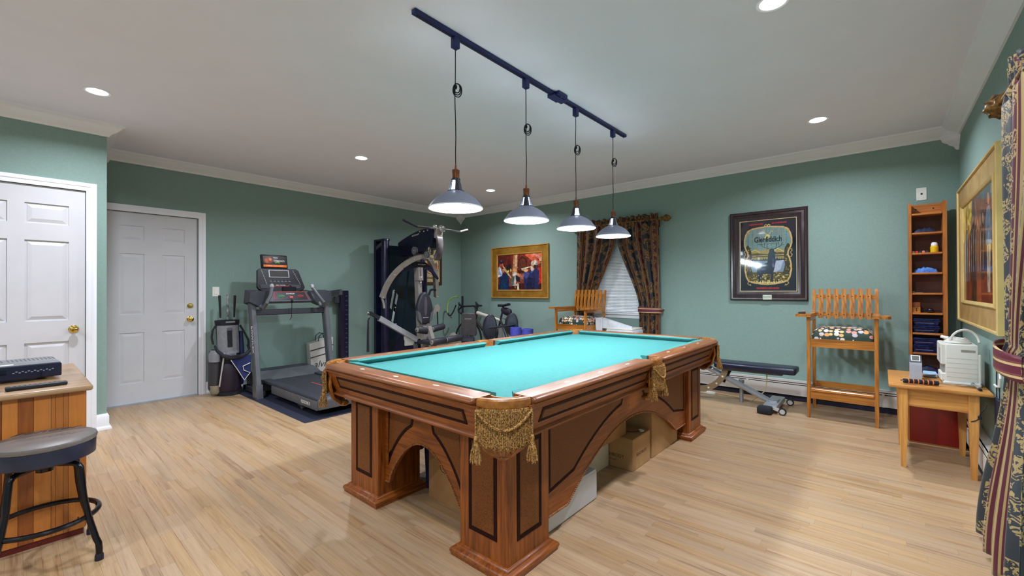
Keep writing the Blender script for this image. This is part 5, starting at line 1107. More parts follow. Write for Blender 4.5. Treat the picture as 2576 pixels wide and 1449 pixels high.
# ================================================================ LEFT FOREGROUND: CABINET AND STOOL
def board_mat(name):
    m = bpy.data.materials.new(name); m.use_nodes = True; nt = m.node_tree; b = nt.nodes['Principled BSDF']; L = nt.links
    at = nn(nt, 'ShaderNodeObjectInfo'); tc = nn(nt, 'ShaderNodeTexCoord'); mp = nn(nt, 'ShaderNodeMapping'); mp.inputs['Scale'].default_value = (1, 1, .05); L.new(tc.outputs['Object'], mp.inputs[0])
    n1 = nn(nt, 'ShaderNodeTexNoise'); n1.inputs['Scale'].default_value = 110; n1.inputs['Detail'].default_value = 4; n1.inputs['Distortion'].default_value = .8; L.new(mp.outputs[0], n1.inputs['Vector'])
    v = nn(nt, 'ShaderNodeTexVoronoi'); v.inputs['Scale'].default_value = 5.5; v.feature = 'F1'; mp2 = nn(nt, 'ShaderNodeMapping'); mp2.inputs['Scale'].default_value = (1, 2.2, 1); L.new(tc.outputs['Object'], mp2.inputs[0]); L.new(mp2.outputs[0], v.inputs['Vector'])
    lt = nn(nt, 'ShaderNodeMath', operation='LESS_THAN'); lt.inputs[1].default_value = .075; L.new(v.outputs['Distance'], lt.inputs[0])
    cr = nn(nt, 'ShaderNodeValToRGB'); e = cr.color_ramp.elements; e[0].position = .1; e[0].color = (*lin((112,44,6)), 1); e[1].position = .95; e[1].color = (*lin((204,126,54)), 1)
    a = nn(nt, 'ShaderNodeMath', operation='MULTIPLY_ADD'); a.inputs[1].default_value = .4; L.new(n1.outputs['Fac'], a.inputs[0]); mlt = nn(nt, 'ShaderNodeMath', operation='MULTIPLY'); mlt.inputs[1].default_value = .75; L.new(at.outputs['Random'], mlt.inputs[0]); L.new(mlt.outputs[0], a.inputs[2]); L.new(a.outputs[0], cr.inputs[0])
    mx = nn(nt, 'ShaderNodeMix', data_type='RGBA'); L.new(lt.outputs[0], mx.inputs['Factor']); L.new(cr.outputs[0], mx.inputs['A']); mx.inputs['B'].default_value = (*lin((70,26,8)), 1); L.new(mx.outputs['Result'], b.inputs['Base Color'])
    b.inputs['Roughness'].default_value = .4; b.inputs['Coat Weight'].default_value = .15; return m
M_kn = board_mat('knotty_pine'); W_top = wood('tan_oak_top', (150,116,82), (180,144,106), 'y', .35, .3, 20)
DX0, DX1, DY1, DZ = -4.14, -3.125, .265, .765; DY0 = -.62
t = thing('cabinet', 'knotty pine cabinet with a tan top at the left edge', 'cabinet', ((DX0+DX1)/2, -.2, 0))
obj('carcass', MB().bx(DX0+.04, DX1-.022, DY0+.02, DY1-.022, .03, DZ-.028), wood('pine_carcass', (150,80,30), (190,116,56), 'z', .45, .1), t, smooth=0)
obj('plinth', MB().bx(DX0+.05, DX1-.012, DY0+.03, DY1-.02, 0, .03), mat('dark_red_plinth', (96,24,14), .5), t, smooth=0)
obj('table_top', MB().rb(DX0, DX1+.03, DY0, DY1+.012, DZ-.028, DZ, .010, 3), W_top, t)
y_ = DY1-.014; wsr = [.062, .018, .026, .016, .058, .05, .05, .04, .012, .06, .05, .055, .05, .06, .05, .055, .06, .05]
for w_ in wsr:
    if y_-w_ < DY0: break
    obj('board', MB().bx(DX1-.0215, DX1-.004, y_-w_+.0006, y_-.0006, .032, DZ-.0285), M_kn, t, smooth=0); y_ -= w_
for k in range(10): obj('board', MB().bx(DX0+.05+.095*k, DX0+.144+.095*k, DY1-.0215, DY1-.010, .032, DZ-.0285), M_kn, t, smooth=0)
M_rec = mat('grey_receiver_metal', (120,122,126), .45, .4, (130,132,136), 6); M_face = mat('navy_black_face', (24,26,50), .25)
RQ = Matrix.Translation((-3.66, -.03, DZ)) @ Matrix.Rotation(R(4), 4, 'Z')
t = thing('av_receiver', 'grey and black stereo receiver lying on the pine cabinet', 'receiver', (-3.66, -.03, DZ))
obj('case', MB().at(RQ).bx(-.18, .165, -.22, .20, .018, .088), M_rec, t, smooth=0); fp = obj('face_plate', MB().at(RQ).rb(.165, .185, -.222, .202, .014, .086, .004, 1), M_face, t)
for yy in (-.14, .14): obj('volume_knob', MB().at(RQ).lathe([(.001, .185), (.016, .185), (.016, .196), (.001, .197)], 16, (0, yy, .035), 'x'), M_face, fp)
for k in range(14): obj('button', MB().at(RQ).bx(.1845, .187, .02+.011*k, .028+.011*k, .048+.006*(k % 2), .053+.006*(k % 2)), mat('grey_print', (140,140,156), .5), fp, smooth=0)
obj('front_display', MB().at(RQ).bx(.1845, .1862, -.10, .0, .045, .072), mat('display_glass', (10,12,30), .1), fp, smooth=0)
for k in range(12):
    for j in (0, 1): obj('vent_slot', MB().at(RQ).bx(-.14+.0, -.03, -.18+.016*k+.2*j, -.174+.016*k+.2*j, .0875, .0886), mat('vent_dark', (74,76,80), .6), t, smooth=0)
obj('label_sticker', MB().at(RQ).bx(.09, .13, -.02, .03, .0878, .0888), M_plate, t, smooth=0)
for xx in (-.13, .14):
    for yy in (-.18, .16): obj('foot', MB().at(RQ).cyl((xx, yy, 0), (xx, yy, .018), .018, n=12), mat('tan_foot', (190,160,120), .6), t)
def remote(label, x, y, L_, w_, rz, m, light):
    Mq = Matrix.Translation((x, y, DZ)) @ Matrix.Rotation(rz, 4, 'Z'); t = thing('remote_control', label, 'remote control', (x, y, DZ)); obj('body', MB().at(Mq).rb(-w_/2, w_/2, -L_/2, L_/2, .001, .019, .005, 2), m, t)
    for i in range(10):
        for j in range(3): obj('key', MB().at(Mq).bx(-w_*.32+j*w_*.24, -w_*.32+j*w_*.24+w_*.16, -L_*.42+i*L_*.08, -L_*.42+i*L_*.08+L_*.045, .0185, .0212), light, t, smooth=0)
remote('long black remote control at the front edge of the pine cabinet top', -3.215, .085, .21, .045, R(3), mat('black_plastic', (24,26,34), .4), mat('grey_keys', (110,112,120), .5))
remote('grey remote control cut by the left picture edge on the cabinet', -3.22, -.135, .19, .05, R(2), mat('grey_plastic', (150,150,150), .4), mat('pale_keys', (200,196,180), .5))
t = tag(obj('magazine', MB().bx(-4.06, -3.86, -.30, .02, DZ, DZ+.006).obox((-3.95, -.15, DZ+.0085), (1, .1, 0), (-.1, 1, 0), (0, 0, 1), .09, .12, .002), mat('paper_white', (214,212,206), .6, 0, (180,176,170), 14)), 'thin stack of papers behind the stereo receiver', 'papers')
# stool
M_stv = mat('grey_black_vinyl_seat', (104,96,92), .42, 0, (112,104,100), 10, bump=.1, bscale=150); M_stf = mat('gloss_black_frame', (20,20,26), .18, .3); M_band = mat('dark_seat_band', (32,34,52), .35, 0, (40,44,66), 8)
SX, SY = -2.935, .102
t = thing('bar_stool', 'round black padded swivel stool with tubular legs at the left edge', 'stool', (SX, SY, 0))
obj('seat_pad', MB().lathe([(.166, 0.5420), (.174, 0.5480), (.176, 0.5580), (.172, 0.5680), (.155, 0.5750), (.1, 0.5790), (.001, 0.5800)], 48, (SX, SY, 0)), M_stv, t)
obj('seat_band', MB().lathe([(.001, 0.4740), (.160, 0.4740), (.170, 0.4800), (.172, 0.5640), (.170, 0.5680)], 48, (SX, SY, 0)), M_band, t)
text('seat_lettering', 'Fender', .062, Matrix.Translation((SX, SY, .6026)) @ Matrix.Rotation(R(90), 4, 'Z') @ Matrix.Rotation(R(-8), 4, 'Z'), mat('embossed_black', (26,24,26), .3), t, shear=.4, bold=-.0005, sx=1.25)
for sx in (1, -1):
    for sy in (1, -1):
        x = lambda r_: SX+sx*r_; y2 = lambda r_: SY+sy*r_
        lg = obj('leg', MB().tube([(x(.03), y2(.03), .452), (x(.085), y2(.085), .452), (x(.10), y2(.10), .446), (x(.108), y2(.108), .430), (x(.118), y2(.118), .30), (x(.132), y2(.132), .205), (x(.156), y2(.156), .10), (x(.164), y2(.164), .078), (x(.166), y2(.166), .05), (x(.166), y2(.166), .008)], .0125, 12), M_stf, t)
        obj('foot_cap', MB().lathe([(.001, 0), (.016, 0), (.016, .022), (.013, .03)], 12, (x(.166), y2(.166), 0)), M_rub, lg)
obj('foot_ring', MB().tube([(SX+.180*math.cos(2*PI*i/40), SY+.180*math.sin(2*PI*i/40), .20) for i in range(40)], .0115, 10, loop=True), M_stf, t)
obj('swivel_plate', MB().rb(SX-.09, SX+.09, SY-.09, SY+.09, .458, .475, .004, 1).cyl((SX, SY, .42), (SX, SY, .462), .03, n=16), M_stf, t)
# ================================================================ BOXES UNDER THE TABLE
def cardmat(n, a, b): return mat(n, a, .8, 0, b, 7, bump=.08, bscale=150, spec=.2)
M_card = cardmat('tan_cardboard', (178,140,96), (190,152,108)); M_card2 = cardmat('brown_cardboard', (158,116,74), (170,128,84)); M_tape = mat('packing_tape', (150,112,70), .25); M_cream = cardmat('cream_cardboard', (206,192,170), (212,200,180)); M_foam = mat('white_foam', (214,216,222), .7, 0, (220,222,228), 8)
M_prt = mat('dark_carton_print', (60,46,36), .7)
def carton(label, x0, x1, y0, y1, z0, z1, m, seam='y', flaps=True):
    t = thing('carton', label, 'box', ((x0+x1)/2, (y0+y1)/2, z0)); obj('box_body', MB().rb(x0, x1, y0, y1, z0, z1-.002, .003, 1), m, t)
    g = .002; xm, ym = (x0+x1)/2, (y0+y1)/2
    if seam == 'y': obj('flap', MB().bx(x0+.001, xm-g, y0+.001, y1-.001, z1-.002, z1+.001), m, t, smooth=0); obj('flap', MB().bx(xm+g, x1-.001, y0+.001, y1-.001, z1-.002, z1+.001), m, t, smooth=0)
    else: obj('flap', MB().bx(x0+.001, x1-.001, y0+.001, ym-g, z1-.002, z1+.001), m, t, smooth=0); obj('flap', MB().bx(x0+.001, x1-.001, ym+g, y1-.001, z1-.002, z1+.001), m, t, smooth=0)
    return t
def on_x(x, y, z): return frame_M((x, y, z), (0, 1, 0), (0, 0, 1))
def on_y(x, y, z): return frame_M((x, y, z), (1, 0, 0), (0, 0, 1))
t = carton('small tan carton printed BEACHBODY under the pool table', -1.482, -1.299, 2.77, 3.055, 0, .217, M_card, 'x')
text('lettering', 'BEACHBODY', .030, on_x(-1.2988, 2.91, .098), M_prt, t, sx=.95); text('lettering', 'BEACHBODY', .034, on_y(-1.46, 2.7698, .085), M_prt, t, sx=.95); text('small_lettering', 'on demand', .016, on_y(-1.46, 2.7698, .055), M_prt, t)
carton('tall tan carton standing farthest under the pool table arch', -1.62, -1.296, 3.085, 3.60, 0, .50, M_card, 'y')
carton('brown carton stacked above the printed carton under the table', -1.80, -1.392, 2.50, 2.86, .218, .46, M_card2, 'y')
t = thing('cable_end', 'white cable end lying on the printed carton', 'cable', (-1.33, 2.98, .2185)); obj('ring', MB().tube([(-1.335+.016*math.cos(a*PI/8), 2.985+.016*math.sin(a*PI/8), .2235) for a in range(16)], .0045, 6, loop=True), M_plate, t); obj('lead', MB().tube([(-1.335, 2.969, .222), (-1.36, 2.93, .221), (-1.42, 2.90, .221)], .002, 5), M_rub, t)
t = carton('cream carton between the white foam slab and the printed carton', -1.86, -1.480, 2.46, 2.765, 0, .2165, M_cream, 'y')
t = thing('foam_block', 'long white foam block on the floor beside the near table leg', 'foam block', (-1.40, 1.99, 0)); obj('slab', MB().rb(-1.52, -1.298, 1.70, 2.285, 0, .172, .014, 3), M_foam, t); obj('edge_step', MB().rb(-1.52, -1.30, 1.71, 2.275, .168, .180, .006, 2), M_foam, t)
t = thing('white_box', 'white box standing behind the foam block under the table', 'box', (-1.66, 2.10, 0)); obj('body', MB().rb(-1.80, -1.535, 1.86, 2.36, 0, .262, .006, 1), M_foam, t); obj('lid', MB().rb(-1.803, -1.532, 1.857, 2.363, .262, .282, .004, 1), M_foam, t)
t = carton('tan carton with a looping black signature behind the short arch', -2.085, -1.58, 1.645, 1.835, 0, .46, M_card2, 'x')
sg = []; 
def loopy(pts): sg.append(pts)
loopy([(-.075+.030*math.cos(R(a))+a*.00002, .02+.042*math.sin(R(a))) for a in range(60, 460, 18)]); loopy([(-.06, -.03), (-.045, .012), (-.035, -.018), (-.025, .010), (-.015, -.022), (-.004, .05), (0, -.02)]); loopy([(.04+.026*math.cos(R(a)), .012+.036*math.sin(R(a))) for a in range(40, 420, 18)]); loopy([(.045, -.01), (.065, -.035), (.075, .005), (.09, -.022), (.105, .006), (.12, -.02)])
for p in sg: obj('signature', MB().tube([(-1.885+x*.92, 1.6445, .205+y) for x, y in p], .0016, 4), M_ink, t)
text('carton_mark', '2R', .04, frame_M((-2.03, 1.6448, .40), (0, 0, -1), (1, 0, 0)), M_ink, t)
t = thing('storage_bin', 'dark blue bin beside the signed carton behind the short arch', 'bin', (-2.15, 1.85, 0)); obj('tub', MB().loft([[(x_, y_, z_) for x_, y_ in ((-2.205+o, 1.70+o), (-2.10-o, 1.70+o), (-2.10-o, 2.05-o), (-2.205+o, 2.05-o))] for o, z_ in ((.012, 0), (0, .36), (-.004, .362), (-.004, .375), (.006, .375), (.016, .01))]), mat('dark_blue_bin', (24,34,76), .4), t, smooth=0)

# ================================================================ GOLF BAG AND CLUBS
M_gbk = mat('black_nylon', (24,24,34), .7, 0, (32,32,44), 40); M_ggr = mat('grey_nylon', (140,142,148), .6, 0, (152,154,160), 30); M_gnv = mat('navy_towel', (34,44,96), .85, 0, (44,56,110), 60); M_gtan = mat('tan_nylon', (148,138,120), .7)
GX, GY = -6.03, 1.715
t = thing('golf_bag', 'grey and black golf stand bag with blue towel leaning by the entry door', 'golf bag', (GX, GY, 0))
def oval(cx_, cy_, z, rx, ry, n=24): return [(cx_+rx*math.cos(2*PI*i/n), cy_+ry*math.sin(2*PI*i/n), z) for i in range(n)]
obj('bag_body', MB().loft([oval(GX+.03-.04*z/.9, GY+.012-.02*z, z, rx, ry) for z, rx, ry in ((.012, .10, .118), (.03, .104, .122), (.3, .10, .116), (.6, .098, .112), (.84, .105, .122), (.862, .108, .126))]), M_gbk, t)
obj('bag_base', MB().loft([oval(GX+.03, GY+.012, z, rx, ry) for z, rx, ry in ((0, .108, .125), (.05, .110, .128), (.075, .106, .122))]), M_gbk, t)
# grey front panel
def panel(mb, y0, y1, zs, off, th=.006):
    rg = []
    for z in zs:
        r = []
        for i in range(9):
            a = R(y0+(y1-y0)*i/8); cx_, cy_ = GX+.03-.04*z/.9, GY+.012-.02*z; k = .102+.0; r.append((cx_+(k+off)*math.cos(a), cy_+(k+.014+off)*math.sin(a), z))
        for i in range(8, -1, -1):
            a = R(y0+(y1-y0)*i/8); cx_, cy_ = GX+.03-.04*z/.9, GY+.012-.02*z; k = .102; r.append((cx_+(k+off-th)*math.cos(a), cy_+(k+.014+off-th)*math.sin(a), z))
        rg.append(r)
    return mb.loft(rg)
obj('front_panel', panel(MB(), -75, 55, (.50, .6, .7, .8, .835), .006), M_ggr, t); obj('grip_strap', panel(MB(), -16, 6, (.58, .66, .74, .79), .014, .006), M_gbk, t); obj('buckle', panel(MB(), -16, 6, (.775, .79, .808), .020, .008), mat('buckle_grey', (90,92,100), .35), t)
obj('front_pocket', MB().loft([oval(GX+.075, GY-.0, z, rx, ry) for z, rx, ry in ((.06, .080, .108), (.10, .088, .112), (.28, .085, .108), (.36, .07, .10), (.385, .05, .085))]), mat('plum_black_nylon', (34,22,40), .6), t)
obj('ball_pocket', MB().loft([oval(GX+.08, GY+.0, z, rx, ry) for z, rx, ry in ((.43, .03, .05), (.45, .045, .062), (.50, .05, .065), (.53, .03, .05))]), M_ggr, t)
sp = obj('side_pocket', MB().loft([oval(GX-.02, GY-.135, z, rx, ry) for z, rx, ry in ((.05, .065, .045), (.09, .085, .062), (.40, .088, .066), (.53, .07, .052), (.55, .04, .03))]), mat('charcoal_nylon', (62,60,66), .6), t); obj('pocket_flap', MB().loft([oval(GX-.0, GY-.138, z, rx, ry) for z, rx, ry in ((.41, .085, .06), (.50, .08, .058), (.545, .05, .04))]), M_ggr, sp); obj('pocket_base', MB().loft([oval(GX-.0, GY-.13, z, rx, ry) for z, rx, ry in ((.03, .06, .045), (.06, .08, .058), (.13, .085, .062))]), M_gtan, sp)
obj('side_panel', MB().loft([oval(GX-.03, GY+.135, z, rx, ry) for z, rx, ry in ((.10, .07, .035), (.2, .085, .05), (.55, .08, .045), (.75, .06, .03))]), mat('navy_nylon', (26,34,82), .6), t)
obj('shoulder_strap', MB().tube([(GX+.06, GY-.15, .60), (GX+.12, GY-.145, .55), (GX+.15, GY-.09, .485), (GX+.165, GY-.02, .455), (GX+.165, GY+.07, .455), (GX+.15, GY+.15, .48), (GX+.10, GY+.21, .52), (GX+.04, GY+.20, .58)], [.012, .018, .024, .026, .026, .024, .02, .012], 8), M_gbk, t)
obj('strap_web', MB().tube([(GX+.02, GY-.13, .84), (GX+.03, GY-.165, .78), (GX+.03, GY-.175, .70), (GX+.05, GY-.165, .62)], .013, 6), M_gbk, t); obj('strap_web', MB().tube([(GX+.03, GY+.12, .83), (GX+.05, GY+.16, .74), (GX+.07, GY+.20, .64), (GX+.05, GY+.21, .56)], .013, 6), M_gbk, t)
obj('stand_leg', MB().cyl((GX+.125, GY-.07, .52), (GX+.10, GY-.115, .12), .009, n=8), mat('pale_tube', (206,204,200), .3, .4), t)
tw = obj('towel', MB().add([(GX+.17, GY-.02, .44), (GX+.17, GY+.20, .47), (GX+.15, GY+.20, .25), (GX+.16, GY+.12, .17), (GX+.168, GY-.02, .44), (GX+.160, GY+.20, .47), (GX+.142, GY+.20, .25), (GX+.152, GY+.12, .17)], [(0,1,2,3),(7,6,5,4),(0,4,5,1),(1,5,6,2),(2,6,7,3),(3,7,4,0)]), M_gnv, t, smooth=0)
obj('towel_piping', MB().tube([(GX+.178, GY-.02, .43), (GX+.172, GY+.05, .31), (GX+.165, GY+.125, .17), (GX+.16, GY+.19, .25), (GX+.165, GY+.12, .29), (GX+.168, GY+.11, .34), (GX+.165, GY+.19, .37)], .005, 6), M_plate, tw)
obj('bag_collar', MB().loft([oval(GX-.008, GY-.006, z, rx, ry) for z, rx, ry in ((.845, .108, .126), (.89, .112, .13), (.895, .108, .126), (.87, .085, .10))]), M_gbk, t); obj('collar_trim', MB().bx(GX+.09, GY and GX+.106, GY-.05, GY+.045, .868, .885), M_ggr, t)
M_grip = mat('black_rubber_grip', (20,20,28), .7)
def club(label, y, x, top, m, lean):
    c = thing('golf_club', label, 'golf club', (x, y, .3), 0, 'golf clubs in the bag'); a = Vector((x, y, .30)); b = Vector((x-.01, y+lean, top)); d = (b-a).normalized()
    obj('shaft', MB().cyl(a, b-d*.24, .005, n=8), M_chr, c); obj('grip', MB().tube([b-d*.27, b-d*.24, b-d*.01, b], [.008, .0095, .0145, .012], 10), m, c); obj('grip_cap', MB().cyl(b, b+d*.004, .0125, n=10), M_ggr, c)
club('black gripped golf club at the left of the golf bag', GY-.055, GX, 1.195, M_grip, -.03); club('black gripped golf club at the right of the golf bag', GY+.05, GX-.01, 1.195, M_grip, .03); club('pale grey gripped golf club in the middle of the golf bag', GY+.0, GX-.02, 1.205, mat('pale_grey_grip', (160,158,160), .6, 0, (60,60,66), 20), .006)

# ================================================================ TREADMILL ON ITS MAT
M_tmd = mat('charcoal_treadmill', (44,46,56), .5, 0, (50,52,62), 10); M_tmg = mat('grey_treadmill', (86,88,94), .45, .2, (94,96,102), 10); M_belt = mat('dark_belt', (40,40,48), .6, 0, (48,48,56), 80); M_red = mat('red_trim', (206,50,44), .4); M_tmk = mat('black_console', (13,14,22), .4, spec=.3)
t = tag(obj('floor_mat', MB().rb(-6.15, -4.125, 1.80, 2.86, 0, .006, .002, 1), mat('navy_black_mat', (24,28,48), .75, 0, (34,38,60), 120)), 'dark rubber mat under the treadmill', 'mat')
Z0 = .006; TA, TB = 1.87, 2.745
t = thing('treadmill', 'grey folding treadmill with lit console facing the room at the left wall', 'treadmill', (-5.1, 2.3, Z0))
obj('belt', MB().rb(-5.62, -4.30, 2.055, 2.565, .155, .172, .006, 2), M_belt, t); obj('deck', MB().bx(-5.6, -4.26, 2.03, 2.59, .10, .155), M_tmd, t, smooth=0)
for a, b in ((1.945, 2.05), (2.57, 2.675)): obj('side_rail', MB().rb(-5.62, -4.18, a, b, .155, .190, .010, 2), M_tmd, t); 
for a, b, s in ((1.935, 1.965, -1), (2.655, 2.685, 1)): 
    o = obj('side_skirt', MB().rb(-5.30, -4.18, a, b, .075, .165, .008, 2), M_tmg, t)
    if s < 0: text('lettering', 'FLEXZONE II', .045, frame_M((-4.42, a-.0006, .12), (1, 0, 0), (0, 0, 1)), M_plate, o, sx=.8)
obj('rear_roller_cover', MB().rb(-4.27, -4.16, 1.945, 2.675, .075, .182, .018, 2), M_tmg, t); obj('belt_stripe', MB().bx(-5.1, -4.5, 2.300, 2.312, .172, .1725), mat('red_belt_mark', (196,60,60), .6), t, smooth=0)
obj('motor_hood', MB().prism([(-6.13, .05), (-6.13, .20), (-6.06, .245), (-5.78, .235), (-5.60, .175), (-5.60, .05)], 1.95, 2.67, 'xz'), M_tmg, t, smooth=20); obj('hood_trim', MB().prism([(-6.10, .235), (-6.06, .252), (-5.92, .248), (-5.92, .236)], 2.0, 2.62, 'xz'), M_tmd, t, smooth=20)
obj('base_frame', MB().bx(-6.05, -5.45, 1.885, 1.93, Z0+.02, .08).bx(-6.05, -5.45, 2.69, 2.735, Z0+.02, .08).bx(-6.05, -5.97, 1.885, 2.735, Z0+.02, .08), M_tmd, t, smooth=0)
for y_ in (2.0, 2.62): obj('transport_wheel', MB().lathe([(.001, -.018), (.034, -.018), (.038, -.012), (.038, .012), (.034, .018), (.001, .018)], 16, (-4.62, y_, Z0+.038), 'y'), M_tmg, t); obj('rear_foot', MB().rb(-4.70, -4.58, y_-.03, y_+.03, Z0+.03, .10, .01, 1), M_tmd, t)
for y_, s in ((TA-.005, -1), (TB, 1)):
    up_ = obj('upright', MB().loft([[(x+a*.055, y_+b*.032, z) for a, b in ((-1,-.7),(-.7,-1),(.7,-1),(1,-.7),(1,.7),(.7,1),(-.7,1),(-1,.7))] for x, z in ((-5.505, .10), (-5.60, .62), (-5.70, 1.14))]), M_tmg, t, smooth=30)
    obj('upright_foot', MB().loft([[(x+a*.06, y_+b*.036, z) for a, b in ((-1,-1),(1,-1),(1,1),(-1,1))] for x, z in ((-5.49, Z0), (-5.51, .16))]), mat('silver_boot', (120,122,128), .3, .6), up_, smooth=0)
    if s < 0: text('lettering', 'BOWFLEX', .07, frame_M((-5.60+.058, y_-.028, .66), (.18, 0, -1), (0, 1, 0)) if False else frame_M((-5.575, y_-.0325, .68), Vector((.19, 0, -1)), Vector((1, 0, .19))), M_plate, up_)
obj('cross_bar', MB().rb(-5.685, -5.645, TA+.02, TB-.02, .955, 1.025, .008, 1), M_tmd, t)
# wings, mast deck and consoles
for y_, s in ((TA, 1), (TB, -1)):
    obj('console_wing', MB().loft([[(-5.80, y_-s*.06, 1.10), (-5.60, y_-s*.06, 1.12), (-5.60, y_-s*.05, 1.24), (-5.78, y_-s*.05, 1.26)], [(-5.80, y_+s*.05, 1.05), (-5.58, y_+s*.05, 1.06), (-5.60, y_+s*.06, 1.25), (-5.80, y_+s*.06, 1.26)], [(-5.80, y_+s*.22, 1.13), (-5.64, y_+s*.22, 1.13), (-5.66, y_+s*.22, 1.24), (-5.80, y_+s*.22, 1.24)]]), M_tmd, t, smooth=25)
obj('mast_deck', MB().prism([(-5.83, 1.15), (-5.60, 1.095), (-5.59, 1.12), (-5.66, 1.24), (-5.83, 1.26)], TA+.15, TB-.17, 'xz'), M_tmd, t, smooth=25)
Mp = frame_M((-5.626, 2.285, 1.18), (0, 1, 0), Vector((-.07, 0, .12)))
lp = obj('start_panel', MB().at(Mp).prism([(-.20, -.05), (.20, -.05), (.175, .055), (-.175, .055)], 0, .004, 'xy'), M_tmk, t, smooth=0)
obj('red_outline', MB().at(Mp).tube([(-.205, -.05, .004), (-.178, .058, .004), (.178, .058, .004), (.205, -.05, .004)], .004, 4), M_red, lp)
for x, c, n, tx in ((-.115, (40,150,70), 'green_ring', 'START'), (.115, (206,40,40), 'red_ring', 'STOP')): obj('button', MB().at(Mp).tube([(x+.034*math.cos(a*PI/10), .0+.015*math.sin(a*PI/10), .005) for a in range(20)], .003, 4, loop=True), mat(n, c, .4), lp); text('lettering', tx, .018, Mp @ Matrix.Translation((x, 0, .0045)), mat(n, c, .4), lp)
obj('safety_key', MB().at(Mp).rb(-.022, .022, -.028, -.004, .003, .012, .003, 1), M_red, lp); text('lettering', 'BOWFLEX', .022, Mp @ Matrix.Translation((0, .034, .0045)), M_plate, lp)
obj('key_cord', MB().tube([(-5.60, 2.285, 1.13), (-5.595, 2.285, 1.05), (-5.60, 2.28, .98), (-5.60, 2.285, .92), (-5.60, 2.26, .89)], .004, 5).ball((-5.598, 2.285, 1.12), .016, .016, .026), M_tmk, t)
obj('speed_handle_base', MB().rb(-5.70, -5.66, 2.20, 2.37, 1.23, 1.30, .01, 1), M_tmk, t)
Mc = frame_M((-5.71, 2.19, 1.388), Vector((.04, 1, 0)), Vector((-.28, 0, 1)))
cs = obj('console', MB().at(Mc).loft([[(x*k, y*k, z) for x, y in ((-.22, .14), (.20, .145), (.235, .12), (.29, -.10), (.27, -.13), (.20, -.155), (-.20, -.155), (-.25, -.12), (-.265, -.09), (-.245, .12))] for k, z in ((.94, -.05), (1, -.035), (1, -.004), (.985, 0))]), M_tmk, t, smooth=25)
obj('screen_bezel', MB().at(Mc).rb(-.125, .115, .025, .125, -.002, .006, .006, 1), mat('silver_bezel', (150,152,160), .35, .3), cs); obj('screen', MB().at(Mc).bx(-.113, .103, .034, .116, .005, .0068), mat('grey_lcd', (62,62,60), .15), cs, smooth=0)
for k in range(12):
    for x in (-.20+.004*k, .165+.007*k*.9): obj('level_led', MB().at(Mc).bx(x-.003, x+.003, .115-.016*k, .121-.016*k, 0, .0018), mat('led_white', (196,210,196), .4), cs, smooth=0)
for r_, (n, w_) in enumerate(((6, .045), (6, .045), (5, .05))):
    for k in range(n): obj('button', MB().at(Mc).rb(-.125+k*.043+.004*r_, -.125+k*.043+w_*.62+.004*r_, -.005-.022*r_, .004-.022*r_, 0, .003, .001, 1), mat('button_grey', (120,122,132), .5) if r_ == 1 else M_tmd, cs)
for s in (-1, 1): obj('speaker', MB().at(Mc).prism([(s*.105, -.065), (s*.24, -.065), (s*.225, -.115), (s*.15, -.115)] if s > 0 else [(-.24, -.065), (-.105, -.065), (-.15, -.115), (-.225, -.115)], 0, .006, 'xy'), mat('speaker_mesh', (52,54,60), .7), cs, smooth=0)
obj('red_line', MB().at(Mc).tube([(-.11, -.06, .002), (-.085, -.085, .002), (.085, -.085, .002), (.11, -.06, .002)], .003, 4), M_red, cs); text('lettering', 'SPEED  INCLINE', .016, Mc @ Matrix.Translation((0, -.072, .0006)), M_plate, cs)
Mt = frame_M((-5.79, 2.155, 1.62), Vector((.04, 1, 0)), Vector((-.22, 0, 1)))
th = obj('tablet_holder', MB().at(Mt).rb(-.155, .155, -.095, .085, -.03, 0, .012, 2), M_tmk, t)
c = Canvas(.27, .14, 90, (26,24,26)); c.poly([(0,0),(1,0),(1,.2),(0,.2)], (232,110,40)); c.ell(.22,.6,.2,.3,(120,56,30)); c.ell(.16,.55,.08,.2,(170,84,40)); c.ell(.3,.7,.06,.15,(206,120,60)); c.line([(.45,.85),(.62,.85)], .03, (230,230,230)); c.line([(.45,.65),(.9,.62)], .025, (200,200,200)); c.line([(.45,.54),(.92,.52)], .025, (190,190,190)); c.line([(.5,.4),(.7,.4)], .025, (120,200,90)); c.line([(.2,.1),(.8,.1)], .02, (250,200,160)); c.grain(.06, 2)
c.build('tablet_screen', Mt @ Matrix.Translation((.005, -.005, .0012)), vcol('screen_print', .2), th)
for s in (-1, 1):
    yc = 2.285 + s*.33
    hb = obj('handle', MB().tube([(-5.66, yc+s*.02, 1.14), (-5.58, yc+s*.03, 1.05), (-5.50, yc+s*.03, 1.05), (-5.46, yc+s*.01, 1.10), (-5.50, yc-s*.05, 1.20), (-5.56, yc-s*.085, 1.29), (-5.575, yc-s*.09, 1.315)], .021, 10), M_tmg, t); obj('handle_tip', MB().tube([(-5.56, yc-s*.085, 1.285), (-5.575, yc-s*.09, 1.32), (-5.578, yc-s*.091, 1.332)], [.023, .023, .012], 10), mat('pale_grey_tip', (150,150,154), .4), hb)
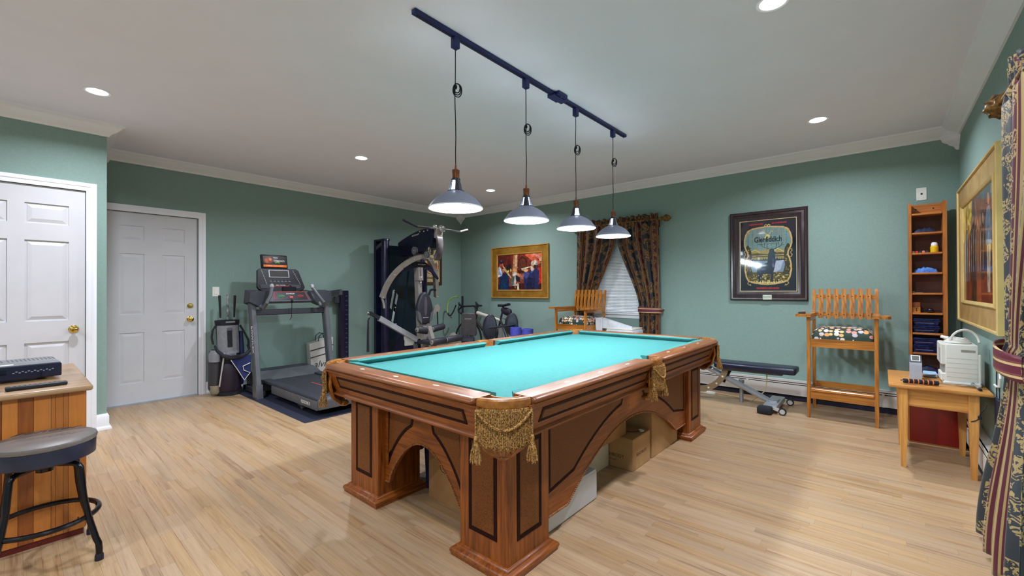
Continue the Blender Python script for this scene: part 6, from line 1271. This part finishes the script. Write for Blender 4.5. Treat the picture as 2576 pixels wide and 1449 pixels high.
# slotted steel column with top arm
M_blu = mat('blue_black_steel', (16,18,48), .3, .3, (26,28,62), 20)
t = thing('steel_rack', 'black slotted steel column with a short top arm behind the treadmill', 'rack', (-6.14, 3.26, 0))
obj('post', MB().rb(-6.16, -6.09, 3.18, 3.245, .02, 1.245, .006, 1), mat('plum_black_steel', (34,28,52), .3, .3), t); sb = obj('slotted_post', MB().rb(-6.20, -6.14, 3.262, 3.338, .02, 1.25, .006, 1), M_blu, t)
for k in range(14): obj('slot', MB().bx(-6.1405, -6.139, 3.285, 3.315, .25+.07*k, .262+.07*k), mat('slot_blue', (60,66,120), .4), sb, smooth=0)  # slots are thin bars in a paler blue than the post
obj('top_arm', MB().bar((-6.125, 2.90, 1.185), (-6.125, 3.20, 1.225), .06, .085), M_tmd, t); obj('arm_cap', MB().rb(-6.165, -6.085, 3.165, 3.215, 1.18, 1.26, .008, 1), M_tmg, t); obj('cable', MB().cyl((-6.11, 3.155, .05), (-6.11, 3.155, 1.17), .005, n=6), M_rub, t); obj('foot_plate', MB().bx(-6.22, -5.95, 3.12, 3.37, 0, .02), M_tmd, t, smooth=0); obj('pulley', MB().rb(-6.15, -6.09, 3.10, 3.17, 1.06, 1.16, .01, 1), M_tmd, t)
t = thing('shopping_bag', 'white paper shopping bag with black stripes behind the treadmill', 'bag', (-6.17, 3.0, 0))
mb = MB().loft([[(-6.245, 2.77, 0), (-6.10, 2.77, 0), (-6.10, 3.06, 0), (-6.245, 3.06, 0)], [(-6.24, 2.74, .50), (-6.11, 2.73, .50), (-6.10, 3.07, .57), (-6.24, 3.07, .58)]]); obj('paper_bag', mb, M_cream if False else mat('white_paper', (206,204,200), .6, 0, (214,212,208), 10), t, smooth=0)
for a, b in ((.30, .36), (.40, .46)): obj('stripe', MB().bar((-6.101, 2.74, a), (-6.098, 3.067, b), .004, .012, (0, 0, 1)), M_ink, t, smooth=0)
for x in (-6.12, -6.22): obj('bag_handle', MB().tube([(x, 2.86, .52), (x+.01, 2.87, .60), (x+.01, 2.92, .64), (x+.01, 2.97, .62), (x, 2.99, .55)], .006, 6), M_ink, t)
text('lettering', 'alvi', .13, frame_M((-6.0985, 2.87, .20), (0, 1, 0), (0, 0, 1)), M_ink, t, shear=.3)
# ================================================================ HOME GYM
M_gy = mat('warm_grey_frame', (150,144,138), .4, .2, (160,154,148), 8); M_gyd = mat('grey_steel', (112,114,120), .35, .4); M_gpad = mat('charcoal_pad', (40,40,50), .5, 0, (48,48,58), 20, bump=.1, bscale=200); M_gbl = mat('navy_black_shroud', (12,14,38), .35, 0, (20,22,50), 14); M_gp = mat('plum_black_column', (30,26,56), .25, .2)
GC = 4.15
t = thing('home_gym', 'tall black and grey multi-station home gym in the back left corner', 'exercise machine', (-5.6, GC, 0))
for y_ in (GC-.36, GC+.33): obj('tower_column', MB().tube([(-5.86, y_, .03), (-5.86, y_, 2.02), (-5.86, y_, 2.045)], [.058, .058, .05], 14), M_gp, t); obj('rear_column', MB().bx(-6.10, -6.04, y_-.05, y_+.05, .03, 2.02), M_gbl, t, smooth=0)
sh = obj('weight_shroud', MB().rb(-6.06, -5.88, GC-.33, GC+.31, .06, 1.96, .01, 1), M_gbl, t); obj('shroud_front', MB().prism([(GC-.29, .30), (GC+.02, .62), (GC+.12, .40), (GC+.25, .35), (GC+.25, 1.80), (GC+.1, 1.93), (GC-.29, 1.93)], -5.885, -5.862, 'yz'), mat('teal_black_panel', (14,30,40), .3), sh, smooth=0)
obj('tower_cap', MB().rb(-6.10, -5.80, GC-.415, GC-.305, 2.02, 2.05, .008, 1).rb(-6.10, -5.80, GC+.275, GC+.385, 2.02, 2.05, .008, 1), M_gbl, t)
for z, y_ in ((2.03, GC-.36), (1.50, GC-.25), (.98, GC-.22), (.72, GC-.21), (1.25, GC-.24)): obj('bolt', MB().lathe([(.012, -5.80), (.010, -5.792), (.001, -5.790)], 10, (0, y_, z), 'x'), mat('bright_bolt', (220,220,216), .3, .6), sh)
[obj('decal', MB().prism([(GC-.25+a, .86+b), (GC-.22+a, .83+b), (GC-.16+a, 1.10+b), (GC-.19+a, 1.14+b)], -5.862, -5.8605, 'yz'), mat('pale_decal', (176,182,190), .4), sh, smooth=0) for a, b in ((0, -.09), (.035, .07), (-.03, .12))]
# curved top boom
n = 12; rg = []
for i in range(n+1):
    u = i/n; x = -5.92+.88*u; zt_ = 2.03+.16*math.sin(PI*.5*min(1, u*1.15)); zb_ = 1.80+.10*u-.03*math.sin(PI*u); y0_, y1_ = GC-.085, GC+.085
    if u > .93: zt_ -= .02; zb_ += .06
    rg.append([(x, y0_, zb_), (x, y0_, zt_-.02), (x, y0_+.02, zt_), (x, y1_-.02, zt_), (x, y1_, zt_-.02), (x, y1_, zb_)])
hd = obj('top_boom', MB().loft(rg), M_gbl, t, smooth=30); text('lettering', 'BODYCRAFT', .032, frame_M((-5.46, GC-.0856, 2.10), Vector((1, 0, .10)), Vector((-.10, 0, 1))), M_plate, hd)
for x, z in ((-5.35, 2.145), (-5.25, 2.14), (-5.16, 2.15)): obj('bolt', MB().lathe([(.011, 0), (.010, -.006), (.001, -.007)], 10, (x, GC-.085, z), 'y'), mat('bright_bolt', (220,220,216), .3, .6), hd)
obj('front_nose', MB().rb(-5.06, -4.98, GC-.06, GC+.06, 2.02, 2.17, .015, 2), M_gy, t)
# lat bar on the nose
BX = -5.0; bar_ = obj('lat_bar', MB().tube([(BX, GC-.40, 2.155), (BX, GC, 2.165), (BX, GC+.42, 2.165)], .0145, 10), M_chr, t)
obj('bar_tip', MB().tube([(BX, GC-.40, 2.155), (BX-.02, GC-.62, 2.225)], .017, 10), M_rub, bar_); obj('bar_tip', MB().tube([(BX, GC+.42, 2.165), (BX-.02, GC+.60, 2.215)], .016, 10), M_gy, bar_)
hub = MB().ball((BX+.02, GC+.02, 2.165), .055, .045, .055, 12, 8).ball((BX-.02, GC-.06, 2.19), .03, .04, .035)
for k in range(8): a = 2*PI*k/8; hub.ball((BX+.055, GC+.03+.04*math.cos(a), 2.16+.04*math.sin(a)), .012, n=8, m=5)
obj('bar_hub', hub, M_chr, t)
# pulleys under the boom
for x, z, r_ in ((-5.46, 1.86, .062), (-5.16, 1.78, .05)): p_ = obj('pulley', MB().lathe([(.001, -.018), (r_*.7, -.018), (r_, -.016), (r_*.9, 0), (r_, .016), (r_*.7, .018), (.001, .018)], 20, (x, GC-.10, z), 'y'), M_gyd, t); obj('pulley_bolt', MB().lathe([(.012, -.019), (.010, -.026), (.001, -.027)], 8, (x, GC-.10, z), 'y'), M_chr, p_)
obj('cam_shield', MB().loft([[(-5.10+.14*math.cos(R(a))*k, y_, 1.92+.24*math.sin(R(a))*k) for y_, k in ((GC-.05, 1), (GC+.05, 1), (GC+.05, .72), (GC-.05, .72))] for a in range(-70, 71, 14)]), mat('plum_grey_shield', (70,64,72), .35, .2, (150,146,140), 4), t)
obj('mast', MB().bar((-5.52, GC-.02, 1.93), (-5.44, GC-.01, .50), .07, .09, (1, 0, 0)), M_gy, t); obj('mast_sleeve', MB().bar((-5.47, GC-.02, 1.60), (-5.458, GC-.02, 1.40), .085, .105, (1, 0, 0)), M_gy, t)
obj('carabiner', MB().tube([(-5.40+.018*math.cos(a*PI/8), GC-.03, 1.42+.045*math.sin(a*PI/8)) for a in range(16)], .006, 6, loop=True).tube([(-5.38+.016*math.cos(a*PI/8), GC-.05, 1.34+.04*math.sin(a*PI/8)) for a in range(16)], .006, 6, loop=True).tube([(-5.12+.022*math.cos(a*PI/8), GC-.09, 1.82+.07*math.sin(a*PI/8)) for a in range(16)], .008, 6, loop=True), M_chr, t)
obj('cable', MB().tube([(-5.40, GC-.03, 1.9), (-5.40, GC-.03, 1.46)], .004, 6).tube([(-5.75, GC-.15, .62), (-5.75, GC-.15, .06)], .004, 6).tube([(-5.3, GC-.1, 1.8), (-5.9, GC-.1, 1.95)], .004, 6), M_rub, t)
# press arms
def armpath(s): return [(-5.36, GC+s*.05, 1.765), (-5.42, GC+s*.16, 1.72), (-5.50, GC+s*.29, 1.62), (-5.58, GC+s*.40, 1.48), (-5.65, GC+s*.47, 1.32), (-5.70, GC+s*.52, 1.14)]
for s in (-1, 1):
    mb = MB(); Q = [Vector(p) for p in armpath(s)]; P = cat(Q, 4); rg = []
    for i, p in enumerate(P):
        d = (P[min(i+1, len(P)-1)]-P[max(i-1, 0)]).normalized(); a = d.cross(Vector((1, 0, 0))).normalized(); b = d.cross(a).normalized(); w_, h_ = .034, .03
        rg.append([p+a*w_+b*h_, p+a*w_-b*h_, p-a*w_-b*h_, p-a*w_+b*h_])
    am = obj('press_arm', mb.loft(rg), M_gy, t, smooth=30)
    for i in (1, 3, 5): obj('bolt', MB().ball((Q[i].x+.034, Q[i].y, Q[i].z), .010, n=8, m=5), mat('bright_bolt', (220,220,216), .3, .6), am)
    obj('hand_grip', MB().tube([(-5.68, GC+s*.49, 1.24), (-5.60, GC+s*.40, 1.27), (-5.58, GC+s*.30, 1.25), (-5.585, GC+s*.27, 1.17)] if s > 0 else [(-5.70, GC-.52, 1.14), (-5.69, GC-.50, 1.06), (-5.69, GC-.49, .98)], .018, 8), M_rub if s > 0 else M_gy, am)
obj('brace_plate', MB().prism([(GC-.30, 1.58), (GC-.10, 1.69), (GC+.10, 1.69), (GC+.24, 1.60), (GC+.37, 1.44), (GC+.345, 1.42), (GC+.2, 1.55), (GC+.05, 1.61), (GC-.08, 1.60), (GC-.29, 1.54)], -5.47, -5.452, 'yz'), M_gbl, t, smooth=0); text('lettering', 'BODYCRAFT', .026, frame_M((-5.4515, GC+.03, 1.65), (0, 1, 0), (0, 0, 1)), M_plate, t)
obj('yoke', MB().rb(-5.46, -5.32, GC-.08, GC+.08, 1.73, 1.80, .015, 2), M_gy, t)
obj('side_link', MB().bar((-5.62, GC-.10, 1.55), (-5.66, GC-.18, .66), .03, .012, (0, 1, 0)), mat('teal_steel', (20,44,56), .35, .3), t); obj('inner_strut', MB().bar((-5.42, GC+.08, 1.58), (-5.40, GC+.06, 1.10), .05, .02, (0, 1, 0)), M_gbl, t)
# back pad
def egg(k, zsq=1.): return [(GC+k*(.148-.035*max(0, math.sin(a)))*math.cos(a), .972+k*.255*math.sin(a)) for a in [2*PI*i/28 for i in range(28)]]
bp = obj('back_pad', MB().loft([[(x, y_, z) for y_, z in egg(k)] for x, k in ((-5.40, .90), (-5.385, .99), (-5.345, 1.), (-5.325, .95), (-5.318, .86))]), M_gpad, t, smooth=50)
obj('pad_inlay', MB().loft([[(x, GC+.03*k*math.cos(2*PI*i/20), 1.0+.155*k*math.sin(2*PI*i/20)) for i in range(20)] for x, k in ((-5.322, 1), (-5.316, .95))]), mat('mauve_grey_vinyl', (84,76,88), .5), bp)
for s in (-1, 1): obj('pad_side', MB().loft([[(x, GC+s*p, z) for p, z in ((.150, .94), (.128, .80), (.07, .735), (.075, .80), (.10, .90))] for x in (-5.37, -5.316)]), M_gyd, bp, smooth=0)
text('lettering', 'BODYCRAFT', .019, frame_M((-5.3165, GC, .83), (0, 1, 0), (0, 0, 1)), M_plate, bp)
obj('pad_post', MB().bar((-5.40, GC, .76), (-5.28, GC, .0), .07, .10, (1, 0, 0)), M_gy, t)
obj('seat_pad', MB().rb(-5.32, -4.98, GC-.15, GC+.15, .44, .50, .02, 2), M_gpad, t); obj('base_beam', MB().bx(-6.1, -4.75, GC-.04, GC+.04, 0, .06).bx(-6.1, -6.02, GC-.5, GC+.5, 0, .06).bx(-4.80, -4.72, GC-.35, GC+.35, 0, .06), M_gbl, t, smooth=0)
obj('leg_post', MB().bar((-5.20, GC-.04, .70), (-5.0, GC-.04, .25), .06, .06, (0, 1, 0)), M_gy, t)
def roller(y0_, y1_, x, z, tilt=0):
    r_ = obj('foam_roller', MB().tube([(x, y0_, z), (x, y0_+.012, z), (x, y1_-.012, z+tilt), (x, y1_, z+tilt)], [.042, .05, .05, .042], 16), M_gpad, t); obj('roller_cap', MB().lathe([(.001, -.006), (.034, -.005), (.038, 0), (.030, .003)], 16, (x, y0_, z), 'y'), M_gy, r_)
roller(GC-.24, GC-.05, -5.22, .665, -.03); roller(GC+.05, GC+.27, -5.22, .655, .03); roller(GC+.12, GC+.42, -4.98, .50, .01); roller(GC-.16, GC+.10, -4.98, .49, .01)
obj('roller_axle', MB().cyl((-5.22, GC-.25, .655), (-5.22, GC+.27, .655), .014, n=8).cyl((-4.98, GC-.17, .495), (-4.98, GC+.42, .505), .014, n=8), M_chr, t)
obj('tan_bracket', MB().prism([(GC+.12, .62), (GC+.20, .66), (GC+.30, .86), (GC+.40, .90), (GC+.43, .96), (GC+.39, 1.02), (GC+.32, .99), (GC+.24, .82), (GC+.10, .68)], -5.52, -5.49, 'yz'), M_gy, t, smooth=0); obj('bracket_rod', MB().tube([(-5.48, GC+.36, .90), (-5.48, GC+.37, .64)], .010, 8), M_rub, t)
# low cable arm at the left
obj('low_arm', MB().bar((-5.62, GC-.62, .84), (-5.50, GC-.02, .47), .07, .075, (0, .5, 1)), mat('pale_grey_arm', (158,160,166), .4, .2), t); obj('arm_slide', MB().bar((-5.645, GC-.76, .925), (-5.61, GC-.60, .83), .04, .05, (0, .5, 1)), M_rub, t)
obj('arm_clip', MB().tube([(-5.645, GC-.775+.012*math.cos(a*PI/8), .90+.045*math.sin(a*PI/8)) for a in range(16)], .007, 6, loop=True), M_chr, t); obj('hanging_strap', MB().tube([(-5.645, GC-.76, .86), (-5.64, GC-.785, .82), (-5.64, GC-.79, .60), (-5.64, GC-.79, .36)], [.010, .012, .016, .020], 8), M_rub, t)
obj('arm_plate', MB().lathe([(.001, -.01), (.075, -.01), (.075, .01), (.001, .01)], 20, (-5.55, GC-.16, .52), 'x').bx(-5.56, -5.53, GC-.22, GC-.06, .40, .50), mat('white_plate', (190,190,186), .4), t); obj('low_pulley', MB().lathe([(.001, -.02), (.05, -.02), (.06, -.015), (.05, 0), (.06, .015), (.05, .02), (.001, .02)], 16, (-5.48, GC-.0, .44), 'x'), M_rub, t); obj('arm_strut', MB().bar((-5.5, GC-.06, .42), (-5.5, GC-.02, .03), .05, .05), M_gyd, t)

# ================================================================ BACK LEFT CORNER
t = thing('leg_press_seat', 'charcoal reclined seat back on a grey frame beside the bicycle', 'exercise seat', (-5.26, 5.0, 0))
Ms = frame_M((-5.26, 4.99, .67), Vector((.76, .65, 0)), Vector((.10, -.12, 1)))
pd = obj('seat_back', MB().at(Ms).loft([[(x*k, y*k, z) for x, y in ((-.135, -.17), (-.115, -.195), (.115, -.195), (.135, -.17), (.12, .17), (.10, .195), (-.09, .195), (-.11, .17))] for k, z in ((.92, -.05), (1, -.04), (1, -.01), (.94, .004))]), mat('taupe_charcoal_pad', (72,68,70), .55, 0, (80,76,78), 20), t, smooth=40); text('lettering', 'BODYCRAFT', .020, Ms @ Matrix.Translation((.0, .10, .0046)), M_plate, pd)
obj('seat_pad', MB().at(Ms).rb(-.10, .10, -.30, -.20, -.02, .22, .02, 2), M_gpad, t); obj('post', MB().tube([(-5.32, 5.06, .60), (-5.28, 5.02, .30), (-5.26, 5.0, .02)], .03, 10).bx(-5.45, -5.08, 4.9, 5.1, 0, .04), M_gyd, t)
obj('front_linkage', MB().prism([(-.08, .30), (.08, .30), (.07, .50), (.03, .58), (-.04, .58), (-.08, .50)], -.03, .03, 'xz').at(None), M_gy, t) if False else obj('front_linkage', MB().at(frame_M((-5.20, 4.62, 0), (.76, .65, 0), (0, 0, 1))).prism([(-.085, .02), (.09, .02), (.09, .42), (.05, .52), (.0, .575), (-.05, .56), (-.085, .50)], -.03, .03, 'xy').prism([(.02, .02), (.15, .02), (.13, .40), (.09, .50), (.05, .54)], .04, .07, 'xy'), M_gy, t, smooth=20)
obj('linkage_knob', MB().at(frame_M((-5.20, 4.62, 0), (.76, .65, 0), (0, 0, 1))).lathe([(.035, .03), (.032, .05), (.001, .052)], 14, (-.03, .50, 0)), M_gyd, t)
# bicycle leaning along the back wall
M_tyre = mat('tyre_rubber', (26,26,32), .7); M_frame = mat('black_bike_frame', (40,38,42), .35); M_white = mat('pale_bike_tube', (206,200,188), .35)
YK = 5.42; t = thing('bicycle', 'dark road bicycle with pale top tube leaning along the back wall', 'bicycle', (-5.2, YK, 0))
for cx_ in (-5.72, -4.72):
    wh = obj('wheel', MB().tube([(cx_+.335*math.cos(2*PI*i/36), YK+.06*(.335*math.sin(2*PI*i/36))/.335*.3, .352+.335*math.sin(2*PI*i/36)) for i in range(36)], .016, 8, loop=True), M_tyre, t)
    sp_ = MB()
    for k in range(18): a = 2*PI*k/18; sp_.tube([(cx_, YK, .352), (cx_+.325*math.cos(a), YK, .352+.325*math.sin(a))], .0015, 4)
    obj('spokes', sp_, M_chr, wh); obj('hub', MB().cyl((cx_, YK-.05, .352), (cx_, YK+.05, .352), .018, n=10), M_gyd, wh)
BB = (-5.06, YK, .29); HT = (-5.50, YK, .86); HB = (-5.53, YK, .72); ST = (-4.92, YK+.0, .76)
obj('top_tube', MB().tube([(HT[0]+.02, YK, .845), (-5.2, YK, .79), (ST[0], YK, .735)], [.033, .026, .020], 10), M_white, t)
obj('frame', MB().tube([HB, BB], .026, 10).tube([(-4.90, YK, .82), BB], .018, 8).tube([HT, HB], .026, 10).tube([BB, (-4.72, YK-.04, .352)], .011, 6).tube([BB, (-4.72, YK+.04, .352)], .011, 6).tube([(ST[0], YK-.01, .73), (-4.72, YK-.04, .352)], .009, 6).tube([(ST[0], YK+.01, .73), (-4.72, YK+.04, .352)], .009, 6), M_frame, t)
obj('fork', MB().tube([HB, (-5.57, YK-.045, .60), (-5.72, YK-.05, .352)], .013, 8).tube([HB, (-5.57, YK+.045, .60), (-5.72, YK+.05, .352)], .013, 8), M_frame, t)
obj('seat_post', MB().cyl((-4.90, YK, .80), (-4.865, YK, .965), .014, n=8), M_rub, t); obj('saddle', MB().loft([[(x, YK+w_*math.cos(R(a)), z+.022*math.sin(R(a))) for a in range(0, 360, 40)] for x, w_, z in ((-4.98, .012, .985), (-4.94, .022, .985), (-4.87, .03, .985), (-4.80, .06, .995), (-4.75, .07, 1.008), (-4.735, .05, 1.008))]), M_rub, t)
obj('saddle_bag', MB().loft([[(x, YK+.045*k*math.cos(R(a)), z+.065*k*math.sin(R(a))) for a in range(0, 360, 30)] for x, k, z in ((-4.895, .5, .91), (-4.87, .9, .905), (-4.78, 1.05, .885), (-4.70, .9, .875), (-4.685, .5, .88))]), mat('plum_black_bag', (36,30,42), .6), t)
obj('stem', MB().tube([HT, (-5.48, YK, .93), (-5.57, YK, .965)], .018, 8), M_rub, t)
obj('handlebar', MB().tube([(-5.57, YK-.21, .965), (-5.57, YK, .965), (-5.57, YK+.20, .965)], .015, 8).tube([(-5.57, YK-.21, .965), (-5.66, YK-.215, .96), (-5.72, YK-.22, .90), (-5.68, YK-.225, .84), (-5.58, YK-.225, .83)], .016, 8).tube([(-5.57, YK+.20, .965), (-5.66, YK+.205, .96), (-5.72, YK+.21, .90), (-5.68, YK+.215, .84), (-5.58, YK+.215, .83)], .016, 8), M_rub, t)
for s in (-1, 1): obj('brake_hood', MB().tube([(-5.66, YK+s*.21, .965), (-5.72, YK+s*.212, 1.0), (-5.735, YK+s*.212, 1.03)], [.018, .02, .012], 8).tube([(-5.72, YK+s*.212, .985), (-5.76, YK+s*.214, .90), (-5.74, YK+s*.214, .84)], .007, 6), M_rub, t)
obj('crank', MB().tube([(BB[0]+.085*math.cos(2*PI*i/20), YK-.06, BB[2]+.085*math.sin(2*PI*i/20)) for i in range(20)], .006, 6, loop=True).bar((BB[0], YK-.07, BB[2]), (BB[0]+.10, YK-.07, BB[2]+.13), .016, .02, (0, 1, 0)).rb(BB[0]+.07, BB[0]+.15, YK-.13, YK-.07, BB[2]+.12, BB[2]+.145, .006, 1), M_gyd, t)
obj('bottle_cage', MB().tube([(-5.26, YK-.03, .52), (-5.22, YK-.04, .60), (-5.16, YK-.04, .56), (-5.18, YK-.03, .48), (-5.25, YK-.03, .50)], .006, 6), M_chr, t)
t = tag(obj('green_cable_loop', MB().tube(cat([(-5.90, 5.34, 1.13), (-5.98, 5.30, 1.125), (-6.06, 5.26, 1.06), (-6.08, 5.24, .96), (-6.07, 5.23, .86), (-6.03, 5.22, .80), (-5.97, 5.22, .79), (-5.93, 5.25, .86), (-5.90, 5.29, .98)], 5), .012, 8), mat('lime_and_black_cable', (24,26,26), .5, 0, (160,196,80), 3.2, lo=.45, hi=.5)), 'lime green and black looped band hung in the back left corner', 'exercise band')
t = tag(obj('dark_pole', MB().tube([(-6.03, 5.57, .012), (-6.03, 5.57, 1.12), (-6.03, 5.57, 1.14)], [.02, .02, .014], 8).rb(-6.08, -5.98, 5.52, 5.63, 0, .012, .004, 1), M_rub), 'dark upright pole standing in the corner behind the bicycle', 'pole')
# machine with two oval pads
t = thing('oval_pad_machine', 'low exercise machine with two dark oval pads on a crossbar', 'exercise machine', (-4.58, 5.08, 0))
Mo = frame_M((-4.58, 5.08, 0), Vector((.80, .60, 0)), (0, 0, 1))
for x, z, rx, rz_ in ((-.19, .66, .105, .205), (.16, .715, .095, .17)):
    o = obj('oval_pad', MB().at(Mo).loft([[(x+k*rx*math.cos(2*PI*i/28), z+k*rz_*math.sin(2*PI*i/28), y_) for i in range(28)] for k, y_ in ((.9, -.05), (1, -.035), (1, .0), (.92, .012))]), mat('plum_navy_pad', (24,20,40), .45, 0, (20,36,52), 3), t, smooth=50)
    obj('pad_rim', MB().at(Mo).loft([[(x-.03+k*rx*math.cos(2*PI*i/28), z-.02+k*rz_*math.sin(2*PI*i/28), y_) for i in range(28)] for k, y_ in ((.9, -.09), (1, -.08), (1, -.055), (.92, -.05))]), M_gpad, o, smooth=50)
obj('crossbar', MB().at(Mo).tube([(-.20, .655, .03), (.06, .68, .03), (.20, .70, .03)], .016, 8), M_gbl, t); obj('center_post', MB().at(Mo).loft([[(-.0+x, z, y_) for x, y_ in ((-.035, -.03), (.035, -.03), (.035, .03), (-.035, .03))] for z in (.02,)]+[[(-.03+x, .66, y_) for x, y_ in ((-.03, -.025), (.03, -.025), (.03, .025), (-.03, .025))]]), M_gyd, t, smooth=0); obj('base', MB().at(Mo).bx(-.30, .10, 0, .04, -.14, .14), M_gbl, t, smooth=0); obj('cable', MB().at(Mo).tube([(.0, .70, .0), (-.02, .80, .0), (.05, .79, .0), (.08, .70, .0)], .007, 6), M_rub, t); obj('front_shin_post', MB().at(Mo).tube([(-.17, .50, .02), (-.18, .25, .05), (-.16, .03, .06)], .022, 8), M_gbl, t)
for lb, x, y_, h_ in (('tall blue foam roller standing left of its shorter twin', -4.345, 5.14, .665), ('blue hollow foam roller standing at the right of the pair', -4.19, 5.24, .645)):
    t = thing('foam_roller', lb, 'foam roller', (x, y_, 0), 0, 'blue foam rollers'); obj('foam', MB().lathe([(.085, 0), (.088, .01), (.088, h_-.012), (.084, h_), (.055, h_), (.052, h_-.05), (.05, 0)], 28, (x, y_, 0)), mat('blue_foam', (60,66,170), .7, 0, (76,82,186), 60), t); obj('core', MB().lathe([(.001, .0), (.049, .0), (.049, h_-.05), (.001, h_-.05)], 20, (x, y_, 0)), mat('dark_blue_core', (36,40,120), .7), t)
# portable air conditioner with duct
t = thing('portable_air_conditioner', 'white portable cooler with ribbed duct under the back window', 'air conditioner', (-2.66, 5.42, 0))
obj('cabinet_body', MB().rb(-2.86, -2.46, 5.26, 5.60, .02, .715, .03, 3), M_foam, t); obj('top_tray', MB().rb(-2.85, -2.47, 5.27, 5.59, .712, .735, .01, 2), M_plate, t)
fl = obj('duct_flange', MB().rb(-3.0, -2.90, 5.24, 5.262, .60, .862, .006, 1).rb(-3.0, -2.985, 5.24, 5.44, .60, .862, .004, 1), M_foam, t)
rg = []
for i in range(37):
    u = i/36; x = -2.93+.42*u; r_ = (.115-.085*u)+(.004 if i % 2 else 0); zc = .745-.02*u
    rg.append([(x, 5.36+r_*.8*math.cos(R(a)), zc+r_*max(-.2, math.sin(R(a)))) for a in range(0, 360, 24)])
obj('ribbed_duct', MB().loft(rg), M_foam, t, smooth=20)
for x in (-2.82, -2.50):
    for y_ in (5.30, 5.56): obj('caster', MB().cyl((x, y_, 0), (x, y_, .025), .018, n=10), M_rub, t)
